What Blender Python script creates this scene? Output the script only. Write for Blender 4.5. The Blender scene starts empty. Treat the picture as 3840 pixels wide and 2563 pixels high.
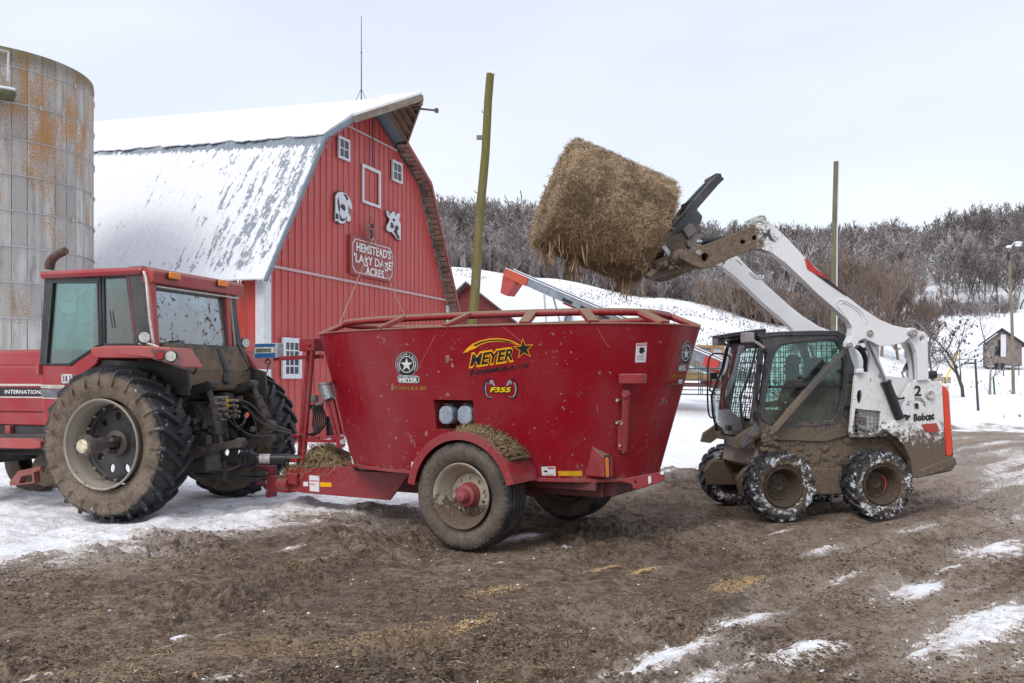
import bpy, bmesh, math, random
import numpy as np
from mathutils import Vector, Matrix, noise as mnoise
from mathutils.bvhtree import BVHTree
from mathutils.geometry import tessellate_polygon
R = math.radians
SC = bpy.context.scene
COL = SC.collection
# ------------------------------------------------------------------ camera
F, CX, HY, EYE = 3269.4, 1920.0, 1422.2, 1.75          # pixels of the 3840-wide photograph, eye height in metres
cam_d = bpy.data.cameras.new('camera'); cam = bpy.data.objects.new('camera', cam_d); COL.objects.link(cam)
cam.location = (0, 0, EYE); cam.rotation_euler = (R(90), 0, 0)
cam_d.sensor_width = 36; cam_d.lens = F/3840*36; cam_d.shift_y = (HY-1281.5)/3840
cam_d.clip_start = .05; cam_d.clip_end = 4000
SC.camera = cam
# ------------------------------------------------------------------ sky, sun, exposure
SC.view_settings.view_transform = 'Standard'; SC.view_settings.look = 'None'
SC.view_settings.exposure = 0.12; SC.view_settings.gamma = 1
W = bpy.data.worlds.new("World"); SC.world = W; W.use_nodes = True
SUN_EL, SUN_AZ = R(48), R(215)
def build_world():
    nt = W.node_tree; nt.nodes.clear(); N = nt.nodes.new; L = nt.links.new
    out = N('ShaderNodeOutputWorld'); add = N('ShaderNodeAddShader')
    b1 = N('ShaderNodeBackground'); b2 = N('ShaderNodeBackground')
    sky = N('ShaderNodeTexSky'); sky.sky_type = 'NISHITA'; sky.sun_disc = False
    sky.sun_elevation = SUN_EL; sky.sun_rotation = SUN_AZ; sky.air_density = 1; sky.dust_density = 3
    b1.inputs[1].default_value = 0.05
    L(sky.outputs[0], b1.inputs[0])
    tc = N('ShaderNodeTexCoord'); mp = N('ShaderNodeMapping'); mp.inputs['Scale'].default_value = (1, 1, 3.2)
    nz = N('ShaderNodeTexNoise'); nz.inputs['Scale'].default_value = 1.7; nz.inputs['Detail'].default_value = 5; nz.inputs['Roughness'].default_value = .5
    L(tc.outputs['Generated'], mp.inputs[0]); L(mp.outputs[0], nz.inputs['Vector'])
    cr = N('ShaderNodeValToRGB'); cr.color_ramp.elements[0].position = .33; cr.color_ramp.elements[1].position = .68
    cr.color_ramp.elements[0].color = (.73, .78, .88, 1); cr.color_ramp.elements[1].color = (.90, .91, .95, 1)
    L(nz.outputs['Fac'], cr.inputs[0]); L(cr.outputs[0], b2.inputs[0]); b2.inputs[1].default_value = 0.83
    L(b1.outputs[0], add.inputs[0]); L(b2.outputs[0], add.inputs[1]); L(add.outputs[0], out.inputs[0])
build_world()
sd = bpy.data.lights.new('sun', 'SUN'); sd.energy = 1.35; sd.angle = R(22); sd.color = (1, .97, .93)
so = bpy.data.objects.new('sun', sd); COL.objects.link(so)
so.rotation_euler = Vector((-.45, -.62, .78)).to_track_quat('Z', 'Y').to_euler()
# ------------------------------------------------------------------ photo-pixel helpers (zoom windows of the photograph)
ZV = dict(A=(0,900,1.4252), B=(0,150,1.5682), C=(900,150,1.425), D=(1000,1150,1.65), E=(1650,1150,1.6505), G=(1900,450,2.0911),
          H=(2500,750,1.2548), I=(3000,600,1.425), L=(1600,650,2.61), M=(2500,1200,3.136), N=(3350,900,2.0898), O=(650,1200,2.09),
          Q=(2750,1200,3.1356), R=(1200,650,3.485), S=(2400,600,3.1364), T=(1000,1150,2.09), U=(0,1350,2.412), V=(3050,1050,2.24),
          W=(2600,1600,2.61), X=(3100,650,2.412), P=(0,0,.61172))
def z(k, *pts):
    a, b, s = ZV[k]; o = [(a+x/s, b+y/s) for x, y in pts]
    return o if len(o) > 1 else o[0]
class Fr:                                              # a thing's own frame: s along it, v away from us, z up
    def __init__(f, x, y, deg):
        f.o = (x, y); f.r = R(deg); f.u = (math.cos(f.r), math.sin(f.r)); f.n = (-math.sin(f.r), math.cos(f.r))
    def at(f, p, v=0, s=None):
        a = (p[0]-CX)/F; b = (HY-p[1])/F
        n = f.n if s is None else f.u; c = v if s is None else s
        t = (c+f.o[0]*n[0]+f.o[1]*n[1])/(a*n[0]+n[1]); dx, dy = a*t-f.o[0], t-f.o[1]
        return Vector((dx*f.u[0]+dy*f.u[1], dx*f.n[0]+dy*f.n[1], EYE+b*t))
    def sz(f, k, v, *pts):
        r = [f.at(z(k, p), v) for p in pts]
        return [(q.x, q.z) for q in r]
    def empty(f, name, label, cat, group=None):
        return thing(name, label, cat, (f.o[0], f.o[1], 0), f.r, group)
# ------------------------------------------------------------------ object helpers
def tag(o, label=None, cat=None, group=None, kind=None):
    if label: o['label'] = label
    if cat: o['category'] = cat
    if group: o['group'] = group
    if kind: o['kind'] = kind
    return o
def thing(name, label, cat, loc=(0,0,0), rz=0, group=None):
    o = bpy.data.objects.new(name, None); COL.objects.link(o); o.empty_display_size = .3
    o.location = loc; o.rotation_euler = (0, 0, rz)
    return tag(o, label, cat, group)
class MB:
    def __init__(m): m.v = []; m.f = []
    def add(m, vs, fs):
        n = len(m.v); m.v += [tuple(p) for p in vs]; m.f += [tuple(i+n for i in q) for q in fs]; return m
    def box(m, c, d, rot=None):                        # centre, full size
        c = Vector(c); x, y, w = d[0]/2, d[1]/2, d[2]/2
        vs = [Vector((a*x, b*y, e*w)) for e in (-1,1) for a, b in ((-1,-1),(1,-1),(1,1),(-1,1))]
        if rot is not None: vs = [rot @ p for p in vs]
        return m.add([c+p for p in vs], [(3,2,1,0),(4,5,6,7),(0,1,5,4),(1,2,6,5),(2,3,7,6),(3,0,4,7)])
    def bar(m, a, b, w, h, up=(0,0,1)):                # box along a line
        a = Vector(a); b = Vector(b); d = (b-a); l = d.length; d.normalize(); up = Vector(up)
        if abs(d.dot(up)) > .98: up = Vector((0,1,0)) if abs(d.y) < .9 else Vector((1,0,0))
        x = d.cross(up).normalized(); y = x.cross(d)
        return m.box((a+b)/2, (l, w, h), Matrix((d, x, y)).transposed())
    def cyl(m, a, b, r0, r1=None, n=12, cap=True):
        return m.tube([a, b], [r0, r0 if r1 is None else r1], n, cap)
    def tube(m, pts, r, n=8, cap=True, closed=False):
        pts = [Vector(p) for p in pts]; k = len(pts); rs = r if isinstance(r, (list, tuple)) else [r]*k
        base = len(m.v); px = None
        for i, p in enumerate(pts):
            if closed: d = pts[(i+1) % k]-pts[i-1]
            else: d = pts[min(i+1, k-1)]-pts[max(i-1, 0)]
            d.normalize()
            if px is None:
                up = Vector((0,0,1)) if abs(d.z) < .9 else Vector((0,1,0)); px = d.cross(up).normalized()
            px = (px-d*px.dot(d)).normalized(); py = d.cross(px)
            for j in range(n):
                a = 2*math.pi*j/n; m.v.append(tuple(p+(px*math.cos(a)+py*math.sin(a))*rs[i]))
        for i in range(k if closed else k-1):
            for j in range(n):
                a, b = base+i*n, base+((i+1) % k)*n
                m.f.append((a+j, a+(j+1) % n, b+(j+1) % n, b+j))
        if cap and not closed:
            m.f.append(tuple(base+j for j in reversed(range(n)))); m.f.append(tuple(base+(k-1)*n+j for j in range(n)))
        return m
    def lathe(m, prof, c=(0,0,0), axis='y', n=48, closed=False):   # profile of (along axis, radius)
        base = len(m.v); c = Vector(c)
        for w, r in prof:
            for j in range(n):
                a = 2*math.pi*j/n; ca, sa = math.cos(a)*r, math.sin(a)*r
                m.v.append(tuple(c+Vector({'y': (ca, w, sa), 'z': (ca, sa, w), 'x': (w, ca, sa)}[axis])))
        k = len(prof)
        for i in range(k if closed else k-1):
            for j in range(n):
                a, b = base+i*n, base+((i+1) % k)*n
                m.f.append((a+j, b+j, b+(j+1) % n, a+(j+1) % n))
        return m
    def plate(m, outer, holes, v0, v1, to3=None):      # outline in (s,z), thickness v0..v1
        if to3 is None: to3 = lambda p, v: (p[0], v, p[1])
        loops = [list(outer)]+[list(h) for h in holes]
        tris = tessellate_polygon([[Vector((p[0], p[1], 0)) for p in l] for l in loops])
        flat = [p for l in loops for p in l]; n = len(flat); base = len(m.v)
        m.v += [tuple(to3(p, v0)) for p in flat]+[tuple(to3(p, v1)) for p in flat]
        for t in tris: m.f.append(tuple(base+i for i in t)); m.f.append(tuple(base+n+i for i in reversed(t)))
        o = 0
        for l in loops:
            k = len(l)
            for i in range(k):
                a, b = o+i, o+(i+1) % k; m.f.append((base+a, base+b, base+n+b, base+n+a))
            o += k
        return m
    def ell(m, c, r, n=10, k=6):
        c = Vector(c); prof = [(-math.cos(math.pi*i/k), max(1e-3, math.sin(math.pi*i/k))) for i in range(k+1)]
        t = MB().lathe(prof, axis='z', n=n)
        return m.add([c+Vector((p[0]*r[0], p[1]*r[1], p[2]*r[2])) for p in t.v], t.f)
    def moved(m, M): 
        o = MB(); o.v = [tuple(M @ Vector(p)) for p in m.v]; o.f = list(m.f); return o
def obj(name, mb, mat, parent=None, loc=None, smooth=None, bevel=0, bseg=2):
    me = bpy.data.meshes.new(name); me.from_pydata(mb.v, [], mb.f)
    bm = bmesh.new(); bm.from_mesh(me); bmesh.ops.recalc_face_normals(bm, faces=bm.faces); bm.to_mesh(me); bm.free()
    me.materials.append(mat); o = bpy.data.objects.new(name, me); COL.objects.link(o)
    if parent: o.parent = parent
    if loc: o.location = loc
    if smooth is not None: smooth_angle(me, smooth)
    if bevel:
        b = o.modifiers.new('bevel', 'BEVEL'); b.width = bevel; b.segments = bseg; b.limit_method = 'ANGLE'; b.angle_limit = R(35)
        b.use_clamp_overlap = True
    return o
def smooth_angle(me, deg):
    bm = bmesh.new(); bm.from_mesh(me)
    for f in bm.faces: f.smooth = True
    for e in bm.edges:
        if len(e.link_faces) == 2: e.smooth = e.calc_face_angle(0) < R(deg)
    bm.to_mesh(me); bm.free()
def copy_tree(o, parent=None):
    c = o.copy(); COL.objects.link(c); c.parent = parent
    for ch in list(o.children): copy_tree(ch, c)
    return c
def np_mesh(name, V, Q, mat, parent=None, attr=None, smooth=False):
    V = np.ascontiguousarray(V, dtype=np.float32); Q = np.ascontiguousarray(Q, dtype=np.int32)
    me = bpy.data.meshes.new(name); me.vertices.add(len(V)); me.vertices.foreach_set('co', V.ravel())
    k = Q.shape[1]; me.loops.add(Q.size); me.loops.foreach_set('vertex_index', Q.ravel())
    me.polygons.add(len(Q)); me.polygons.foreach_set('loop_start', np.arange(len(Q), dtype=np.int32)*k)
    if attr:
        for an, av in attr.items():
            at = me.attributes.new(an, 'FLOAT', 'POINT'); at.data.foreach_set('value', av.astype(np.float32).ravel())
    if smooth: me.polygons.foreach_set('use_smooth', np.ones(len(Q), dtype=bool))
    me.update(calc_edges=True); me.materials.append(mat)
    o = bpy.data.objects.new(name, me); COL.objects.link(o)
    if parent: o.parent = parent
    return o
def text_mb(body, bold=0.0, shear=0.0, spacing=1.0):
    """flat letters as (x,y) points and faces, cap height 1, starting at 0,0; returns verts, faces, width"""
    c = bpy.data.curves.new('t', 'FONT'); c.body = body; c.offset = bold; c.shear = shear; c.space_character = spacing; c.resolution_u = 3
    o = bpy.data.objects.new('t', c); COL.objects.link(o)
    me = bpy.data.meshes.new_from_object(o.evaluated_get(bpy.context.evaluated_depsgraph_get()))
    vs = [(v.co.x, v.co.y) for v in me.vertices]; fs = [tuple(p.vertices) for p in me.polygons]
    bpy.data.objects.remove(o); bpy.data.curves.remove(c); bpy.data.meshes.remove(me)
    y1 = .73; x0 = min(p[0] for p in vs); x1 = max(p[0] for p in vs)
    return [((x-x0)/(x1-x0), y/y1) for x, y in vs], fs, (x1-x0)/y1
# ------------------------------------------------------------------ material helpers
class NT:
    def __init__(s, name):
        s.m = bpy.data.materials.new(name); s.m.use_nodes = True; s.t = s.m.node_tree; s.t.nodes.clear()
        s.out = s.n('OutputMaterial'); s.tc = s.n('TexCoord'); s.co = s.tc.outputs['Object']
    def n(s, ty, **kw):
        nd = s.t.nodes.new('ShaderNode'+ty)
        for k, v in kw.items():
            k2 = k.replace('_', ' ')
            if k in ('operation','blend_type','data_type','feature','noise_type','attribute_name','wave_type','bands_direction','distance','normalize','clamp','interpolation_type','use_clamp'): setattr(nd, k, v); continue
            inp = nd.inputs[int(k[1:])] if (k[0] == 'i' and k[1:].isdigit()) else nd.inputs[k2]
            if isinstance(v, bpy.types.NodeSocket): s.t.links.new(v, inp)
            else: inp.default_value = v
        return nd
    def l(s, a, b): s.t.links.new(a, b)
    def math(s, op, a, b=0.0, c=0.0, clamp=False):
        nd = s.t.nodes.new('ShaderNodeMath'); nd.operation = op; nd.use_clamp = clamp
        for i, v in enumerate((a, b, c)):
            if isinstance(v, bpy.types.NodeSocket): s.l(v, nd.inputs[i])
            else: nd.inputs[i].default_value = v
        return nd.outputs[0]
    def map(s, v, a, b, c=0, d=1):
        nd = s.n('MapRange'); s.l(v, nd.inputs['Value']); nd.clamp = True; nd.interpolation_type = 'SMOOTHSTEP'
        for k, x in zip(('From Min','From Max','To Min','To Max'), (a, b, c, d)): nd.inputs[k].default_value = x
        return nd.outputs[0]
    def mix(s, f, a, b):
        nd = s.t.nodes.new('ShaderNodeMix'); nd.data_type = 'RGBA'
        for i, v in ((0, f), (6, a), (7, b)):
            if isinstance(v, bpy.types.NodeSocket): s.l(v, nd.inputs[i])
            elif i == 0: nd.inputs[0].default_value = v
            else: nd.inputs[i].default_value = (*v, 1) if len(v) == 3 else v
        return nd.outputs[2]
    def noise(s, scale, detail=4, rough=.55, vec=None, sc=(1,1,1), dist=0, out='Fac'):
        v = vec or s.co
        if sc != (1,1,1): v = s.n('Mapping', Vector=v, Scale=sc).outputs[0]
        return s.n('TexNoise', Vector=v, Scale=scale, Detail=detail, Roughness=rough, Distortion=dist).outputs[out]
    def sep(s, v): return s.n('SeparateXYZ', Vector=v).outputs
    def bsdf(s, col, rough=.5, metal=0, bump=None, bs=.3, bd=.01, spec=.5, emit=None, coat=0):
        p = s.n('BsdfPrincipled')
        for k, v in (('Base Color', col), ('Roughness', rough), ('Metallic', metal), ('Specular IOR Level', spec), ('Coat Weight', coat)):
            if isinstance(v, bpy.types.NodeSocket): s.l(v, p.inputs[k])
            else: p.inputs[k].default_value = (*v, 1) if isinstance(v, tuple) and len(v) == 3 else v
        if bump is not None:
            b = s.n('Bump', Strength=bs, Distance=bd); s.l(bump, b.inputs['Height']); s.l(b.outputs[0], p.inputs['Normal'])
        s.l(p.outputs[0], s.out.inputs[0]); return p
MUD = (.155, .118, .085); MUD2 = (.085, .064, .047)
def paint(name, col, rough=.4, dirt=.0, z0=0, z1=1, scale=14, dcol=MUD, speck=0, metal=0, fade=.12, coat=0, bs=.25, topdust=0, film=.18, spec=.5):
    """painted metal; mud whose cover grows from height z1 down to z0, splashes (speck), slightly faded paint"""
    s = NT(name); n1 = s.noise(scale, 6, .65); n2 = s.noise(scale*3.1, 5, .7); n3 = s.noise(1.3, 3)
    col2 = tuple(min(1, c*(1-fade)+fade*.35) for c in col)
    c = s.mix(s.map(n3, .35, .7), col, col2)
    zz = s.sep(s.co)[2]; g = s.map(zz, z0, z1, 1, 0)
    a = s.math('ADD', s.math('MULTIPLY', n1, .7), s.math('MULTIPLY', n2, .45))
    f = s.map(s.math('ADD', a, s.math('MULTIPLY', g, dirt)), .93, 1.05)
    if speck:
        wp = s.n('VectorMath', i0=s.noise(7, 3, .6, out='Color'), operation='SCALE'); wp.inputs['Scale'].default_value = .16
        wv = s.n('VectorMath', i0=s.co, i1=wp.outputs[0], operation='ADD').outputs[0]; sp = None
        for vs_, kk, lo_ in ((9.0, .34, .44), (24.0, .36, .42)):
            vo = s.n('TexVoronoi', Vector=wv, Scale=vs_, Randomness=1.0); th = s.math('MULTIPLY', s.map(s.noise(2.2+vs_*.1, 4, .7), lo_, .72), kk*speck)
            q_ = s.map(s.math('SUBTRACT', vo.outputs['Distance'], th), -.03, .01, 1, 0); sp = q_ if sp is None else s.math('MAXIMUM', sp, q_)
        f = s.math('MAXIMUM', f, s.math('MULTIPLY', sp, .85))
    if topdust:
        nz = s.sep(s.n('NewGeometry').outputs['Normal'])[2]
        f = s.math('MAXIMUM', f, s.math('MULTIPLY', s.map(s.math('ADD', nz, s.math('MULTIPLY', n1, .5)), .75-.25*(topdust >= 1), 1.0-.2*(topdust >= 1)), topdust))
    dc = s.mix(s.map(n2, .35, .65), dcol, tuple(x*.6 for x in dcol))
    film = s.mix(s.math('MULTIPLY', s.map(n1, .4, .75), min(.45, film+.25*dirt)), c, dcol)
    c = s.mix(f, film, dc)
    ro = s.math('ADD', s.math('MULTIPLY', f, .9-rough), rough)
    s.bsdf(c, ro, metal, bump=s.math('ADD', s.math('MULTIPLY', f, .6), s.math('MULTIPLY', n2, .3)), bs=bs, bd=.006, coat=coat, spec=spec)
    return s.m
def plain(name, col, rough=.6, metal=0, var=.2, scale=20, bs=.1):
    s = NT(name); n1 = s.noise(scale, 5, .6)
    s.bsdf(s.mix(s.map(n1, .3, .7), tuple(x*(1-var) for x in col), tuple(min(1, x*(1+var)) for x in col)), rough, metal, bump=n1, bs=bs, bd=.005); return s.m
def glass(name, tint=(.75,.85,.82), dirt=.25, dcol=(.2,.17,.13), gl=.10, blot=0, z0=0, z1=1, fk=1.2):
    s = NT(name); t = s.n('BsdfTransparent', Color=(*tint, 1)); g = s.n('BsdfGlossy', Roughness=.03, Color=(.9,.95,1,1))
    fr = s.n('Fresnel', IOR=1.45).outputs[0]
    m = s.n('MixShader'); s.l(s.math('ADD', s.math('MULTIPLY', fr, fk), gl, 0, True), m.inputs[0]); s.l(t.outputs[0], m.inputs[1]); s.l(g.outputs[0], m.inputs[2])
    d = s.n('BsdfDiffuse', Color=(*dcol, 1)); m2 = s.n('MixShader')
    n1 = s.noise(5, 6, .7); zz = s.map(s.sep(s.co)[2], z0, z1, 1, 0)
    f = s.math('MULTIPLY', s.map(s.math('ADD', n1, s.math('MULTIPLY', zz, .35)), .4, .85), dirt)
    if blot:
        b = s.map(s.math('SUBTRACT', s.noise(11, 3, .6), s.math('MULTIPLY', s.noise(2.5, 2), .25)), .44, .50)
        f = s.math('MAXIMUM', f, s.math('MULTIPLY', b, blot)); dc_ = s.mix(b, dcol, (.13, .075, .04)); s.l(dc_, d.inputs[0])
    s.l(f, m2.inputs[0]); s.l(m.outputs[0], m2.inputs[1]); s.l(d.outputs[0], m2.inputs[2]); s.l(m2.outputs[0], s.out.inputs[0]); return s.m
def rubber(name, mudc=MUD, mud=.5, snow=0, rmax=.9, rmin=.0, drop=.55):
    """tyre rubber with dried mud; axis of the wheel is local Y"""
    s = NT(name); x, y, zz = s.sep(s.co); rad = s.math('SQRT', s.math('ADD', s.math('MULTIPLY', x, x), s.math('MULTIPLY', zz, zz)))
    n1 = s.noise(7, 6, .65); n2 = s.noise(28, 5, .7)
    f = s.map(s.math('ADD', s.math('ADD', s.math('MULTIPLY', n1, .8), s.math('MULTIPLY', n2, .4)), s.map(rad, rmin, rmax, mud, mud-drop)), .80, 1.02)
    c = s.mix(s.map(n1, .3, .7), (.018, .019, .022), (.035, .036, .040)); mc = s.mix(s.map(n2, .35, .7), mudc, tuple(q*.55 for q in mudc))
    mc = s.mix(s.map(s.noise(3.2, 5, .7), .42, .62, 0, .8), mc, tuple(q*.42 for q in mudc)); c = s.mix(f, c, mc)
    if snow:
        sf = s.map(s.math('ADD', s.math('ADD', s.math('MULTIPLY', s.noise(11, 3, .6), .6), s.math('MULTIPLY', s.noise(34, 5, .8), .45)), s.map(rad, rmin, rmin+.10, -.30, 0)), .635-.10*snow, .70-.10*snow)
        side = s.map(s.math('ABSOLUTE', y), .10, .15, .12, 1); c = s.mix(s.math('MULTIPLY', s.math('MULTIPLY', sf, side), .92), c, (.66, .69, .75))
    s.bsdf(c, s.math('ADD', .55, s.math('MULTIPLY', f, .35)), bump=s.math('ADD', n2, f), bs=.5, bd=.008, spec=.4); return s.m
def hay_mat(name, c1=(.28,.19,.10), c2=(.10,.065,.03), c3=(.42,.31,.19), sc=(1,1,1), bs=1.0):
    s = NT(name); a = s.noise(38, 6, .75, sc=sc, dist=.6); b = s.noise(2.2, 4, .6); d = s.noise(90, 3, .7)
    c = s.mix(s.map(a, .3, .62), c2, c1); c = s.mix(s.math('MULTIPLY', s.map(d, .52, .68), .8), c, c3)
    c = s.mix(s.math('MULTIPLY', s.map(b, .45, .7), .55), c, tuple(x*.5 for x in c1))
    s.bsdf(c, .9, bump=s.math('ADD', a, s.math('MULTIPLY', d, .5)), bs=bs, bd=.03, spec=.1); return s.m
# ------------------------------------------------------------------ numpy noise
def _hash(i, j, k):
    h = (i*374761393+j*668265263+k*2147483647) & 0xffffffff
    h = ((h ^ (h >> 13))*1274126177) & 0xffffffff
    return ((h ^ (h >> 16)) & 0xffff)/65535.0
def vnoise(x, y, seed=0):
    xi = np.floor(x).astype(np.int64); yi = np.floor(y).astype(np.int64); fx = x-xi; fy = y-yi
    fx = fx*fx*(3-2*fx); fy = fy*fy*(3-2*fy)
    a = _hash(xi, yi, seed); b = _hash(xi+1, yi, seed); c = _hash(xi, yi+1, seed); d = _hash(xi+1, yi+1, seed)
    return (a*(1-fx)+b*fx)*(1-fy)+(c*(1-fx)+d*fx)*fy
def fbm(x, y, oct=5, seed=0, gain=.5):
    t = 0; a = 1; n = 0
    for o in range(oct):
        t = t+a*vnoise(x*2**o+17.3*o, y*2**o-9.1*o, seed+o); n += a; a *= gain
    return t/n
def sstep(a, b, x):
    t = np.clip((x-a)/(b-a), 0, 1); return t*t*(3-2*t)
# ------------------------------------------------------------------ terrain: one sheet from the yard to the wooded ridge
YS = np.array([0, 14, 25, 32, 40, 55, 80, 110, 140, 200, 340, 440, 800.])
PXC = np.array([-1500, 900, 1030, 1250, 1500, 1850, 2100, 2349, 2900, 4200])*3840/2349
ZT = np.array([
 [0,0,.0,.3,.9,3.2,9.5,16.5,17,21,60,64,55], [0,0,.0,.3,.9,3.2,9.5,16.5,17,21,60,64,55],
 [0,0,.0,.3,.9,3.2,9.5,16.3,17,21,58,62,55], [0,0,.0,.25,.85,2.8,8.4,14.9,15.5,20,56,60,52],
 [0,0,.0,.3,.95,2.4,7,12.3,13,18,50,54,48],  [0,0,.0,.2,.6,1.4,4.6,8.7,9.5,17,46.5,52,48],
 [0,0,.0,.05,.25,.7,1.9,3.9,6.2,17,49,58,55], [0,0,.0,.05,.25,.75,2,3.5,5.6,17.5,57,70,70],
 [0,0,.0,.05,.25,.75,2,3.5,5.6,18,80,95,90],  [0,0,.0,.05,.25,.75,2,3.5,5.6,18,80,95,90]])
_ly = np.linspace(0, math.log(801), 400)
_tab = np.array([np.interp(np.exp(_ly)-1, YS, r) for r in ZT])
_k = np.exp(-np.linspace(-2, 2, 17)**2); _k /= _k.sum()
_tab = np.array([np.convolve(np.pad(r, 8, 'edge'), _k, 'valid') for r in _tab])
def base_h(X, Y):
    X = np.asarray(X, float); Y = np.asarray(Y, float); Yc = np.maximum(Y, 1e-3)
    px = np.clip(CX+F*X/np.maximum(Yc, 3), PXC[0]+1, PXC[-1]-1)
    i = np.clip(np.searchsorted(PXC, px)-1, 0, len(PXC)-2); t = (px-PXC[i])/(PXC[i+1]-PXC[i]); t = t*t*(3-2*t)
    d = np.sqrt(X*X+Yc*Yc)*.0+Yc
    q = np.clip(np.log(d+1), 0, _ly[-1]-1e-6)/(_ly[1]-_ly[0]); j = q.astype(int); w = q-j; j2 = np.minimum(j+1, 399)
    zz = (_tab[i, j]*(1-w)+_tab[i, j2]*w)*(1-t)+(_tab[i+1, j]*(1-w)+_tab[i+1, j2]*w)*t
    far = sstep(60, 140, d)
    zz = zz+far*(fbm(X*.02, Y*.02, 4, 5)-.5)*3*sstep(150, 260, d)+(fbm(X*.15, Y*.15, 3, 9)-.5)*.25*sstep(14, 30, d)
    return np.where(Y > 0, zz, 0)
def hz(X, Y): return float(base_h(np.array([X]), np.array([Y]))[0])
def ground_at(p, lo=9, hi=600):
    """the point of the ground seen at a photo pixel"""
    a = (p[0]-CX)/F; b = (HY-p[1])/F; Y = np.exp(np.linspace(math.log(lo), math.log(hi), 3000))
    d = EYE+b*Y-base_h(a*Y, Y); k = np.argmax(d < 0)
    y = Y[k] if d[k] < 0 else hi
    return Vector((a*y, y, hz(a*y, y)))
def at_depth(p, Y): return Vector(((p[0]-CX)/F*Y, Y, EYE+(HY-p[1])/F*Y))
# snow cover of the yard: explicit patches (photo pixels of the ground) plus noise
def gp(P): return ((P[0]*1.63474-CX)/F, ) 
def g2(px, py):                                        # overview pixel -> flat ground point
    x, y = px*1.63474, py*1.63474; Y = EYE*F/max(y-HY, 1); return ((x-CX)/F*Y, Y)
PATCH = [((2050,1440),(.22,.05),.45),((1960,1540),(.3,.06),.5),((2250,1350),(.4,.08),.5),((2120,1215),(.8,.12),.55),((2300,1120),(1.4,.2),.6),((1890,1265),(.4,.07),.45),((2310,1445),(.62,.30),.95),((1820,1505),(.42,.17),.66),((1535,1520),(.50,.16),.62),((1715,1425),(.36,.15),.60),((2090,1358),(.40,.15),.68),
         ((2285,1262),(.60,.2),.66),((1940,1322),(.40,.09),.5),((2180,1300),(.35,.08),.55),((1620,1560),(.4,.1),.5),((1195,1238),(.22,.06),.8),((660,1268),(.12,.035),.6),((685,1235),(.16,.05),.5),
         ((2120,1500),(.22,.05),.6),((2240,1540),(.25,.06),.6),((60,1566),(.18,.03),.5),((520,1560),(.16,.03),.5),((375,1495),(.05,.015),.5),((510,1465),(.05,.015),.5),((2330,1190),(.8,.2),.5),((1780,1228),(.35,.06),.45),((1300,1255),(.10,.04),.45),((1150,1300),(.06,.03),.5),((405,1475),(.07,.02),.6)]
TD = np.array([.707, .707])                            # direction of the wheel tracks on the right
def snow_cover(X, Y):
    s = (X*TD[0]+Y*TD[1]); w = (-X*TD[1]+Y*TD[0])
    n = fbm(X*1.1, Y*1.1, 5, 3); nf = fbm(s*2.2, w*9, 4, 11); n3 = fbm(X*6, Y*6, 4, 31); n5 = fbm(s*5, w*22, 3, 37)
    c = np.full_like(X, -.42)+(n-.5)*.35+sstep(-.5, 3.5, X-.1*Y)*(.02+(nf-.4)*.75)
    for (p, (a, b), k) in PATCH:
        gx, gy = g2(*p); dx, dy = X-gx, Y-gy; ds = dx*TD[0]+dy*TD[1]; dw = -dx*TD[1]+dy*TD[0]
        r = np.sqrt((ds/a)**2+(dw/b)**2)+(n3-.5)*.9+(n5-.5)*1.3; c = np.maximum(c, k*1.15-r*.55)
    q = np.abs(w-(2.30+.03*np.sin(s*1.3))); pr = np.exp(-(q/.19)**4)*sstep(3.8, 4.2, s)*(1-sstep(8.4, 9.5, s))+np.exp(-(np.abs(w-1.72)/.17)**4)*sstep(3.5, 4.2, s)*(1-sstep(8.0, 9.0, s))
    gro = np.clip(-np.sin(s*2*math.pi/.085+w*10)*3, -1, 1); c = c*(1-.5*pr)+pr*(gro*.17-.12+(fbm(s*1.6, w*4, 3, 19)-.5)*.5)
    # left: snow begins beyond a ragged line under the tractor
    lx = np.array([-9, -5.3, -4.3, -3.3, -2.45, -1.6, -.9, -.3, .6, 2.2, 3.4, 4.8, 7, 9.5, 14.])
    lyv = np.array([6.8, 7.15, 7.75, 8.9, 9.9, 10.6, 10.8, 11.6, 13.2, 14.0, 15.6, 18.3, 22, 25.5, 30.])
    edge = np.interp(X, lx, lyv); d = Y-edge+(n-.5)*1.8+(n3-.5)*.7
    c = np.maximum(c, np.clip(d*.55, -.6, .62)+(nf-.5)*.25)
    # the brown track band of the road at the right, snow between the tracks
    band = sstep(19, 22, Y-.25*X)*(1-sstep(27, 30, Y-.25*X))*sstep(7.5, 10, X)
    c = c-band*(.75*(.2+fbm(s*.5, w*2.5, 4, 21)))
    side = sstep(2.0, 5.0, X-.35*Y+1.2)*(1-sstep(24, 30, Y))*sstep(8, 11, Y)
    c = c*(1-side)+side*(.12+(fbm(s*.35, w*2.2, 5, 41)-.5)*1.3)
    k = sstep(26, 31, Y+(n-.5)*6+.05*X); c = c*(1-k)+k*np.maximum(c, .6+(n-.5)*.3)
    return c
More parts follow.
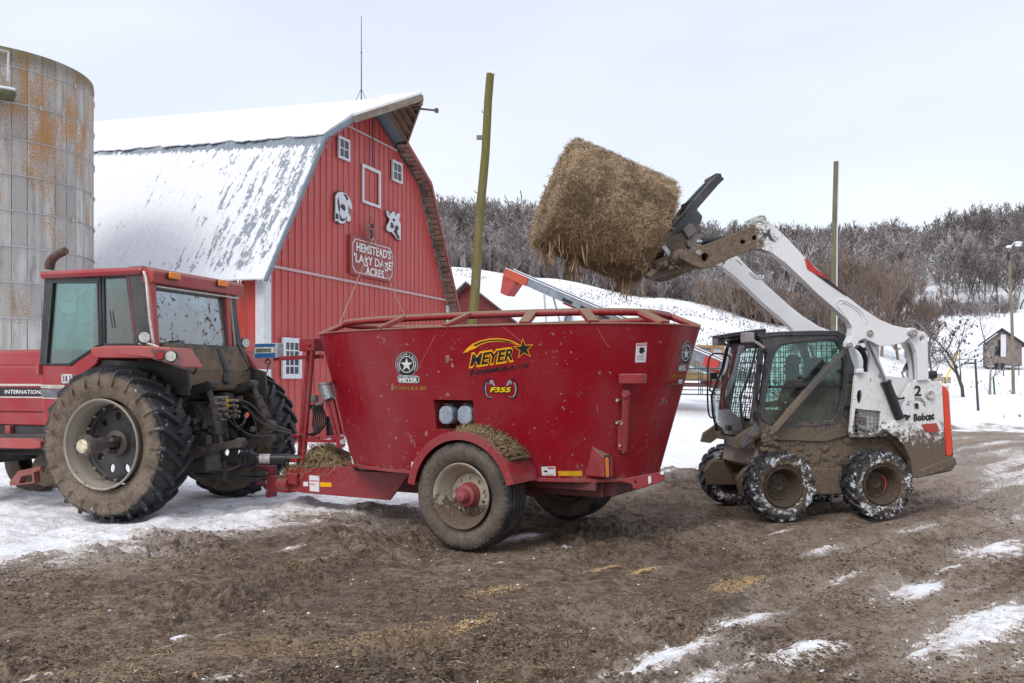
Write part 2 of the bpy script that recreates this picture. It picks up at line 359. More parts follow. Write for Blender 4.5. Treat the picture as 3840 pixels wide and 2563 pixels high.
def near_rough(X, Y, sn):
    s = X*TD[0]+Y*TD[1]; w = -X*TD[1]+Y*TD[0]
    left = 1-sstep(-1, 2.5, X+ (Y-6)*-.2); m = (1-np.clip(sn*1.6, 0, 1))
    rg = np.abs(fbm(X*4.2, Y*4.2, 4, 53)-.5)*2; lump = (fbm(X*2.6, Y*2.6, 4, 51)-.5)*.15*left+(.25-np.clip(rg, 0, .5))*.11*(.25+.75*left)*m+(fbm(s*.8, w*4.6, 4, 61)-.5)*.10
    ridged = 1-np.abs(fbm(X*9+3*fbm(X*2, Y*2, 2, 5), Y*9, 3, 71)-.5)*4
    lump = lump+np.clip(ridged, 0, 1)*.024*(.4+.6*left)*m+(fbm(s*3, w*16, 4, 66)-.5)*.035*(1-left*.6)*m+(fbm(X*24, Y*24, 3, 67)-.5)*.028*m
    clod = np.clip(fbm(X*11, Y*11, 3, 81)-.52, 0, 1)*.13*m+np.clip(fbm(X*32, Y*32, 2, 83)-.52, 0, 1)*.075*m
    flat = sstep(.42, .62, fbm(X*.9+4, Y*.9, 3, 91)); lump = lump*(.35+.65*flat); clod = clod*(.25+.75*flat)
    # tyre prints near the lower right
    q = np.abs(w-(2.30+.03*np.sin(s*1.3))); pr = np.exp(-(q/.19)**4)*sstep(3.8, 4.2, s)*(1-sstep(8.4, 9.5, s))
    q2 = np.abs(w-1.72); pr2 = np.exp(-(q2/.17)**4)*sstep(3.5, 4.2, s)*(1-sstep(8.0, 9.0, s))
    bars = np.clip(np.sin(s*2*math.pi/.085+w*10)*3, -1, 1)*.022
    lump = lump*(1-.75*np.maximum(pr, pr2))+(pr+pr2)*(bars-.02)
    for w0, wd, dp in ((2.9,.10,.025),(3.35,.14,.035),(3.9,.09,.02),(4.5,.16,.035),(5.2,.12,.03),(6.1,.16,.04)):
        ww = w0+.10*np.sin(s*.5+w0*3); g = np.exp(-((w-ww)/wd)**2); lump = lump+(-dp*2.0*g+dp*1.4*np.exp(-((w-ww-wd*1.7)/wd/.7)**2))*(1-left)*(.4+.9*fbm(s*.6, w*0+w0, 2, 13))
    snow = np.clip(sn+.1, 0, .7)*.045+(fbm(X*5, Y*5, 4, 101)-.5)*.045*np.clip(sn+.3, 0, 1)
    fade = (1-sstep(22, 34, Y))
    piles = 0
    for (px, py, a, b, h) in ((1160,1165,.75,.35,.17),(770,1250,.6,.25,.12),(700,1170,.35,.25,.16),(640,1195,.7,.3,.08),(300,1250,.5,.3,.08),(790,1260,.35,.3,.08),(470,1300,.6,.4,.07),(1560,1100,1.3,.5,.12),(880,1180,.9,.2,.10)):
        gx, gy = g2(px, py); r2 = ((X-gx)/a)**2+((Y-gy)/b)**2; piles = piles+h*np.exp(-r2)*(.5+fbm(X*7, Y*7, 3, 7))
    berm = (fbm(X*1.5, Y*1.5, 5, 111))*.42*np.exp(-((Y-29.5-.08*X)/1.3)**2)*sstep(3, 6, X)
    berm2 = fbm(X*3, Y*3, 4, 112)*.28*np.exp(-((Y-14.3)/.9)**2)*sstep(1.2, 2.2, X)*(1-sstep(4.5, 5.6, X))
    return (lump+clod+snow+piles)*fade+berm+berm2
FLAT = []                                              # wheel contacts: the ground is pressed flat there
for px, py in ((270,1195),(545,1138),(1082,1258),(1312,1187),(1785,1193),(2005,1175),(1665,1158),(1880,1150)): FLAT.append(g2(px, py))
def bits(name, lab, n, size, mat, dens, seed, kind='clod', flat=.7, ymax=15, region=None):
    rn = np.random.RandomState(seed); k = n*3
    if region is None: Y = 1/(rn.uniform(1/ymax, 1/4.4, k)); px = rn.uniform(-100, 3940, k); X = (px-CX)/F*Y
    else:
        c = rn.randint(0, len(region), k); q = np.array(region)[c]; u = rn.normal(0, 1, (k, 2)); X = q[:, 0]+u[:, 0]*q[:, 2]*TD[0]-u[:, 1]*q[:, 3]*TD[1]; Y = q[:, 1]+u[:, 0]*q[:, 2]*TD[1]+u[:, 1]*q[:, 3]*TD[0]
    sn = snow_cover(X, Y); keep = rn.rand(k) < dens(X, Y, sn); X, Y, sn = X[keep][:n], Y[keep][:n], sn[keep][:n]; n = len(X); Z = base_h(X, Y)+near_rough(X, Y, sn)
    for gx, gy in FLAT: w_ = np.exp(-(((X-gx)/.42)**2+((Y-gy)/.42)**2)**2); Z = Z*(1-w_)-.012*w_
    if kind == 'clod':
        bm = bmesh.new(); bmesh.ops.create_icosphere(bm, subdivisions=1, radius=1); T = np.array([v.co[:] for v in bm.verts]); Fc = np.array([[v.index for v in f.verts] for f in bm.faces]); bm.free()
        sc = size*np.exp(rn.normal(0, .55, n)); sc = np.minimum(sc, size*2.4); V = T[None]*(1+rn.uniform(-.55, .45, (n, len(T), 1)))*np.stack([sc*rn.uniform(.8, 1.6, n), sc*rn.uniform(.8, 1.3, n), sc*flat*rn.uniform(.5, 1.1, n)], -1)[:, None, :]
    else:
        T = np.array([[-1, -1, 0], [1, -1, 0], [1, 1, 0], [-1, 1, 0.]]); Fc = np.array([[0, 1, 2, 3]]); sc = size*rn.uniform(.4, 1.4, n); V = T[None]*np.stack([sc, np.full(n, .0022), np.zeros(n)], -1)[:, None, :]; V[:, 1:3, 2] += (rn.uniform(-.3, .5, n)*sc)[:, None]; Z = Z+.006
    a = rn.uniform(0, 6.283, n); c, s_ = np.cos(a)[:, None], np.sin(a)[:, None]; x, y = V[..., 0]*c-V[..., 1]*s_, V[..., 0]*s_+V[..., 1]*c
    V = np.stack([x+X[:, None], y+Y[:, None], V[..., 2]+Z[:, None]+(sc*flat*.05)[:, None]*(kind == 'clod')], -1).reshape(-1, 3)
    Q = (np.arange(n)*len(T))[:, None, None]+Fc[None]; o = np_mesh(name, V, Q.reshape(-1, Fc.shape[1]), mat); tag(o, lab, 'ground litter', kind='stuff')
def island_mat(name, cols, rough=.8):
    s = NT(name); cr = s.t.nodes.new('ShaderNodeValToRGB'); e = cr.color_ramp.elements; e[0].color = (*cols[0], 1); e[1].color = (*cols[-1], 1)
    for i, c in enumerate(cols[1:-1]): q = e.new((i+1)/(len(cols)-1)); q.color = (*c, 1)
    s.l(s.n('NewGeometry').outputs['Random Per Island'], cr.inputs[0]); s.bsdf(cr.outputs[0], rough, spec=.25); return s.m
def litter():
    cl = island_mat('mud_clod', [(.055,.039,.028), (.165,.12,.085), (.095,.068,.048), (.27,.20,.145)])
    dm = lambda X, Y, sn: np.clip(1.1-sn*2.2, .03, 1)*(.10+1.6*np.clip(fbm(X*1.6, Y*1.6, 4, 201)-.40, 0, 1)*2)*(1-.8*np.exp(-(np.abs((-X*TD[1]+Y*TD[0])-2.3)/.2)**4))
    bits('mud_clods', 'loose clods of brown mud scattered over the yard', 70000, .0058, cl, dm, 5, flat=.55)
    bits('mud_lumps', 'larger lumps of churned mud in the yard', 2600, .0125, cl, dm, 6, flat=.45)
    ds = lambda X, Y, sn: np.clip(.12+sn*1.1, .06, 1)*(.2+1.5*np.clip(fbm(X*2.2, Y*2.2, 4, 211)-.45, 0, 1)*2)
    bits('snow_crumbs', 'small crumbs of snow and ice lying on the mud', 6500, .0055, plain('snow_crumb', (.78,.80,.84), .8, var=.05), ds, 7)
    st = island_mat('straw_bit', [(.42,.29,.14), (.30,.21,.11), (.55,.42,.24), (.20,.14,.08)])
    bits('straw_bits', 'short bits of straw trodden into the yard', 7000, .024, st, lambda X, Y, sn: .15+1.5*np.clip(fbm(X*1.2, Y*1.2, 3, 221)-.45, 0, 1)*2, 8, kind='straw')
    rg = [(1.95,7.45,.26,.09), (1.2,7.9,.10,.03), (.85,8.1,.12,.03), (-.9,5.9,.32,.10), (-.3,6.2,.15,.04), (-.15,7.2,.16,.05), (-1.9,8.3,.12,.05)]
    bits('spilled_corn', 'spilled golden corn and chaff in small streaks on the mud', 6500, .0036, island_mat('corn', [(.48,.31,.13), (.58,.41,.20), (.36,.24,.12), (.55,.42,.26)]), lambda X, Y, sn: X*0+1, 9, region=rg)
def build_ground():
    th = np.concatenate([np.linspace(-180, -45, 28)[:-1], np.linspace(-45, -33, 30)[:-1], np.linspace(-33, 33, 1150), np.linspace(33, 45, 30)[1:], np.linspace(45, 180, 28)[1:]])
    r = np.concatenate([[.05, 1, 2, 3, 3.8], np.exp(np.linspace(math.log(4.3), math.log(17), 520)), np.exp(np.linspace(math.log(17), math.log(120), 190))[1:], np.exp(np.linspace(math.log(120), math.log(1500), 70))[1:]])
    T_, R_ = np.meshgrid(np.radians(th), r); Yd = R_*np.cos(T_); X = R_*np.sin(T_)
    sn = snow_cover(X.ravel(), Yd.ravel()).reshape(X.shape)
    Z = base_h(X, Yd)+np.where(R_ < 60, near_rough(X, Yd, sn), 0)
    far = R_ > 800; Z = np.where(far, Z*.6, Z)
    for gx, gy in FLAT:
        k = np.exp(-(((X-gx)/.42)**2+((Yd-gy)/.42)**2)**2); Z = Z*(1-k)+(-.012)*k
    nr, nt_ = X.shape; V = np.stack([X, Yd, Z], -1).reshape(-1, 3)
    idx = np.arange(nr*nt_).reshape(nr, nt_)
    a, b, c, d = idx[:-1, :-1], idx[:-1, 1:], idx[1:, 1:], idx[1:, :-1]
    Q = np.stack([a, b, c, d], -1).reshape(-1, 4)[:, ::-1]
    o = np_mesh('ground', V, Q, ground_mat(), attr={'snow': sn}, smooth=True); tag(o, 'muddy farmyard with patchy snow rising to a snowy hillside', 'ground', kind='structure')
def ground_mat():
    s = NT('ground'); sn = s.n('Attribute', attribute_name='snow').outputs['Fac']; P = s.n('NewGeometry').outputs['Position']
    n1 = s.noise(1.1, 6, .6, vec=P); n2 = s.noise(9, 7, .7, vec=P); n3 = s.noise(45, 5, .7, vec=P); n4 = s.noise(160, 3, .7, vec=P)
    x, y, zz = s.sep(P)
    rot = s.n('Mapping', Vector=P, Rotation=(0, 0, R(-45)), Scale=(.45, 4.5, 1)).outputs[0]; ns = s.noise(3.5, 7, .7, vec=rot)
    nm = s.math('ADD', s.noise(.45, 4, .6, vec=P), s.map(x, -2.5, 4, -.02, .10)); np_ = s.noise(3.3, 5, .65, vec=P)
    mud = s.mix(s.map(n2, .42, .60), (.112, .076, .051), (.295, .212, .148))
    mud = s.mix(s.math('MULTIPLY', s.map(np_, .46, .60), .60), mud, (.36, .275, .21))
    mud = s.mix(s.math('MULTIPLY', s.map(ns, .50, .58), .60), mud, (.085, .060, .043))
    mud = s.mix(s.math('MULTIPLY', s.map(ns, .36, .47, 1, 0), .70), mud, (.40, .305, .225))
    mud = s.mix(s.math('MULTIPLY', s.map(nm, .44, .60, .65, 0), .70), mud, (.088, .062, .044))
    mud = s.mix(s.math('MULTIPLY', s.map(nm, .52, .66), .45), mud, (.37, .285, .215))
    mud = s.mix(s.math('MULTIPLY', s.map(n3, .51, .60), .60), mud, (.045, .032, .023))
    mud = s.mix(s.math('MULTIPLY', s.map(n4, .62, .70), s.map(n1, .4, .6)), mud, (.44, .34, .23))
    # spilled corn
    cx = s.math('SUBTRACT', x, 1.95); cy = s.math('SUBTRACT', y, 7.45)
    ca = s.math('ADD', s.math('MULTIPLY', cx, .8), s.math('MULTIPLY', cy, .6)); cb = s.math('ADD', s.math('MULTIPLY', cx, -.6), s.math('MULTIPLY', cy, .8))
    rr = s.math('ADD', s.math('POWER', s.math('ABSOLUTE', s.math('DIVIDE', ca, .42)), 2), s.math('POWER', s.math('ABSOLUTE', s.math('DIVIDE', cb, .16)), 2))
    cf = s.math('MULTIPLY', s.map(rr, 0, 1.5, 1, 0), s.map(n3, .44, .52))
    c2x = s.math('SUBTRACT', x, -1.15); c2y = s.math('SUBTRACT', y, 5.7)
    r2 = s.math('ADD', s.math('POWER', s.math('ABSOLUTE', s.math('DIVIDE', s.math('SUBTRACT', c2x, c2y), .9)), 2), s.math('POWER', s.math('ABSOLUTE', s.math('DIVIDE', c2y, .3)), 2))
    cf = s.math('MAXIMUM', cf, s.math('MULTIPLY', s.math('MULTIPLY', s.map(r2, 0, 1.5, 1, 0), s.map(n3, .46, .62)), .6))
    mud = s.mix(s.math('MULTIPLY', cf, .85), mud, (.66, .43, .18))
    mixn = s.math('ADD', s.math('MULTIPLY', s.math('SUBTRACT', n2, .5), .85), s.math('ADD', s.math('MULTIPLY', s.math('SUBTRACT', n3, .5), .85), s.math('MULTIPLY', s.math('SUBTRACT', ns, .5), .9)))
    v = s.math('ADD', sn, mixn)
    v = s.math('ADD', v, s.math('MULTIPLY', s.math('SUBTRACT', s.noise(95, 2, .6, vec=P), .5), .9)); f = s.map(v, .07, .17); dirty = s.map(v, .12, .62)
    fl = s.map(n3, .66, .70)   # stray flecks of snow on the mud
    f = s.math('MAXIMUM', f, s.math('MULTIPLY', s.math('MULTIPLY', fl, s.map(n2, .55, .65)), .8))
    snow = s.mix(dirty, (.50, .43, .37), (.88, .90, .94))
    snow = s.mix(s.math('MULTIPLY', s.math('MULTIPLY', s.map(s.noise(2.3, 6, .75, vec=P), .46, .66), s.map(n3, .40, .60)), s.map(y, 12, 24, .85, .10)), snow, (.34, .27, .21))
    frost = s.mix(s.map(v, -.32, .06, 0, .80), mud, (.45, .385, .335))
    c = s.mix(f, frost, snow)
    wet = s.map(nm, .38, .55, .42, .88); rough = s.math('ADD', wet, s.math('MULTIPLY', f, .1))
    h = s.math('ADD', s.math('MULTIPLY', n2, .9), s.math('ADD', s.math('MULTIPLY', n3, .5), s.math('MULTIPLY', n4, .14)))
    hf = s.math('MULTIPLY', h, s.math('SUBTRACT', 1, s.math('MULTIPLY', f, .55)))
    s.bsdf(c, rough, bump=hf, bs=1.0, bd=.05, spec=.30); return s.m
build_ground()
litter()
# ================================================================== SILO
def silo():
    cx, cy, rad, top = -12.04, 20.06, 2.18, 8.75
    t = thing('silo', 'tall round concrete stave silo with orange lichen and steel hoops at the left edge', 'silo', (cx, cy, 0))
    s = NT('silo_staves'); x, y, zz = s.sep(s.co)
    ang = s.math('ARCTAN2', y, x); u = s.math('MULTIPLY', ang, rad)
    uv = s.n('CombineXYZ', X=s.math('MULTIPLY', u, 1.0), Y=zz, Z=0.0).outputs[0]
    rot = s.n('CombineXYZ', X=zz, Y=u, Z=0.0).outputs[0]
    br = s.t.nodes.new('ShaderNodeTexBrick'); s.l(rot, br.inputs['Vector']); br.offset = 0; br.offset_frequency = 2
    for k, v in (('Color1', (.38,.37,.355,1)), ('Color2', (.60,.595,.58,1)), ('Mortar', (.09,.085,.08,1)), ('Scale', 1), ('Mortar Size', .011), ('Mortar Smooth', .3), ('Bias', 0), ('Brick Width', .76), ('Row Height', .305)): br.inputs[k].default_value = v
    st = s.noise(2.2, 5, .65, vec=uv, sc=(3.2, .45, 1)); fn = s.noise(24, 4, .75, vec=uv, sc=(1.5, 1, 1)); big = s.noise(.75, 4, .6, vec=uv, sc=(1.8, .7, 1))
    c = s.mix(s.map(st, .38, .66), br.outputs['Color'], (.40, .39, .37)); c = s.mix(s.math('MULTIPLY', s.map(s.noise(3, 5, .6, vec=uv, sc=(2, .35, 1)), .5, .75), .55), c, (.12, .105, .09))
    hgt = s.map(zz, 3.0, 8.6, .035, .15)
    li = s.map(s.math('ADD', s.math('ADD', s.math('MULTIPLY', big, .60), s.math('MULTIPLY', fn, .62)), hgt), .735, .775)
    c = s.mix(s.math('MULTIPLY', li, .78), c, s.mix(s.map(fn, .4, .7), (.50, .22, .035), (.34, .18, .06)))
    c = s.mix(s.math('MULTIPLY', s.map(s.math('ADD', zz, s.math('MULTIPLY', fn, .4)), 8.5, 8.85), .6), c, (.11, .09, .03))
    s.bsdf(c, .9, bump=s.math('ADD', br.outputs['Fac'], s.math('MULTIPLY', fn, -.4)), bs=-.5, bd=.02, spec=.2)
    m = MB().lathe([(-.1, rad), (top-.25, rad), (top-.14, rad+.015), (top, rad), (top, rad-.13), (-.1, rad-.13)], axis='z', n=140)
    w = obj('wall', m, s.m, t, smooth=30)
    gal = plain('galvanised_hoop', (.50, .51, .53), .5, .3)
    for i in range(11):
        if i == 10: zc_ = 0
        zc = .76*(i+1)+.0
        h = MB().lathe([(zc-.016, rad+.004), (zc, rad+.032), (zc+.016, rad+.004)], axis='z', n=140)
        for q in range(4):
            a = R(-60+q*90+i*23); h.box((math.cos(a)*(rad+.03), math.sin(a)*(rad+.03), zc), (.03, .03, .10), Matrix.Rotation(a, 3, 'Z'))
        obj('hoop', h, gal, t, smooth=40)
    # steel door frame hanging at the top left, with its snowy landing
    fr = MB(); a = R(-53); d = Vector((math.cos(a), math.sin(a), 0)); e = Vector((-d.y, d.x, 0))
    p0 = d*(rad+.30)+e*.14; P = lambda w, zz: tuple(p0+e*w+Vector((0, 0, zz)))
    fr.tube([P(-.05, 7.95), P(-.05, 8.55), P(-.8, 8.58), P(-.8, 7.95)], .035, 8); fr.tube([tuple(d*(rad-.05)+e*.14+Vector((0,0,8.6))), P(-.05, 8.5)], .025, 6)
    obj('door_frame', fr, gal, t)
    pl = MB().box(p0+e*-.4-d*.05+Vector((0, 0, 7.66)), (.5, .95, .10), Matrix.Rotation(a, 3, 'Z')); ld = obj('landing', pl, plain('weathered_green_wood', (.12,.12,.07), .9, var=.5), t, bevel=.01)
    sn = MB().box(p0+e*-.4-d*.05+Vector((0, 0, 7.745)), (.48, .93, .07), Matrix.Rotation(a, 3, 'Z')); obj('snow_cap', sn, SNOW, ld, bevel=.03)
def snow_mat():
    s = NT('snow'); a = s.noise(6, 6, .6); s.bsdf(s.mix(s.map(a, .3, .7), (.80,.82,.86), (.88,.90,.93)), .8, bump=a, bs=.5, bd=.03); return s.m
SNOW = snow_mat()
BLACKM = plain('black_metal', (.022, .023, .026), .5, .0)
WHITEP = plain('white_trim', (.62, .64, .68), .5, var=.08, scale=6)
DARKG = plain('dark_window_glass', (.05, .06, .07), .12, 0, var=.6, scale=3, bs=0)
ROPE = plain('pale_rope', (.50, .36, .24), .9)
silo()
# ================================================================== BARN
BN = Fr(-6.41, 22.5, 68.87)
def siding_mat(name, col, dirtc=(.30, .16, .15)):
    s = NT(name); n1 = s.noise(1.2, 4, .6, sc=(1, 1, .3)); n2 = s.noise(9, 5, .7, sc=(1, 1, .12))
    c = s.mix(s.map(n1, .35, .68), col, tuple(min(1, q*1.0+.022) for q in col)); c = s.mix(s.math('MULTIPLY', s.map(n2, .46, .72), .5), c, dirtc)
    s.bsdf(c, .42, bump=s.noise(2, 2), bs=.05, bd=.02); return s.m
def siding(outline, pitch=.305, off=0, v=0, holes=()):
    """flat sheet with standing ribs clipped to the outline; outline in (s,z)"""
    m = MB().plate(outline, holes, v, v+.12)
    xs = [p[0] for p in outline]; x = min(xs)+off+pitch*.5; n = len(outline)
    def spans(x):
        ys = []
        for i in range(n):
            a, b = outline[i], outline[(i+1) % n]
            if (a[0]-x)*(b[0]-x) < 0: ys.append(a[1]+(b[1]-a[1])*(x-a[0])/(b[0]-a[0]))
        ys.sort(); return [(ys[i], ys[i+1]) for i in range(0, len(ys)-1, 2)]
    while x < max(xs):
        for a, b in spans(x):
            w = .022; vs = [(x-w, v-.001, a), (x-w*.5, v-.024, a), (x+w*.5, v-.024, a), (x+w, v-.001, a), (x-w, v-.001, b), (x-w*.5, v-.024, b), (x+w*.5, v-.024, b), (x+w, v-.001, b)]
            m.add(vs, [(0,1,5,4), (1,2,6,5), (2,3,7,6), (4,5,6,7), (3,2,1,0)])
        x += pitch
    return m
def window(t, name, s0, s1, z0, z1, v, nx, nz, fw=.09, mw=.025):
    m = MB(); ring = [(s0, z0), (s1, z0), (s1, z1), (s0, z1)]; inn = [(s0+fw, z0+fw), (s1-fw, z0+fw), (s1-fw, z1-fw), (s0+fw, z1-fw)]
    m.plate(ring, [inn], v-.07, v+.0)
    for i in range(1, nx): x = s0+fw+(s1-s0-2*fw)*i/nx; m.box((x, v-.035, (z0+z1)/2), (mw, .03, z1-z0-2*fw+.01))
    for i in range(1, nz): zz = z0+fw+(z1-z0-2*fw)*i/nz; m.box(((s0+s1)/2, v-.037, zz), (s1-s0-2*fw+.01, .03, mw*1.3))
    w = obj(name, m, WHITEP, t, bevel=.006, bseg=1)
    obj('pane', MB().box(((s0+s1)/2, v-.016, (z0+z1)/2), (s1-s0-2*fw+.02, .012, z1-z0-2*fw+.02)), DARKG, w)
    return w
def roof_metal():
    s = NT('corrugated_roof_snow'); x, y, zz = s.sep(s.co)
    wv = s.math('SINE', s.math('MULTIPLY', y, 2*math.pi/.10)); sc = s.n('CombineXYZ', X=s.math('MULTIPLY', y, 1.0), Y=s.math('MULTIPLY', zz, 1.0), Z=0.0).outputs[0]
    st = s.noise(3.2, 4, .6, vec=sc, sc=(1.9, .30, 1)); fn = s.noise(9, 5, .75, vec=sc, sc=(1.3, .7, 1)); big = s.noise(.42, 3, .55, vec=sc, sc=(1, .55, 1))
    near = s.map(y, .3, 7.5, .130, -.05); top = s.map(zz, 8.22, 8.55, 0, .26); mid = s.map(zz, 4.3, 4.75, -.12, 0)
    v = s.math('ADD', s.math('ADD', s.math('MULTIPLY', st, .62), s.math('MULTIPLY', fn, .62)), s.math('ADD', s.math('ADD', s.math('MULTIPLY', big, .30), near), s.math('ADD', top, mid)))
    bare = s.map(v, .925, .955)
    snow = s.mix(s.map(fn, .3, .7), (.74, .77, .83), (.86, .88, .92)); met = s.mix(s.map(st, .3, .7), (.16, .20, .24), (.27, .32, .37))
    c = s.mix(bare, snow, met)
    h = s.math('ADD', s.math('MULTIPLY', wv, .35), s.math('MULTIPLY', s.math('SUBTRACT', 1, bare), s.math('ADD', fn, .5)))
    s.bsdf(c, s.math('SUBTRACT', .8, s.math('MULTIPLY', bare, .35)), bump=h, bs=.7, bd=.03); return s.m
def board_mat(name, c1, c2, sc=(1, 12, 12), rough=.85):
    s = NT(name); a = s.noise(3, 6, .65, sc=sc); b = s.noise(1.7, 3); c = s.mix(s.map(a, .35, .65), c1, c2); c = s.mix(s.math('MULTIPLY', s.map(b, .45, .65), .5), c, tuple(q*.5 for q in c1)); s.bsdf(c, rough, bump=a, bs=.4, bd=.01); return s.m
def barn():
    t = BN.empty('barn', 'big red gambrel roofed barn with snowy roof and white trimmed gable', 'barn')
    SH = -.13                                           # the long walls run slightly off square
    red = siding_mat('barn_red_metal', (.45, .052, .044), (.38,.13,.12)); side_red = siding_mat('barn_side_red', (.46, .045, .032))
    eL, bL, pk, bR, eR = (0, 4.52), (2.62, 8.68), (5.42, 10.22), (8.60, 8.62), (10.98, 4.55)
    g0 = -.1
    outline = [(0, g0), (10.98, g0), eR, bR, pk, bL, eL]
    obj('gable_wall', siding(outline), red, t)
    LEN = 21.0
    def back(s_, v, zz): return (s_+SH*v, v, zz)
    # left side wall with ribs
    m = MB(); n = int(LEN/.305)
    m.add([back(0, .06, g0), back(0, LEN, g0), back(0, LEN, 4.5), back(0, .06, 4.5), back(.12, .06, g0), back(.12, LEN, g0), back(.12, LEN, 4.5), back(.12, .06, 4.5)], [(0,1,2,3), (4,7,6,5), (0,3,7,4), (1,5,6,2)])
    for i in range(n):
        v = .5+i*.305; a = SH*v
        m.add([(a-.001, v-.022, g0), (a-.024, v-.01, g0), (a-.024, v+.01, g0), (a-.001, v+.022, g0), (a-.001, v-.022, 4.5), (a-.024, v-.01, 4.5), (a-.024, v+.01, 4.5), (a-.001, v+.022, 4.5)], [(0,1,5,4), (1,2,6,5), (2,3,7,6)])
    obj('side_wall', m, side_red, t)
    m = MB().add([back(10.98, .06, g0), back(10.98, LEN, g0), back(10.98, LEN, 4.5), back(10.98, .06, 4.5), back(10.86, .06, g0), back(10.86, LEN, g0), back(10.86, LEN, 4.5), back(10.86, .06, 4.5)], [(3,2,1,0), (4,5,6,7)])
    obj('side_wall', m, side_red, t)
    m = MB().plate([(a+SH*LEN, b) for a, b in outline], [], LEN-.02, LEN+.1); obj('back_wall', m, red, t)
    # corner boards and the two horizontal trims
    m = MB().box((.10, -.045, 2.15), (.26, .05, 4.72)); m.box((-.045, .08, 2.15), (.05, .26, 4.72)); obj('corner_board', m, WHITEP, t, bevel=.008)
    m = MB().box((10.93, -.045, 2.15), (.16, .05, 4.72)); obj('corner_board', m, WHITEP, t, bevel=.008)
    obj('trim', MB().box((5.49, -.04, 4.70), (10.7, .035, .07)), plain('pink_trim', (.50, .36, .37), .6), t)
    obj('trim', MB().box((5.4, -.04, 9.36), (3.1*1.06, .035, .055)), plain('pink_trim_high', (.50, .36, .37), .6), t)
    # roof: lower slopes (corrugated), upper slopes under a full snow layer, hay hood
    fv = -.36
    LO = ((-.42, 4.26), (2.30, 8.60)); RO = ((11.30, 4.30), (8.90, 8.60)); RG = (5.42, 10.52)
    metal = roof_metal()
    def slope(a, b, v0, v1, th, nv=60, nz=20, mat=metal, name='lower_roof', up=1, wig=0):
        d = Vector((b[0]-a[0], 0, b[1]-a[1])); nrm = Vector((-d.z, 0, d.x)).normalized(); nrm *= (1 if nrm.z > 0 else -1)
        m = MB(); 
        for q in (0, 1):
            for i in range(nv+1):
                v = v0+(v1-v0)*i/nv
                for j in range(nz+1):
                    w = j/nz; w2 = w
                    if wig and j == 0: w2 = -wig*(.3+mnoise.noise(Vector((v*2.1, 3, 0)))+.8*abs(mnoise.noise(Vector((v*9, 1, 5)))))
                    p = Vector((a[0]+d.x*w2+SH*v, v, a[1]+d.z*w2))+nrm*(th*q*(1 if not wig else (.75+.5*mnoise.noise(Vector((v*.8, w*3, 0))) if 0 < j < nz else .35)))
                    m.v.append(tuple(p))
        k = (nv+1)*(nz+1); I = lambda q, i, j: q*k+i*(nz+1)+j
        for i in range(nv):
            for j in range(nz):
                m.f.append((I(1,i,j), I(1,i+1,j), I(1,i+1,j+1), I(1,i,j+1))); m.f.append((I(0,i,j), I(0,i,j+1), I(0,i+1,j+1), I(0,i+1,j)))
        for i in range(nv): m.f.append((I(0,i,0), I(0,i+1,0), I(1,i+1,0), I(1,i,0))); m.f.append((I(0,i,nz), I(1,i,nz), I(1,i+1,nz), I(0,i+1,nz)))
        for j in range(nz): m.f.append((I(0,0,j), I(1,0,j), I(1,0,j+1), I(0,0,j+1))); m.f.append((I(0,nv,j), I(0,nv,j+1), I(1,nv,j+1), I(1,nv,j)))
        return obj(name, m, mat, t, smooth=35)
    lr = slope(LO[0], LO[1], fv, LEN+.3, .05); slope(RO[0], RO[1], fv, LEN+.3, .05)
    grey = plain('roof_flashing', (.22, .27, .32), .45, .3)
    up = slope(LO[1], RG, fv, LEN+.3, .05, mat=grey, name='upper_roof'); slope(RO[1], RG, fv, LEN+.3, .05, mat=grey, name='upper_roof')
    k = .04
    sl = slope((LO[1][0]-.05, LO[1][1]+.03), (RG[0], RG[1]+.045), fv+.03, LEN+.2, .10, nv=260, nz=10, mat=SNOW, name='snow_layer', wig=.055)
    slope((RO[1][0]+.05, RO[1][1]+.03), (RG[0], RG[1]+.045), fv+.03, LEN+.2, .08, nv=160, nz=8, mat=SNOW, name='snow_layer', wig=.02)
    # hay hood: two triangular planes meeting on the ridge line that runs out to a tip
    tip = Vector((RG[0]+.02, -1.78, RG[1]-.02)); wood = board_mat('old_roof_boards', (.16, .10, .065), (.30, .21, .15), (12, 12, 12))
    aL = Vector((3.75, fv, LO[1][1]+(RG[1]-LO[1][1])*(3.75-LO[1][0])/(RG[0]-LO[1][0]))); aR = Vector((7.05, fv, RO[1][1]+(RG[1]-RO[1][1])*(RO[1][0]-7.05)/(RO[1][0]-RG[0])))
    rg = Vector((RG[0], fv, RG[1]))
    def tri(a, b, c, th, mat, name, par, lift=0):
        up = Vector((0, 0, 1)); m = MB(); o = [Vector(p)+up*lift for p in (a, b, c)]; m.add([tuple(p) for p in o]+[tuple(p+up*th) for p in o], [(2,1,0), (3,4,5), (0,1,4,3), (1,2,5,4), (2,0,3,5)]); return obj(name, m, mat, par)
    hoodp = tri(aL, rg, tip, .06, wood, 'hay_hood', t, -.02); tri(aR, rg, tip, .06, wood, 'hood_side', hoodp, -.02)
    tri(aL, rg, tip, .09, SNOW, 'hood_snow', hoodp, .045); tri(aR, rg, tip, .02, grey, 'hood_cover', hoodp, .045)
    m = MB().bar(aL+Vector((0,-.03,-.05)), tip+Vector((0,-.03,-.05)), .05, .20); m.bar(aR+Vector((0,-.03,-.06)), tip+Vector((0,-.03,-.06)), .05, .20); obj('hood_fascia', m, board_mat('grey_fascia', (.20,.16,.13), (.34,.29,.25)), hoodp)
    m = MB()
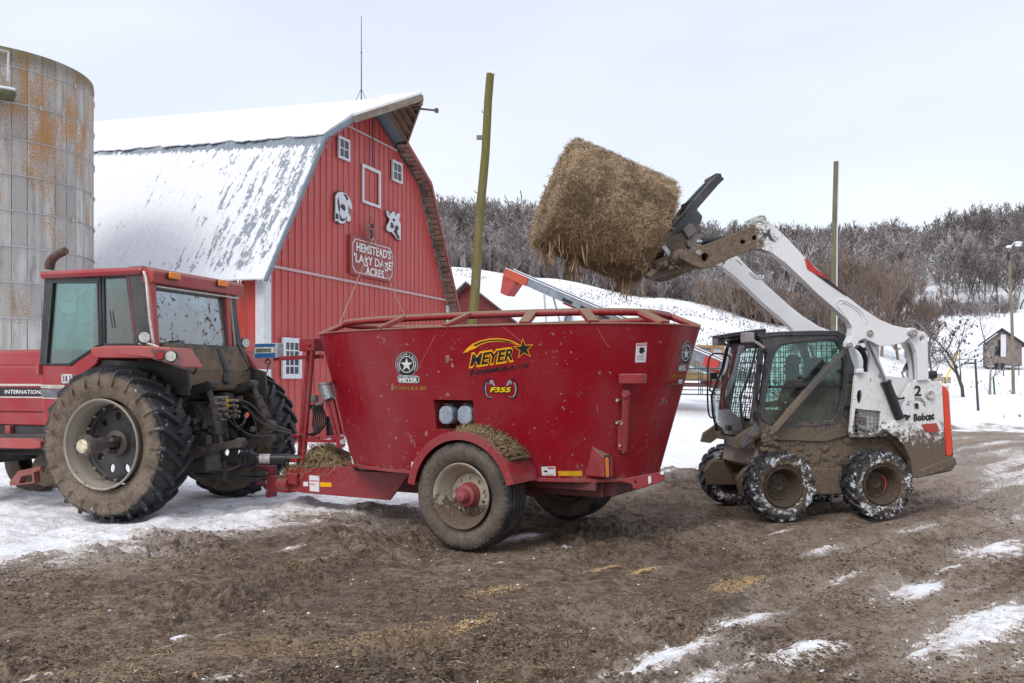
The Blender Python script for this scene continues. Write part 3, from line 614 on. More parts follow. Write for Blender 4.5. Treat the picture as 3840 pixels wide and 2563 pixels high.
    for w in (.12, .3, .48, .66, .84):
        a = aL.lerp(tip, w); b = rg.lerp(tip, w); c = aR.lerp(tip, w); dz = Vector((0, 0, -.10))
        m.bar(a+dz, b+dz, .05, .12); m.bar(c+dz, b+dz, .05, .12)
    m.bar(rg+Vector((0,.3,-.2)), tip+Vector((0,-.02,-.22)), .10, .14); obj('hood_rafters', m, wood, hoodp)
    # hay track beam sticking out and the lightning rod on the ridge
    obj('hay_track', MB().cyl((RG[0]+.05, -1.4, RG[1]-.34), BN.at(z('C', (1050, 378)), s=RG[0]+.1), .032, n=8).box(BN.at(z('C', (1050, 378)), s=RG[0]+.1), (.11, .09, .12)), plain('rusty_track', (.09,.075,.075), .7), t)
    m = MB().cyl((RG[0], .35, RG[1]+.02), (RG[0], .35, RG[1]+2.75), .022, .010, 8)
    for a in range(3): m.cyl((RG[0], .35, RG[1]+.45), (RG[0]+.22*math.cos(a*2.1+.5), .35+.22*math.sin(a*2.1+.5), RG[1]-.02), .010, n=5)
    m.ell((RG[0], .35, RG[1]+1.6), (.03, .03, .03)); obj('lightning_rod', m, plain('grey_rod', (.12,.13,.15), .4, .6), t)
    # rake: fascia strip, boards of the soffit seen from below, rafters' tails
    def rake(a, b, nm):
        m = MB().bar((a[0], fv-.015, a[1]-.02), (b[0], fv-.015, b[1]-.02), .035, .13); obj('rake_edge', m, grey, t)
    rake(LO[0], LO[1], 0); rake(LO[1], (aL.x, aL.z), 0)
    m = MB().bar((RO[0][0], fv-.02, RO[0][1]), (RO[1][0], fv-.02, RO[1][1]), .05, .15); m.bar((RO[1][0], fv-.02, RO[1][1]), (aR.x, fv-.02, aR.z), .05, .15); obj('rake_edge', m, plain('rake_red', (.26,.05,.05), .6), t)
    sof = board_mat('soffit_boards', (.20, .125, .09), (.36, .26, .20), (12, 1, 12))
    def soffit(a, b, inw):
        m = MB(); d = Vector((b[0]-a[0], 0, b[1]-a[1])); l = d.length; d.normalize(); nr = Vector((d.z, 0, -d.x))*inw; k = int(l/.20)
        rot = Matrix((d, Vector((0,1,0)), nr)).transposed(); rn = random.Random(4)
        for i in range(k):
            c = Vector((a[0], fv/2-.02, a[1]))+d*((i+.5)*l/k)+nr*(.05+rn.random()*.02); m.box(c, (l/k*rn.uniform(.78, .95), abs(fv)+rn.uniform(-.05,.02), .03), rot)
        for i in range(int(l/.62)): c = Vector((a[0], -.13, a[1]))+d*((i+.5)*l/int(l/.62))+nr*.12; m.box(c, (.05, .22, .14), rot)
        obj('soffit', m, sof, t)
    soffit(RO[0], RO[1], -1); soffit(LO[0], LO[1], 1); soffit(RO[1], (aR.x, aR.z), -1); soffit(LO[1], (aL.x, aL.z), 1)
    m = MB(); wirem = MB(); bulbm = plain('pinkish_bulb', (.32,.20,.22), .4)
    for a, b in ((LO[0], LO[1]), (LO[1], (aL.x, aL.z)), (RO[0], RO[1])):
        wirem.tube([(a[0]+(b[0]-a[0])*i/12, fv-.05, a[1]+(b[1]-a[1])*i/12-.10-(.03 if i % 2 else 0)) for i in range(13)], .008, 4)
        n = int(math.dist(a, b)/.36)
        for i in range(n):
            w = (i+.5)/n; m.cyl((a[0]+(b[0]-a[0])*w+.05, fv-.05, a[1]+(b[1]-a[1])*w-.13), (a[0]+(b[0]-a[0])*w+.05, fv-.05, a[1]+(b[1]-a[1])*w-.22), .022, .012, 6)
            obj('light_bulb', m, bulbm, t); m = MB()
    obj('light_string', wirem, plain('pinkish_bulbs', (.32,.20,.22), .4), t)
    # icicles under the eave
    m = MB(); rn = random.Random(8)
    for i in range(130):
        v = fv+rn.random()*11; m.cyl((LO[0][0]+SH*v-.02, v, LO[0][1]+.02), (LO[0][0]+SH*v-.02, v, LO[0][1]-.03-rn.random()**2*.16), .018, .003, 5)
    obj('icicles', m, SNOW, t)['kind'] = 'stuff'
    # windows, hay door
    window(t, 'window', 3.42, 4.04, 8.28, 8.93, -.03, 2, 2, .07); window(t, 'window', 6.66, 7.34, 8.30, 8.98, -.03, 2, 2, .07)
    window(t, 'window', .70, 1.56, 1.76, 2.86, -.03, 3, 4, .13, .03)
    m = MB().plate([(4.80, 7.22), (5.92, 7.22), (5.92, 8.42), (4.80, 8.42)], [[(4.90, 7.30), (5.82, 7.30), (5.82, 8.32), (4.90, 8.32)]], -.075, -.025); obj('hay_door_frame', m, WHITEP, t, bevel=.006)
    m = MB().tube([(5.32, -.12, 8.45+.0)]+[(5.32+.01*math.sin(i), -.12, 8.45+i*.1) for i in range(1, 18)], .022, 5); obj('chain', m, plain('chain_blue', (.06,.07,.14), .5, .5), t)
barn()
def barn_hangings():
    # farm sign
    t = BN.empty('farm_sign', 'red board sign with white lettering HEMSTEADS LAZY DAZE ACRES on the barn gable', 'sign')
    s0, s1, z0, z1 = 4.04, 6.70, 4.92, 6.12; v = -.10
    obj('board', MB().box(((s0+s1)/2, v+.02, (z0+z1)/2), (s1-s0, .04, z1-z0)), plain('sign_red', (.30,.055,.05), .55, var=.1, scale=3), t, bevel=.006)
    wh = plain('sign_white', (.74, .72, .72), .6, var=.06)
    a, b, c, d, q = s0+.10, s1-.10, z0+.08, z1-.10, .16
    o = [(a+q, c), (b-q, c), (b, c+q), (b, d-q), (b-q, d), (a+q, d), (a, d-q), (a, c+q)]; i = [(x+(-.02 if x > 5.4 else .02), y+(-.02 if y > 5.5 else .02)) for x, y in o]
    obj('border', MB().plate(o, [i], v-.012, v-.002), wh, t)
    for body, xa, xb, zb, h in (("HEMSTEAD'S", 4.36, 6.50, 5.66, .27), ("'LA\u0292Y DA\u0292E'", 4.22, 6.62, 5.32, .26), ("ACRES", 4.90, 6.05, 5.00, .25)):
        vs, fs, w = text_mb(body, .022); mb = MB()
        mb.add([(xa+x*(xb-xa), v-.006, zb+y*h) for x, y in vs]+[(xa+x*(xb-xa), v-.014, zb+y*h) for x, y in vs], fs+[tuple(k+len(vs) for k in f) for f in fs])
        obj('lettering', mb, wh, t)
    # cut-out animal heads
    blk = plain('cutout_black', (.03, .03, .035), .6); wht = plain('cutout_white', (.62, .63, .66), .6, var=.05)
    def cut(name, label, pts, blobs):
        t = BN.empty(name, label, 'cutout sign'); P = BN.sz('R', -.10, *pts)
        obj('panel', MB().plate(P, [], -.10, -.07), wht, t)
        for b in blobs: obj('black_marking', MB().plate(BN.sz('R', -.10, *b), [], -.106, -.100), blk, t)
        e = [(x+(x-sum(p[0] for p in P)/len(P))*.05, y+(y-sum(p[1] for p in P)/len(P))*.05) for x, y in P]
        obj('backing', MB().plate(e, [], -.069, -.05), blk, t)
    cut('ram_cutout', 'black and white painted ram head cutout left of the hay door', [(205,300),(235,255),(275,245),(335,262),(370,300),(405,370),(425,465),(405,470),(385,420),(400,560),(402,620),(375,635),(345,610),(330,650),(290,662),(255,650),(235,615),(205,632),(200,560),(205,450)],
        [[(240,310),(255,400),(262,470),(250,520),(235,440),(228,360)], [(205,520),(240,540),(245,600),(205,600)], [(285,400),(320,420),(335,470),(318,500),(290,470),(262,440)], [(250,520),(285,590),(330,600),(345,560),(350,600),(300,632),(262,618)],
         [(300,270),(345,280),(372,340),(350,360),(335,320)], [(365,430),(385,470),(395,560),(375,520)]])
    cut('calf_cutout', 'black and white painted calf head cutout right of the hay door', [(868,500),(885,490),(918,530),(925,560),(935,520),(960,500),(982,520),(980,575),(1000,540),(1025,522),(1048,535),(1045,570),(1030,610),(1050,650),(1056,700),(1056,870),(1035,872),(1000,850),(985,820),(940,770),(905,765),(872,740),(875,690),(905,640),(915,600),(885,560)],
        [[(925,640),(950,650),(968,700),(950,725),(920,710)], [(985,680),(1020,690),(1030,730),(1010,750),(1012,790),(1035,830),(1040,865),(1005,848),(985,800),(960,765),(975,740)], [(945,600),(970,590),(985,620),(960,640)], [(878,500),(905,535),(912,560),(890,530)]])
    # pole star of pipes and the ropes
    t = BN.empty('star_ornament', 'rusty wire star light frame hanging above the farm sign', 'ornament'); v = -.22
    P = BN.sz('R', v, (575,665), (795,715), (640,915), (668,530), (745,930)); m = MB()
    a, b, c, d, e = [(p[0], v, p[1]) for p in P]
    for p, q in ((a, b), (b, c), (c, d), (d, e), (e, a)): m.tube([p, q], .014, 5)
    obj('star_frame', m, plain('rusty_wire', (.28,.17,.14), .7), t)
    q = BN.sz('R', v, (675,765), (690,690), (688,820)); m = MB()
    for w in q: m.box((w[0], v+.02, w[1]), (.10, .08, .12))
    obj('lamp_cluster', m, BLACKM, t, bevel=.01)
    q = BN.sz('R', v, (645,555), (675,530), (690,560)); obj('hook', MB().tube([(q[0][0], v, q[0][1]), (q[1][0], v, q[1][1]+.05), (q[2][0], v, q[2][1])], .012, 5), ROPE, t)
    for lab, pts in (('pale rope slanting down left from the star ornament', [(700,830),(615,1040),(545,1260),(425,1568)]), ('pale rope slanting down right from the star ornament', [(705,850),(780,1070),(845,1260),(965,1568)])):
        q = BN.sz('R', -.26, *pts); g = BN.sz('D', -.6, (455, 95) if 'left' in lab else (875, 110)); q[-1] = g[0]
        mb = MB().tube([(p[0], -.26 if i < 3 else -.6, p[1]) for i, p in enumerate(q)], .016, 5); o = obj('rope', mb, ROPE)
        for k in (o,): k.location = (BN.o[0], BN.o[1], 0); k.rotation_euler = (0, 0, BN.r)
        tag(o, lab, 'rope')
barn_hangings()
# ================================================================== POLES
def pole_mat(name, base, moss, snow_side=0, z0=0, z1=8, amt=.5):
    s = NT(name); n1 = s.noise(3, 6, .7, sc=(6, 6, .5)); n2 = s.noise(1.1, 3, .5, sc=(3, 3, .6)); x, y, zz = s.sep(s.co)
    c = s.mix(s.map(n1, .35, .65), base, tuple(q*.5 for q in base)); c = s.mix(s.math('MULTIPLY', s.map(s.math('ADD', n2, s.map(zz, z0, z1, 0, .12)), .42, .60), amt), c, moss)
    if snow_side:
        nx = s.sep(s.n('NewGeometry').outputs['Normal'])[0]; c = s.mix(s.map(s.math('ADD', nx, s.math('MULTIPLY', n1, .5)), .55, .75), c, (.78, .81, .86))
    s.bsdf(c, .9, bump=n1, bs=.7, bd=.02, spec=.2); return s.m
def poles():
    D = 26.0; top = at_depth(z('C', (1340, 182)), D); b = at_depth((1770, 1217), D); d = (b-top)/(b-top).length
    g = ground_at((1742, 1600)); bot = top+d*((top.z+.3)/-d.z)
    t = thing('utility_pole', 'leaning old utility pole green with moss beside the barn', 'utility pole', (bot.x, bot.y, 0)); o = Vector((bot.x, bot.y, 0))
    n = 14; pts = [bot.lerp(top, i/n)-o+Vector((.02*math.sin(i*1.3), 0, 0)) for i in range(n+1)]
    obj('pole', MB().tube(pts, [.160-.042*i/n for i in range(n+1)], 16), pole_mat('mossy_pole', (.25,.215,.155), (.155,.145,.035), amt=.75, z0=1, z1=7), t, smooth=50)
    p = top-o; obj('snow_cap', MB().ell(p+Vector((.02, 0, .0)), (.12, .12, .06)), SNOW, t, smooth=60)
    q = at_depth(z('C', (1282, 522)), D)-o; obj('insulator_bracket', MB().box(q, (.20, .12, .12)).bar(q, q+Vector((.2, 0, -.03)), .04, .05), plain('grey_fitting', (.2,.2,.2), .6), t, bevel=.01)
    for yy in (392, 820):
        q = at_depth(z('C', (1300-(yy-392)*.09, yy)), D)-o; obj('hook', MB().tube([q+Vector((.1,0,0)), q+Vector((-.02,0,.02)), q+Vector((-.05,0,.08))], .012, 5), BLACKM, t)
    D = 45.0; top = at_depth(z('I', (195, 10)), D); b = at_depth(z('I', (182, 880)), D); bx = b.x+(b.x-top.x)*.1
    t = thing('utility_pole', 'bare utility pole with snow stuck to one side behind the loader arms', 'utility pole', (bx, D, 0)); o = Vector((bx, D, 0))
    pts = [Vector((b.x-o.x, 0, .3)), b-o, (b-o).lerp(top-o, .5)+Vector((-.04, 0, 0)), top-o]
    obj('pole', MB().tube(pts, [.17, .155, .15, .14], 14), pole_mat('snowy_pole', (.22,.19,.16), (.13,.15,.05), 1, amt=.4), t, smooth=50)
    D = 55.0; top = at_depth(z('N', (905, 55)), D); bot = at_depth(z('N', (942, 1205)), D)
    gz = hz(bot.x, D); t = thing('street_lamp', 'tall wooden pole with a curved yard light arm at the right', 'yard light', (bot.x, D, gz)); o = Vector((bot.x, D, gz))
    m = MB().tube([bot-o+Vector((0,0,-.3)), (bot-o).lerp(top-o, .5)+Vector((.05,0,0)), top-o], [.10, .088, .075], 12); obj('pole', m, pole_mat('lamp_pole', (.27,.23,.19), (.20,.19,.10), 0, 6, 9, .35), t, smooth=50)
    q = [at_depth(z('N', p), D)-o for p in ((905,95),(918,55),(940,32),(965,20))]; arm = obj('lamp_arm', MB().tube(q, .045, 8), plain('galvanised_arm', (.5,.52,.55), .4, .6), t, smooth=60)
    p = at_depth(z('N', (978, 24)), D)-o; obj('lamp_head', MB().ell(p, (.28, .2, .10)).cyl(p+Vector((0,0,-.02)), p+Vector((0,0,-.2)), .16, .19, 12), plain('lamp_white', (.7,.72,.75), .4), t, smooth=50)
    obj('meter_box', MB().box(at_depth(z('N', (893, 130)), D)-o+Vector((0,-.1,0)), (.16, .16, .5)), BLACKM, t, bevel=.02)
    obj('snow_cap', MB().ell(top-o, (.17, .17, .10)), SNOW, t, smooth=60)
    # steel field posts
    grn = plain('green_steel_post', (.03, .10, .085), .6); dk = plain('dark_post', (.05, .05, .055), .7)
    def post(lab, p0, p1, mat, r=.04, cross=None, name='fence_post', cat='post', grp=None):
        a = ground_at(p1); b = at_depth(p0, a.y); o = obj(name, MB().cyl((0, 0, -.2), b-a, r, r*.8, 7), mat); o.location = a; tag(o, lab, cat, grp)
        if cross: 
            c0, c1 = [at_depth(q, a.y)-a for q in cross]; obj('crossarm', MB().bar(c0, c1, .06, .08), mat, o)
        return o
    post('tall dark steel post with a short crossarm in the snowy field', z('N', (641, 935)), z('N', (667, 1340)), dk, .06, z('N', (555, 966), (641, 968)))
    post('short green steel post standing near the yard light pole', z('N', (783, 1065)), z('N', (795, 1212)), grn, .06)
    post('thin far post below the weathered barn, left one', z('N', (863, 968)), z('N', (865, 1070)), dk, .05)
    post('thin far post below the weathered barn, right of the lamp pole', z('N', (984, 966)), z('N', (983, 1064)), dk, .05)
    post('dark short post beside the yellow guy marker', z('N', (405, 1080)), z('N', (405, 1148)), grn, .06)
    post('white post at the hill crest beside the barn roof', z('L', (235, 790)), z('L', (237, 868)), plain('white_post', (.6,.6,.62), .7), .16, z('L', (188, 795), (236, 782)))
    p1 = z('N', (388, 1140)); a = ground_at(p1); b = at_depth(z('N', (522, 856)), a.y); o = obj('guy_marker', MB().tube([(0,0,0), b-a], .07, 6), plain('yellow_marker', (.75,.50,.02), .5)); o.location = a; tag(o, 'slanting yellow guy wire marker in the snow', 'guy marker')
poles()
# ================================================================== RED SHED, ELEVATOR, GATE, WAGON
def red_shed():
    f = Fr(0, 40, -35); pk = f.at(z('L', (425, 1085)), 0); q = f.at(z('L', (775, 1362)), 0); sl = (pk.z-q.z)/(q.x-pk.x)
    X = f.o[0]+pk.x*f.u[0]; Y = f.o[1]+pk.x*f.u[1]; f = Fr(X, Y, -35)
    t = f.empty('red_shed', 'small dark red board shed with a snowy roof behind the mixer wagon', 'shed'); H = pk.z; w = 4.6; ze = H-sl*w; L_ = 9
    wall = MB().plate([(-w, .1), (w, .1), (w, ze), (0, H), (-w, ze)], [], 0, .1); s = NT('shed_lap_boards'); zz = s.sep(s.co)[2]
    fr_ = s.math('FRACT', s.math('MULTIPLY', zz, 6.0)); n = s.noise(4, 5, .7, sc=(.4, 1, 6)); c = s.mix(s.map(n, .35, .65), (.115,.017,.017), (.20,.035,.032)); c = s.mix(s.map(fr_, .0, .12, .8, 0), c, (.02,.005,.005)); s.bsdf(c, .8, bump=fr_, bs=.6, bd=.03)
    obj('wall', wall, s.m, t); obj('wall', MB().box((w-.05, L_/2, (ze+.1)/2), (.1, L_, ze-.1)), s.m, t)
    def rf(sg, th, lift, mat, nm, ov):
        m = MB(); d = .35
        P = [(0, -d, H+lift), (sg*(w+.4), -d, H+lift-sl*(w+.4)), (sg*(w+.4), L_, H+lift-sl*(w+.4)), (0, L_, H+lift)]
        m.add(P+[(a, b, c+th) for a, b, c in P], [(0,1,2,3), (7,6,5,4), (0,4,5,1), (1,5,6,2), (2,6,7,3), (3,7,4,0)]); return obj(nm, m, mat, t)
    rf(1, .08, .02, plain('shed_roof_edge', (.08,.08,.09), .7), 'roof', 0); rf(-1, .08, .02, plain('shed_roof_edge_b', (.13,.11,.10), .7), 'roof', 0)
    rf(1, .10, .105, SNOW, 'roof_snow', 0); rf(-1, .10, .105, SNOW, 'roof_snow', 0)
    a = f.at(z('L', (712, 1118)), 4.2); b = f.at(z('L', (880, 1250)), 2.6)
    def on(p, v): 
        for k in range(30):
            g = f.at(p, v); e = g.z-(H-sl*g.x+.30)
            v += -e*.8 if abs(e) > .01 else 0; v = max(-.2, min(9, v))
        return f.at(p, v)
    m = MB(); A = Vector((2.1, 5.6, H-sl*2.1+.28)); B = Vector((3.7, 2.6, H-sl*3.7+.28))
    m.bar(A, B, .30, .03); m.bar(A+Vector((.1,.12,.06)), B+Vector((.1,.12,.06)), .04, .14); m.bar(A-Vector((.1,.12,-.06)), B-Vector((.1,.12,-.06)), .04, .14)
    o = obj('metal_trough', m, plain('grey_trough', (.16,.19,.22), .5, .3)); o.location = (f.o[0], f.o[1], 0); o.rotation_euler = (0, 0, f.r); tag(o, 'grey metal trough lying on the snowy shed roof', 'trough')
red_shed()
def elevator():
    a = at_depth(z('L', (790, 1010)), 38.0); b = at_depth(z('M', (980, 735)), 31.0); t = thing('bale_elevator', 'long grey farm elevator with an orange head slanting down behind the wagon', 'conveyor', (b.x, b.y, 0)); o = Vector((b.x, b.y, 0)); a -= o; b -= o
    gal = plain('galvanised_trough', (.27,.31,.35), .45, .35, scale=4); red = plain('orange_red_hood', (.50,.085,.04), .6); d = (a-b).normalized(); side = d.cross(Vector((0,0,1))).normalized(); up = side.cross(d)
    L_ = (a-b).length; m = MB(); h = .34; wd = .5
    m.bar(b, a, wd, .03, up); m.bar(b+side*wd/2+up*h/2, a+side*wd/2+up*h/2, .03, h, up); m.bar(b-side*wd/2+up*h/2, a-side*wd/2+up*h/2, .03, h, up); obj('trough', m, gal, t)
    m = MB().bar(b+side*(wd/2+.03)+up*(h+.01), a+side*(wd/2+.03)+up*(h+.01), .05, .03, up); m.bar(b-side*(wd/2+.03)+up*(h+.01), a-side*(wd/2+.03)+up*(h+.01), .05, .03, up); obj('snow_rim', m, SNOW, t)
    m = MB(); q = a-d*1.35; m.bar(q+side*(wd/2+.04)+up*.16, a+d*.0+side*(wd/2+.04)+up*.16, .04, .38, up); m.bar(q-side*(wd/2+.04)+up*.16, a+d*.0-side*(wd/2+.04)+up*.16, .04, .38, up)
    hp = obj('head_hood', m, red, t, bevel=.01); P = [a+d*.0+up*.33, a+d*.02-up*.1, a-d*.12-up*.75, a-d*.5-up*.75, a-d*.75-up*.1]
    n = len(P); m = MB().add([tuple(p+side*.27) for p in P]+[tuple(p-side*.27) for p in P], [tuple(range(n)), tuple(reversed(range(n, 2*n)))]+[(i, (i+1) % n, n+(i+1) % n, n+i) for i in range(n)]); obj('discharge_spout', m, plain('faded_red_spout', (.42,.06,.055), .6), hp)
    m = MB()
    for k in (.28, .35, .42): c = b.lerp(a, 1-k)-side*(wd/2+.03)+up*.05; m.bar(c, c-d*.42, .03, .12, up)
    m2 = MB()
    for k in (.28, .36, .44): c = b.lerp(a, 1-k); m2.bar(c-side*(wd/2+.03)+up*.10, c-side*(wd/2+.03)+up*.10-d*.5, .03, .13, up); m2.bar(c+side*(wd/2+.03)+up*.10, c+side*(wd/2+.03)+up*.10-d*.5, .03, .13, up)
    obj('slot', m2, BLACKM, t)
    rbm = plain('red_brace', (.45,.05,.045), .6); obj('red_brace', MB().bar(b.lerp(a, .55)-up*.07, b.lerp(a, .72)-up*.07, .4, .05, up), rbm, t); m = MB(); m.bar(b.lerp(a, .10)-up*.03+side*.3, b.lerp(a, .16)-up*.03+side*.3, .05, .4, up); obj('red_brace', m, rbm, t); obj('red_brace', MB().bar(b.lerp(a, .10)+up*.12-side*.3, b.lerp(a, .15)+up*.12-side*.3, .05, .35, up), rbm, t)
    m = MB()                                            # truss and undercarriage
    for sg in (-1, 1):
        m.tube([b+side*sg*.25-up*.05, b.lerp(a, .3)+side*sg*.25-up*.62, b.lerp(a, .62)+side*sg*.25-up*.05], .035, 6)
        m.tube([b.lerp(a, .12)+side*sg*.3-up*.3, b.lerp(a, .45)+side*sg*.3-up*.35], .03, 6)
        g = b.lerp(a, .72); m.tube([b.lerp(a, .8)+side*sg*.3, Vector((g.x+side.x*sg, g.y+side.y*sg, hz(g.x+o.x+side.x*sg, g.y+o.y+side.y*sg)+.40))], .04, 6); m.tube([b.lerp(a, .5)+side*sg*.3, Vector((g.x+side.x*sg, g.y+side.y*sg, hz(g.x+o.x+side.x*sg, g.y+o.y+side.y*sg)+.40))], .04, 6)
    obj('truss', m, plain('pale_truss', (.45,.47,.50), .5, .4), t)
    g = b.lerp(a, .72)
    for sg in (-1, 1):
        c = Vector((g.x+side.x*sg, g.y+side.y*sg, hz(g.x+o.x+side.x*sg, g.y+o.y+side.y*sg)+.36)); w = MB().lathe([(-.09,.16),(-.1,.3),(-.07,.36),(.07,.36),(.1,.3),(.09,.16)], n=24)
        obj('wheel', w, RUB, t, loc=c, smooth=40).rotation_euler = (0, 0, math.atan2(side.y, side.x)-math.pi/2)
RUB = plain('plain_rubber', (.03,.03,.032), .7)
elevator()
def yard_bits():
    D = 29.5; t0 = at_depth(z('M', (430, 915)), D); gz = hz(t0.x, D); t = thing('pipe_gate', 'dark green tubular steel gate standing in the snow behind the wagon', 'gate', (t0.x, D, gz)); o = Vector((t0.x, D, gz))
    g = plain('dark_green_pipe', (.05,.085,.085), .45, .3); Pn = lambda x, y: at_depth(z('M', (x, y)), D)-o
    L0 = -420; obj('gate_frame', MB().tube([Pn(L0, 585), Pn(600, 572), Pn(640, 580), Pn(656, 610), Pn(650, 780), Pn(637, 880)], .028, 7).tube([Pn(L0, 868), Pn(640, 882)], .024, 7).cyl(Pn(655, 600), Pn(637, 925), .035, n=7).cyl(Pn(L0, 585), Pn(L0, 925), .035, n=7), g, t, smooth=50)
    for y0, y1 in ((632,640),(703,708),(760,768),(815,828)): obj('rail', MB().tube([Pn(L0, y0), Pn(648, y1)], .020, 6), g, t)
    for x in (375, 397, 418, -100): obj('upright', MB().tube([Pn(x, 580), Pn(x+2, 875)], .014, 6), g, t)
    obj('brace', MB().tube([Pn(500, 878), Pn(565, 920)], .02, 6), g, t)
    # flat hay wagon with a wood-framed crate
    D = 34.0; c = at_depth(z('M', (480, 720)), D); gz = hz(c.x, D); o = Vector((c.x, D, gz)); t = thing('farm_wagon', 'flat wooden farm wagon with red running gear behind the gate', 'wagon', o)
    Pn = lambda x, y, dy=0: at_depth(z('M', (x, y)), D)-o+Vector((0, dy, 0)); tan = board_mat('tan_planks', (.32,.18,.08), (.45,.30,.15), (1, 8, 8)); red = plain('red_gear', (.35,.04,.04), .6)
    a = Pn(-300, 645); b = Pn(580, 700); obj('deck', MB().box((a+b)/2+Vector((0, 1.1, 0)), (b.x-a.x, 2.2, .3)), tan, t, bevel=.02)
    obj('running_gear', MB().bar(Pn(-200, 760, 1.1), Pn(640, 770, 1.1), .16, .16).box(Pn(590, 745, 1.1), (.45, 1.6, .3)).bar(Pn(560, 790, .9), Pn(800, 820, .9), .08, .08), red, t, bevel=.02)
    for x in (-260, -60):
        for dy in (.25, 1.95): obj('wheel', MB().lathe([(-.1,.18),(-.11,.3),(-.08,.36),(.08,.36),(.11,.3),(.1,.18)], n=24), RUB, t, loc=Vector((Pn(x, 0).x, dy, .36)), smooth=40)
    D = 36.0; a = at_depth(z('M', (200, 300)), D); b = at_depth(z('M', (668, 640)), D); o = Vector(((a.x+b.x)/2, D, b.z)); t = thing('crate', 'tall wooden framed crate with grey side panels standing beyond the elevator', 'crate', o); h = a.z-b.z; w = b.x-a.x
    fr = MB(); 
    for x in (-w/2, -w*.16, w*.20, w/2): fr.box((x, 0, h/2), (.09, .09, h))
    for zz in (.05, h-.05): fr.box((0, -.002, zz), (w+.09, .1, .11)); fr.box((0, 1.2, zz), (w+.09, .1, .11))
    for x in (-w/2, w/2): fr.box((x, 1.2, h/2), (.09, .09, h)); fr.box((x, .6, h-.05), (.08, 1.1, .1))
    obj('wood_frame', fr, tan, t); obj('side_panel', MB().box((-w*.15, .03, h/2), (w*.68, .03, h-.2)), plain('grey_panel', (.22,.25,.28), .5), t); obj('side_panel', MB().box((w*.35, .03, h/2+.03), (w*.27, .03, h-.16)), plain('pale_panel', (.47,.48,.52), .6), t)
    obj('side_panel', MB().box((0, 1.15, h/2), (w, .03, h-.2)), plain('back_panel', (.3,.3,.3), .6), t)
    # weathered barn far right
    bt = ground_at(z('N', (860, 905)), 60, 190); D = 120.0; f = Fr(0, D, -26); a = f.at(z('N', (728, 800)), 0); pk = f.at(z('N', (850, 712)), 0); c = f.at(z('N', (1000, 815)), 0); gz = f.at(z('N', (850, 902)), 0).z
    X = f.o[0]+pk.x*f.u[0]; Y = f.o[1]+pk.x*f.u[1]; t = thing('weathered_barn', 'small weathered grey board barn on the snowy hillside', 'barn', (X, Y, 0), f.r)
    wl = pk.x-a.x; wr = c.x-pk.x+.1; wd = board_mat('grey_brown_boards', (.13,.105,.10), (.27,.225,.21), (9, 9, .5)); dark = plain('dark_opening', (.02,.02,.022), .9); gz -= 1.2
    obj('wall', MB().plate([(-wl, gz), (wr, gz), (wr, c.z), (0, pk.z), (-wl, a.z)], [], 0, .2), wd, t)
    obj('wall', MB().box((wr-.1, 3.9, (gz+c.z)/2), (.2, 7.4, c.z-gz)), wd, t); obj('wall', MB().box((.1-wl, 3.9, (gz+a.z)/2), (.2, 7.4, a.z-gz)), wd, t)
    m = MB(); 
    for (x0, z0_), (x1, z1_) in (((-wl-.5, a.z-.3), (0, pk.z+.1)), ((0, pk.z+.1), (wr+.4, c.z-.25))): m.add([(x0,-.4,z0_),(x1,-.4,z1_),(x1,8,z1_),(x0,8,z0_),(x0,-.4,z0_+.2),(x1,-.4,z1_+.2),(x1,8,z1_+.2),(x0,8,z0_+.2)], [(3,2,1,0),(4,5,6,7),(0,1,5,4),(2,3,7,6),(1,2,6,5),(3,0,4,7)])
    rf = obj('roof', m, plain('dark_roof_edge', (.04,.04,.045), .8), t)
    
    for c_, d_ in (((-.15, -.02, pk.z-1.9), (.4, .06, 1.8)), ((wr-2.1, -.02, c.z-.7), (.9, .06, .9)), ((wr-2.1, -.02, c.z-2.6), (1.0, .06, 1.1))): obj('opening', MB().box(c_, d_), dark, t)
    obj('door_board', MB().box((.15, -.03, gz+2.2), (.5, .06, 2.4)), plain('white_board', (.6,.6,.62), .7), t)
    # two bee boxes
    for lab, x0, x1, y0, y1 in (('taller weathered wooden box behind the loader tail', 323, 392, 1038, 1108), ('lower weathered wooden box right of the taller one', 396, 455, 1066, 1125)):
        a = ground_at(z('N', ((x0+x1)/2, y1))); p0 = at_depth(z('N', (x0, y0)), a.y); p1 = at_depth(z('N', (x1, y1)), a.y); w = p1.x-p0.x; h = p0.z-p1.z
        t = thing('wooden_box', lab, 'wooden box', a); obj('body', MB().box((0, w*.4, h*.43), (w*.93, w*.8, h*.86)), board_mat('box_grey', (.30,.25,.20), (.42,.36,.30), (1,1,6)), t, bevel=.02); obj('lid', MB().box((0, w*.4, h*.9), (w, w*.87, h*.12)), SNOW, t, bevel=.02)
yard_bits()
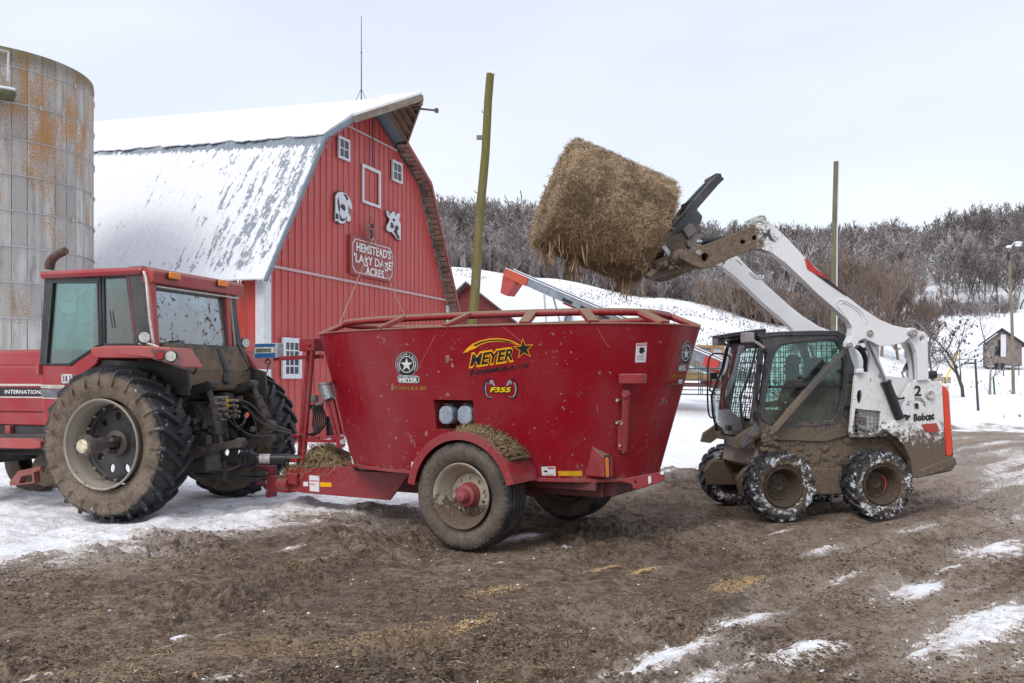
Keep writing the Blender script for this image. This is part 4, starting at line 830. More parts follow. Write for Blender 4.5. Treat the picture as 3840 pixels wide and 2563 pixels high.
# ================================================================== TREES
def gen_tree(rng, H, r0, first=.25, levels=4, kids=(5, 4, 3), spread=.75, up=.35, crook=.12, steps=8, lean=0, fork=False):
    S = []
    def rnd(d, k): v = d+Vector((rng.gauss(0, 1), rng.gauss(0, 1), rng.gauss(0, 1)))*k; v.normalize(); return v
    def grow(p, d, L_, r, lev, n):
        pts = [p]; rs = [r]; dd = d
        for i in range(n):
            dd = rnd(dd+Vector((0, 0, up*.25*(1 if lev else .6))), crook); p = p+dd*(L_/n); pts.append(p); rs.append(r*(1-.80*(i+1)/n)+.004)
            S.append((*pts[-2], *p, rs[-2], rs[-1], lev))
        if lev >= levels: return
        k = kids[min(lev, len(kids)-1)]; k = max(2, int(k+rng.uniform(-.6, .9)))
        for j in range(k):
            w = rng.uniform(first if lev == 0 else .25, 1.0); i = min(n-1, int(w*n)); q = pts[i].lerp(pts[i+1], w*n-i) if i < n else pts[-1]
            ax = (pts[i+1]-pts[i]).normalized(); a = rng.uniform(0, 2*math.pi); side = ax.orthogonal().normalized(); side = Matrix.Rotation(a, 3, ax) @ side
            nd = (ax*(1-spread*.55)+side*spread+Vector((0, 0, up*.5))).normalized()
            grow(q, nd, L_*rng.uniform(.38, .62)*(1.0 if lev else (1.15-w*.45)), rs[i]*rng.uniform(.45, .7), lev+1, max(2, n-2) if lev == 0 else max(2, n-1))
    grow(Vector((0, 0, -.2)), Vector((lean, 0, 1)).normalized(), H*.78, r0, 0, steps)
    A = np.array(S, dtype=np.float64); mx = A[:, 5].max(); A[:, [0,1,2,3,4,5]] *= H/max(mx, 1e-3)
    return A
def segs_mesh(A, sides=3, rmin=0.0):
    P0 = A[:, 0:3]; P1 = A[:, 3:6]; D = P1-P0; L_ = np.linalg.norm(D, axis=1, keepdims=True)+1e-9; D = D/L_
    up = np.where(np.abs(D[:, 2:3]) > .9, np.array([[1., 0, 0]]), np.array([[0, 0, 1.]])); X = np.cross(D, up); X /= np.linalg.norm(X, axis=1, keepdims=True)+1e-9; Y = np.cross(D, X)
    a = np.arange(sides)*2*math.pi/sides; n = len(A); r0 = np.maximum(A[:, 6], rmin)[:, None, None]; r1 = np.maximum(A[:, 7], rmin)[:, None, None]
    off = X[:, None, :]*np.cos(a)[None, :, None]+Y[:, None, :]*np.sin(a)[None, :, None]
    V = np.stack([P0[:, None, :]+off*r0, P1[:, None, :]+off*r1], 1).reshape(-1, 3)
    j = np.arange(sides); q = np.stack([j, (j+1) % sides, sides+(j+1) % sides, sides+j], -1); Q = (np.arange(n)*2*sides)[:, None, None]+q[None]
    return V, Q.reshape(-1, 4)
def bark(name, c1, c2, snow=.5, var=.0, tone=False):
    s = NT(name); n = s.noise(1.2, 4, .6); nz = s.sep(s.n('NewGeometry').outputs['Normal'])[2]; P = s.n('NewGeometry').outputs['Position']; big = s.noise(.045, 3, .6, vec=P); n5 = s.noise(.6, 3, .7, vec=P)
    c = s.mix(s.map(n, .3, .7), c1, c2); c = s.mix(s.map(big, .42, .62, 0, .5), c, (c1[0]*1.08, c1[1]*.95, c1[2]*.92))
    f = s.math('MULTIPLY', s.map(s.math('ADD', nz, s.math('MULTIPLY', n5, .8)), .70, 1.0), s.map(big, .35, .65, snow*.7, min(1, snow*1.3)))
    if tone:
        a = s.n('Attribute', attribute_name='tone').outputs['Fac']; c = s.mix(s.map(a, 0, .5, .75, 0), c, (.13, .105, .095)); c = s.mix(s.map(a, .6, 1, 0, .7), c, (.44, .42, .41)); f = s.math('MULTIPLY', f, s.map(a, 0, 1, .55, 1.3))
    s.bsdf(s.mix(f, c, (.72,.75,.80)), .95, spec=.1); return s.m
BARK_F = bark('far_bark', (.22,.19,.175), (.34,.31,.295), .8); BARK_W = bark('woods_bark', (.18,.157,.148), (.285,.258,.25), .52, tone=True); BARK_B = bark('brown_bark', (.19,.145,.12), (.29,.235,.20), .25); BARK_N = bark('near_bark', (.07,.058,.052), (.13,.11,.10), .5)
def forest():
    rng = random.Random(11); protos = []
    for i in range(7): protos.append(gen_tree(rng, 1.0, .0105, first=.30, levels=3, kids=(9, 6, 5), spread=.62, up=.45, crook=.17, steps=5))
    for i in range(3): protos.append(gen_tree(rng, 1.0, .012, first=.08, levels=3, kids=(9, 4, 4), spread=.55, up=.8, crook=.14, steps=5))
    V = []; Q = []; TN = []; base = 0; placed = 0; rn = np.random.RandomState(3)
    def put(X, Y, H, thick, pr):
        nonlocal base
        A = protos[pr].copy(); a = rng.uniform(0, 6.28); c, s_ = math.cos(a), math.sin(a)
        R_ = np.array([[c, s_, 0], [-s_, c, 0], [0, 0, 1]]); sc = H; 
        wx = rng.uniform(.85, 1.25)
        for k in (0, 3): A[:, k:k+3] = (A[:, k:k+3]*np.array([wx, wx, 1])) @ R_*sc+np.array([X, Y, hz(X, Y)-.3])
        A[:, 6:8] *= sc*thick; v, q = segs_mesh(A, 3, .007*thick+Y*.00002); V.append(v); Q.append(q+base); base += len(v); TN.append(np.full(len(v), rng.random()))
    xs = rn.uniform(-60, 330, 9000); ys = np.sqrt(rn.uniform(115**2, 365**2, 9000))
    for X, Y in zip(xs, ys):
        px = CX+F*X/Y
        if px < 1480 or px > 4350: continue
        P = px/1.63474
        edge = np.interp(P, [900, 1250, 1500, 1850, 1930, 2140, 2180, 2349, 2700], [122, 122, 122, 128, 135, 190, 198, 200, 205])+8*math.sin(P*.02)
        if Y < edge: continue
        if P > 2120 and rng.random() < .40: continue
        placed += 1
        if placed > 1300: break
        thicket = Y < edge+25 and P < 1900
        put(X, Y, rng.uniform(7, 11) if thicket else rng.uniform(9.5, 18), 1.0, rng.randrange(7, 10) if thicket and rng.random() < .6 else rng.randrange(7))
    o = np_mesh('far_woods', np.concatenate(V), np.concatenate(Q), BARK_W, attr={'tone': np.concatenate(TN)}); tag(o, 'bare grey deciduous woods dusted with snow covering the far ridge', 'woods', kind='stuff')
    # brush at the foot of the woods
    V.clear(); Q.clear(); TN.clear(); base = 0
    for i in range(1150):
        P = rng.uniform(1010, 2330); px = P*1.63474; Y = np.interp(P, [1010, 1850, 2000, 2150, 2400], [116, 122, 135, 190, 196])+rng.gauss(0, 2.5)
        put((px-CX)/F*Y, Y, rng.uniform(1.5, 4.2), 1.1, 7+rng.randrange(3))
    o = np_mesh('brush', np.concatenate(V), np.concatenate(Q), BARK_W, attr={'tone': np.concatenate(TN)}); tag(o, 'pale snowy brush along the foot of the wooded slope', 'brush', kind='stuff'); V.clear(); Q.clear(); TN.clear(); base = 0
    for i in range(230):
        P = rng.gauss(1745, 55); px = P*1.63474; Y = 108+rng.gauss(0, 3); put((px-CX)/F*Y, Y, rng.uniform(3, 5.2), .9, 7+rng.randrange(3))
    o = np_mesh('brush', np.concatenate(V), np.concatenate(Q), BARK_B); tag(o, 'patch of taller reddish brown brush behind the far loader arm', 'brush', kind='stuff')
forest()
def tree(label, p, H, rng, mat, group=None, D=None, name='bare_tree', r=.02, leaves=0, **kw):
    a = ground_at(p) if D is None else Vector(((p[0]-CX)/F*D, D, hz((p[0]-CX)/F*D, D)))
    t = thing(name, label, 'tree', a, rng.uniform(0, 6), group); A = gen_tree(rng, H, H*r, **kw); lo = A[:, 8] <= 0
    v, q = segs_mesh(A[lo], 8); np_mesh('trunk', v, q, mat, t, smooth=True); v, q = segs_mesh(A[~lo], 3, .008+a.y*.00010); np_mesh('crown', v, q, mat, t)
    if leaves:
        tips = A[A[:, 8] >= 3][:, 3:6]; m = MB()
        for i in range(leaves): c = tips[rng.randrange(len(tips))]; m.ell(c+np.array([0, 0, -.06]), (.055, .055, .08), 5, 3)
        obj('leaves', m, plain('dead_leaves', (.06,.035,.03), .9), t)
    return t
def trees():
    rng = random.Random(5)
    g = 'brown bare trees clumped behind the loader arms'
    for i, (P, D, H) in enumerate(((1915,112,11.2),(1948,104,12.2),(1985,108,12.8),(2022,102,12.6),(2060,107,12.0),(2098,104,11.0),(2128,112,9.8),(1880,116,10.0),(2003,118,13.5),(2078,118,12.6))):
        tree('bare brown tree in the dense clump behind the loader arms', (P*1.63474, 0), H, rng, BARK_B, g, D=D, r=.014, first=.10, levels=4, kids=(17, 7, 4, 3), spread=.62, up=.6, crook=.10, steps=7)
    g = 'dark trunks along the lower edge of the right hand woods'
    for x, y, H in ((450,528,12),(515,540,10),(572,535,13),(612,532,11),(676,548,13),(742,530,12),(800,545,12),(822,548,10),(886,548,13),(968,550,12),(990,545,13),(1060,545,12),(1130,540,13)):
        tree('bare dark trunked tree at the snowy edge of the right hand woods', z('N', (x, y)), H, rng, BARK_N, g, r=.013, lean=rng.uniform(-.15, .15), first=.3, levels=3, kids=(9, 5, 3), spread=.7, up=.4, crook=.13, steps=7)
    tree('bare spreading fruit tree just right of the loader uprights', z('N', (300, 1075)), 4.6, rng, BARK_N, D=46, r=.016, first=.22, levels=4, kids=(8, 5, 4, 2), spread=.85, up=.35, steps=6)
    tree('wide low branching bare tree behind the loader uprights', z('N', (175, 900)), 5.6, rng, BARK_N, D=72, r=.014, first=.15, levels=4, kids=(9, 5, 4, 3), spread=1.0, up=.2, steps=6)
    tree('small bare tree with clinging dark leaves in the middle of the field', z('N', (548, 1115)), 5.0, rng, BARK_N, D=52, r=.022, leaves=90, first=.18, levels=4, kids=(8, 5, 3, 2), spread=.85, up=.3, steps=6)
    tree('thin pale bare tree below the weathered barn', z('N', (757, 1110)), 3.4, rng, BARK_F, D=55, r=.025, first=.3, levels=3, kids=(5, 3, 2), spread=.7, up=.5, steps=6)
    tree('slender bare tree standing left of the weathered barn', z('N', (737, 790)), 11.0, rng, BARK_F, D=128, r=.012, first=.35, levels=3, kids=(9, 5, 3), spread=.9, up=.2, steps=8)
trees()
def weeds():
    rn = np.random.RandomState(9); n = 20000; P = rn.uniform(1010, 2420, n); Y = 16+rn.rand(n)**.8*100; X = (P*1.63474-CX)/F*Y
    k = (fbm(X*.25, Y*.12, 3, 77) > .48) & (rn.rand(n) < np.where(P < 1950, 1, .10)) & (Y > 34); X, Y = X[k], Y[k]; Z = base_h(X, Y); n = len(X)
    h = rn.uniform(.06, .22, n)*np.clip(Y/60, .4, 1); w = rn.uniform(.02, .09, n); a = rn.uniform(0, 3.14, n); V = np.zeros((n, 4, 3)); c, s_ = np.cos(a)*w, np.sin(a)*w
    lean = rn.uniform(-.1, .1, n)
    V[:, 0] = np.stack([X-c*.3, Y-s_*.3, Z-.05], -1); V[:, 1] = np.stack([X+c*.3, Y+s_*.3, Z-.05], -1); V[:, 2] = np.stack([X+c+lean, Y+s_, Z+h*.8], -1); V[:, 3] = np.stack([X-c+lean, Y-s_, Z+h], -1)
    o = np_mesh('dry_weeds', V.reshape(-1, 3), np.arange(n*4).reshape(-1, 4), plain('dry_weed', (.24,.225,.22), .9)); tag(o, 'dry weed tufts poking through the snow on the hillside', 'weeds', kind='stuff')
weeds()
# ================================================================== WHEELS
def lug_strip(m, path, wd, h, sink=.02):
    """path of (phi, y, r): a rubber bar following the tyre surface"""
    base = len(m.v); n = len(path)
    for i, (ph, y, r) in enumerate(path):
        a = path[max(0, i-1)]; b = path[min(n-1, i+1)]
        dt = (b[0]-a[0])*r; dy = b[1]-a[1]; l = math.hypot(dt, dy)+1e-9; nt, ny = -dy/l, dt/l
        for (q, hh) in ((-.5, -sink), (-.36, h), (.36, h), (.5, -sink)):
            rr = r+hh; p2 = ph+nt*q*wd/r; yy = y+ny*q*wd
            m.v.append((math.cos(p2)*rr, yy, math.sin(p2)*rr))
    for i in range(n-1):
        for j in range(3): a = base+i*4+j; m.f.append((a, a+1, a+5, a+4))
    m.f.append((base, base+1, base+2, base+3)); e = base+(n-1)*4; m.f.append((e+3, e+2, e+1, e))
def tyre(Ro, Rr, Wd, kind):
    hw = Wd/2; h = {'ag': .055, 'skid': .028, 'road': .0}[kind]; Rc = Ro-h
    def rc(y): return Rc-(.055 if kind == 'ag' else .02)*(abs(y)/hw)**3
    pr = [(-hw*.62, Rr-.01), (-hw*.80, Rr+.015), (-hw*1.0, Rr+(Ro-Rr)*.33), (-hw*1.06, Rr+(Ro-Rr)*.55), (-hw*1.02, Rr+(Ro-Rr)*.75), (-hw*.96, rc(hw)-.012), (-hw*.84, rc(hw*.84))]
    if kind == 'road':
        mid = []
        for k in range(5):
            y0 = -hw*.80+k*hw*.335; mid += [(y0, rc(y0)), (y0+hw*.24, rc(y0+hw*.24)), (y0+hw*.25, rc(y0)-.014), (y0+hw*.325, rc(y0)-.014)]
        mid = mid[:-2]
    else: mid = [(-hw*.45, rc(hw*.45)), (0, Rc), (hw*.45, rc(hw*.45))]
    pr = pr+mid+[(-a, b) for a, b in reversed(pr)]
    m = MB().lathe(pr, n=96, closed=True)
    if kind == 'ag':
        nl = 23
        for k in range(nl):
            for sg in (-1, 1):
                p0 = 2*math.pi*(k+(.5 if sg > 0 else 0))/nl; path = []
                for t in (0, .2, .45, .7, .9, 1.0): y = sg*(-.012+t*hw*.99); path.append((p0+t*.235, y, rc(abs(y))))
                path.append((p0+.25, sg*hw*1.05, rc(hw)-.05)); path.append((p0+.262, sg*hw*1.08, rc(hw)-.12))
                lug_strip(m, path, .058, h)
    if kind == 'skid':
        nl = 17
        for k in range(nl):
            for sg in (-1, 1):
                p0 = 2*math.pi*(k+(.5 if sg > 0 else 0))/nl; path = []
                for t in (0, .3, .6, .85, 1.0): y = sg*(.0+t*hw*.98); path.append((p0+.30*t*t, y, rc(abs(y))))
                path.append((p0+.31, sg*hw*1.05, rc(hw)-.035)); path.append((p0+.315, sg*hw*1.08, rc(hw)-.07))
                lug_strip(m, path, .075, h)
    if kind == 'road':
        for k in range(56):
            for sg in (-1, 1):
                p0 = 2*math.pi*k/56; lug_strip(m, [(p0, sg*hw*.86, rc(hw*.86)-.004), (p0+.01, sg*hw*.97, rc(hw)-.014), (p0+.01, sg*hw*1.01, rc(hw)-.05)], .035, .006)
    return m
def bolts(m, n, rad, y, r=.012, l=.02, ph=0):
    for i in range(n): a = ph+2*math.pi*i/n; m.cyl((math.cos(a)*rad, y, math.sin(a)*rad), (math.cos(a)*rad, y-l, math.sin(a)*rad), r, n=6)
    return m
# ================================================================== TRACTOR
TR = Fr(-4.87, 10.77, -17.7)
def tractor():
    t = TR.empty('tractor', 'muddy red farm tractor with big rear wheels hitched in front of the mixer wagon', 'tractor')
    V = lambda x, y, v, k='A': TR.at(z(k, (x, y)), v); PZ = lambda v, *p: TR.sz('A', v, *p)
    red = paint('tractor_red', (.34, .018, .028), .32, dirt=.10, z0=.8, z1=2.4, coat=.2, scale=5, dcol=(.22,.13,.10), topdust=.2)
    redp = paint('tractor_red_faded', (.40, .05, .05), .5, dirt=.22, z0=.5, z1=2.6, dcol=(.24,.17,.13), scale=9, topdust=.6)
    blk = paint('tractor_black_frame', (.018, .022, .028), .42, dirt=.12, z0=1.5, z1=2.4, dcol=(.16,.13,.10))
    cast = paint('greasy_castings', (.014, .014, .015), .55, dirt=.30, z0=.3, z1=1.6, scale=9, dcol=(.13,.10,.075))
    gl = glass('cab_glass', (.60,.78,.73), .07, (.26,.27,.24), .05, fk=.7, z0=1.8, z1=2.6); glr = glass('rear_cab_glass', (.50,.60,.57), .45, (.42,.40,.36), .0, fk=.35, blot=.95, z0=2.2, z1=3)  # rear pane: pale tan reflection is painted into its film colour, with brown blots
    chrome = plain('white_hose', (.55,.53,.50), .4, .1)
    # ---- rear wheels
    rimm = paint('rear_rim_paint', (.33, .29, .24), .5, dirt=.35, z0=-.6, z1=.6, dcol=(.22,.17,.13), scale=8); dsc = paint('wheel_disc_black', (.018, .020, .025), .38, dirt=.12, z0=-.6, z1=.2, scale=8)
    rub = rubber('tractor_rubber', (.22,.17,.125), .80, .1, .99, .70, .95)
    def wheel():
        w = obj('wheel', MB().plate([(math.cos(a)*.485, math.sin(a)*.485) for a in np.linspace(0, 2*math.pi, 65)[:-1]],
             [[(math.cos(a)*(.335+.055*math.cos(q))-math.sin(a)*.040*math.sin(q), math.sin(a)*(.335+.055*math.cos(q))+math.cos(a)*.040*math.sin(q)) for q in np.linspace(0, 2*math.pi, 13)[:-1]] for a in np.arange(9)*2*math.pi/9+.2], .02, .045).lathe([(.045,.50),(-.005,.49),(-.02,.43),(.0,.41),(.02,.405)], n=64), dsc, t, loc=(0, 0, .96), smooth=35)
        m = MB().lathe([(-.285,.525),(-.30,.545),(-.285,.555),(-.26,.545),(-.235,.53),(-.20,.515),(-.17,.505),(.05,.495),(.17,.505),(.24,.53),(.28,.555),(.28,.54),(.24,.515),(.10,.488),(-.14,.488),(-.19,.495),(-.22,.508),(-.26,.52)], n=72, closed=True); obj('rim', m, rimm, w, smooth=35)
        [obj('rim_bolt', bolts(MB(), 1, .452, -.015, .017, .03, i*math.pi/8), rimm, w) for i in range(16)]
        obj('tyre', tyre(.965, .55, .54, 'ag'), rub, w, smooth=32)
        m = MB().cyl((0, .06, 0), (0, -.50, 0), .055, n=20).lathe([(-.06,.10),(-.03,.16),(.02,.17)], n=24).lathe([(-.56,.0),(-.565,.125),(-.53,.135),(-.49,.135),(-.485,.10),(-.40,.085),(-.30,.085),(-.29,.05)], n=28)
        for i in range(3): a = i*2.1+.6; m.box((math.cos(a)*.10, -.12, math.sin(a)*.10), (.05, .16, .05), Matrix.Rotation(-a, 3, 'Y'))
        hb = obj('hub', bolts(m, 8, .115, -.565, .010, .012), paint('rusty_hub', (.07,.05,.045), .6, dirt=.3, z0=-1, z1=.6, scale=20, dcol=(.13,.09,.07)), w, smooth=35)
        obj('hub_cap', MB().lathe([(-.575,.0),(-.585,.04),(-.575,.078),(-.56,.085)], n=24), plain('cream_grease_cap', (.55,.50,.36), .7, var=.5, scale=30), w, smooth=40)
        return w
    w = wheel(); w2 = copy_tree(w, t); w2.location = (0, 2.40, .96); w2.rotation_euler = (R(0), 0, math.pi)
    # ---- cab
    vn, vf = .25, 2.05
    rf_f = V(243, 180, vn).x; zt = V(685, 148, vn).z; zb = V(685, 192, vn).z; rs = V(780, 150, vn).x
    roof = MB().box(((rf_f+rs)/2-.02, (vn+vf)/2, (zt+zb)/2), (rs-rf_f+.05, vf-vn+.16, zt-zb)); obj('roof', roof, red, t, bevel=.05, bseg=3)
    tp = V(790, 150, vn-.05); bt = V(797, 240, vn-.05); x1 = rs+.16
    m = MB(); pr = [(rs-.03, zt-.03), (x1-.10, zt-.005), (x1, zt-.06), (x1-.02, bt.z+.03), (x1-.12, bt.z), (rs-.03, bt.z+.05)]
    vis = obj('visor', MB().plate(pr, [], vn-.04, vf+.06), redp, t, bevel=.02); obj('visor_underside', MB().box((rs+.05, (vn+vf)/2, bt.z-.012), (.16, vf-vn-.1, .02)), plain('pale_liner', (.5,.5,.48), .7), vis)
    am = plain('amber_lens', (.85,.22,.01), .25, var=.2, scale=60, bs=0)
    for x, y in ((930, 195), (1190, 235)):
        q = TR.at(z('A', (x, y)), s=x1+.03); b = obj('warning_light', MB().box((x1+.0, q.y, q.z), (.05, .20, .09)), BLACKM, t, bevel=.01)
        obj('lens', MB().box((x1+.04, q.y, q.z+.004), (.045, .19, .085)), am, b, bevel=.012)
    door = PZ(vn, (245,207),(541,200),(552,562),(383,674),(214,672)); dh = PZ(vn, (287,230),(527,227),(536,560),(378,660),(252,663))
    d = obj('door', MB().plate(door, [dh], vn-.02, vn+.05), blk, t, bevel=.012); obj('door_glass', MB().plate(dh, [], vn+.005, vn+.012), gl, d)
    obj('door_seal', MB().tube([(p[0], vn-.024, p[1]) for p in dh], .012, 5, closed=True), plain('worn_seal', (.10,.11,.12), .6), d)
    sw = PZ(vn, (543,198),(684,190),(732,562),(550,565)); sh = PZ(vn, (556,210),(672,205),(716,552),(562,553))
    q = obj('side_window', MB().plate(sw, [sh], vn-.005, vn+.04), blk, t, bevel=.008); obj('side_glass', MB().plate(sh, [], vn+.012, vn+.018), gl, q)
    dl = PZ(vn-.012, (583,375),(588,378),(604,470),(598,470)); obj('latch_rod', MB().plate(dl, [], vn-.012, vn-.006), blk, q)
    pil = PZ(vn-.02, (684,143),(768,139),(776,200),(800,400),(824,562),(728,562),(706,350),(690,240)); obj('corner_pillar', MB().plate(pil, [], vn-.035, vn+.10), paint('vinyl_pillar', (.035,.037,.042), .6, dirt=.1, z0=2, z1=3.2, dcol=(.2,.17,.14)), t, bevel=.02)
    obj('red_piping', MB().tube([(a, vn-.04, b) for a, b in PZ(vn-.04, (683,192),(690,250),(706,380),(722,520))], .007, 5), red, t)
    m = MB(); s_t = V(793, 245, vn).x; s_b = V(822, 556, vn).x; z_t = V(793,245,vn).z; z_b = V(822,556,vn).z
    vft = TR.at(z('A', (1172, 292)), s=s_t).y; vfb = TR.at(z('A', (1218, 558)), s=s_b).y; vfm = (vft+vfb)/2
    A_ = Vector((s_t, vn+.06, z_t)); B_ = Vector((s_b, vn+.06, z_b)); C_ = Vector((s_b, vfm, z_b)); D_ = Vector((s_t, vfm, z_t))
    m = MB().add([tuple(p) for p in (A_, B_, C_, D_)]+[tuple(p-Vector((.01, 0, 0))) for p in (A_, B_, C_, D_)], [(0,1,2,3),(7,6,5,4)]); wf = obj('rear_window_frame', MB().tube([A_, B_, C_, D_], .022, 6, closed=True), blk, t); obj('rear_glass', m, glr, wf)
    m = MB(); up = (A_-B_).normalized()
    for v0, sg in ((vn+.01, 1), (vfm+.05, -1)): m.bar((s_b+.01, v0, z_b-.12), (s_t+.02, v0, z_t+.08), .08, .10, (1, 0, 0))
    m.bar((s_b, vn+.05, z_b-.03), (s_b, vfm, z_b-.03), .07, .06); obj('rear_post', m, redp, t, bevel=.012)
    obj('white_hose', MB().tube([V(768,170,.18), V(780,200,.16), V(800,420,.14), V(820,555,.12)], .017, 8), chrome, t, smooth=60)
    far_h = [Vector((s_t+.05, vfm+.12, z_t+.05)), Vector((s_b+.07, vfm+.12, z_b-.02))]; obj('grab_rail', MB().tube(far_h, .018, 8), plain('rusty_white_rail', (.4,.33,.25), .6), t)
    # far side, front and interior of the cab
    m = MB().plate(door, [dh], vf-.05, vf); fd = obj('far_door', m, blk, t); obj('door_glass', MB().plate(dh, [], vf-.03, vf-.02), gl, fd); m = MB().plate(sw, [sh], vf-.05, vf); fs = obj('side_window', m, blk, t); obj('side_glass', MB().plate(sh, [], vf-.03, vf-.02), gl, fs)
    obj('corner_pillar', MB().plate(pil, [], vf-.08, vf+.02), blk, t)
    xf = V(225, 400, vn).x; zl = V(225, 670, vn).z
    for v0 in (vn+.02, vf-.04): obj('front_pillar', MB().bar((rf_f+.04, v0, zb), (V(230,600,vn).x, v0, zl), .07, .08, (1,0,0)), blk, t)
    obj('interior', MB().box((-.55, 1.15, 1.62), (.5, .5, .16)).box((-.28, 1.15, 2.05), (.14, .5, .9)).box((-1.15, 1.15, 1.75), (.28, .9, .75)).tube([(-.95, 1.15, 2.02), (-.9, 1.15, 2.08)], .2, 14), BLACKM, t, bevel=.04)
    mp = [V(x, y, 2.3) for x, y in ((325,325),(395,335),(410,350),(407,402),(330,390),(318,378))]; mr = obj('mirror', MB().tube(mp, .012, 6, closed=True).tube([V(405,340,2.3), V(430,300,2.2), V(470,270,2.1)], .012, 5), BLACKM, t); obj('mirror_glass', MB().plate([(p.x, p.z) for p in mp], [], 2.29, 2.31), plain('mirror_back', (.4,.45,.46), .3), mr)
    # ---- lower cab body, badge and stripes
    low = PZ(vn, (215,674),(384,676),(492,580),(540,600),(520,660),(470,700),(420,740),(350,810),(305,880),(285,985),(244,985),(224,800))
    lb = obj('cab_side', MB().plate(low, [], vn-.01, vf-.0), red, t, bevel=.015)
    obj('stripe', MB().plate(PZ(vn, (221,774),(352,776),(345,796),(222,793)), [], vn-.016, vn-.011), plain('stripe_cream', (.5,.45,.40), .4, var=.3, scale=12), lb)
    obj('stripe', MB().plate(PZ(vn, (223,797),(345,799),(318,842),(228,838)), [], vn-.017, vn-.011), plain('stripe_grey', (.14,.15,.17), .5, var=.4, scale=8), lb)
    obj('stripe', MB().plate(PZ(vn, (229,841),(318,845),(315,852),(230,848)), [], vn-.016, vn-.011), plain('stripe_cream2', (.5,.45,.40), .4, var=.3, scale=12), lb)
    bo = PZ(vn, (338,722),(345,718),(388,718),(395,723),(395,765),(345,768),(338,760)); bi = PZ(vn, (346,728),(386,727),(386,757),(346,758))
    obj('badge', MB().plate(bo, [bi], vn-.03, vn-.012).plate(PZ(vn, (352,728),(359,728),(359,757),(352,757)), [], vn-.028, vn-.014).plate(PZ(vn, (368,728),(380,728),(380,757),(368,757)), [], vn-.028, vn-.014), plain('chrome_badge', (.62,.64,.66), .3, .4), lb)
    obj('hinge', MB().box(V(217, 693, vn)-Vector((0,.03,0)), (.06, .06, .14)), redp, t, bevel=.01)
    # ---- hood and engine side
    hv = .62; hz_ = lambda y: TR.at(z('A', (100, y)), hv).z; sx = -1.35; sf = -4.3
    cs = [(hv+.10, hz_(594)+.02), (hv+.02, hz_(600)), (hv, hz_(668)), (hv+.015, hz_(674)), (hv-.004, hz_(682)), (hv-.004, hz_(915)), (hv+.02, hz_(922)), (hv+.01, hz_(990))]
    far = [(2.3-a, b) for a, b in reversed(cs)]; sec = cs+far
    m = MB().plate(sec, [], 0, 1, to3=lambda p, v: (sf+(sx-sf)*v, p[0], p[1])); hd = obj('hood', m, red, t, bevel=.012)
    cream = plain('stripe_white', (.58,.52,.50), .4, var=.1)
    for y0, y1 in ((770,781), (838,845)): obj('stripe', MB().box(((sf+sx)/2, hv-.008, (hz_(y0)+hz_(y1))/2), (sx-sf, .006, hz_(y0)-hz_(y1))), cream, hd)
    obj('stripe', MB().box(((sf+sx)/2, hv-.010, (hz_(790)+hz_(834))/2), (sx-sf, .006, hz_(790)-hz_(834))), plain('stripe_black', (.015,.018,.022), .35), hd)
    vs, fs, _ = text_mb('INTERNATIONAL', .020, 0, 1.06); a = TR.at(z('A', (30, 822)), hv); b = TR.at(z('A', (257, 824)), hv); h = hz_(801)-hz_(822)
    obj('lettering', MB().add([(a.x+x*(b.x-a.x), hv-.0155, a.z+y*h) for x, y in vs], fs), plain('lettering_white', (.75,.75,.75), .5, var=.02), hd)
    dark = obj('engine_bay', MB().box(((sf+sx)/2, 1.15, (hz_(992)+hz_(1056))/2), (sx-sf-.1, .98, hz_(992)-hz_(1056))), paint('grey_black_frame', (.03,.032,.036), .5, dirt=.15, z0=.8, z1=1.4), t)
    obj('bracket', MB().box((TR.at(z('A', (52, 1020)), hv).x, hv-.01, hz_(1022)), (.09, .06, hz_(992)-hz_(1050))), redp, t, bevel=.008)
    st = PZ(.35, (-260,1056),(186,1062),(232,1078),(232,1112),(178,1116),(-260,1106)); obj('step', MB().plate(st, [], .30, .75), redp, t, bevel=.012)
    obj('underframe', MB().box((-2.6, 1.15, .92), (3.0, .46, .5)).box((-3.3, 1.15, .62), (.3, 1.5, .2)).cyl((-1.6, .5, .95), (-3.6, .5, .92), .07).cyl((-1.4, .42, .86), (-3.8, .40, .80), .045), cast, t, bevel=.03)
    fw = MB().lathe([(-.13,.25),(-.16,.38),(-.14,.52),(.14,.52),(.16,.38),(.13,.25)], n=40)
    for v0 in (.35, 1.95): obj('front_wheel', fw, rub, t, loc=(-3.3, v0, .52), smooth=40)
    obj('fuel_tank', MB().lathe([(.0,.02),(.02,.22),(.35,.22),(.38,.02)], c=V(232, 1232, .55), n=36), paint('muddy_tank', (.05,.045,.04), .7, dirt=.6, z0=0, z1=1.6), t, smooth=40)
    lad = PZ(.30, (78,1290),(125,1232),(243,1207),(243,1225),(205,1240),(212,1296),(80,1312)); lh = PZ(.30, (138,1262),(196,1250),(200,1288),(128,1300))
    obj('ladder', MB().plate(lad, [lh], .22, .32).plate(lad, [lh], .62, .70).bar(V(100,1300,.25), V(100,1300,.68), .12, .03), paint('rusty_red_step', (.25,.06,.045), .7, dirt=.4, z0=0, z1=.8), t)
    # exhaust
    ex = [V(262,160,.75), V(266,130,.75), V(280,100,.75), V(308,78,.75), V(335,66,.75), V(352,58,.75)]; obj('exhaust', MB().tube(ex, [.068,.068,.064,.060,.056,.052], 14), plain('rusty_exhaust', (.12,.075,.065), .65, .3, var=.4), t, smooth=60)
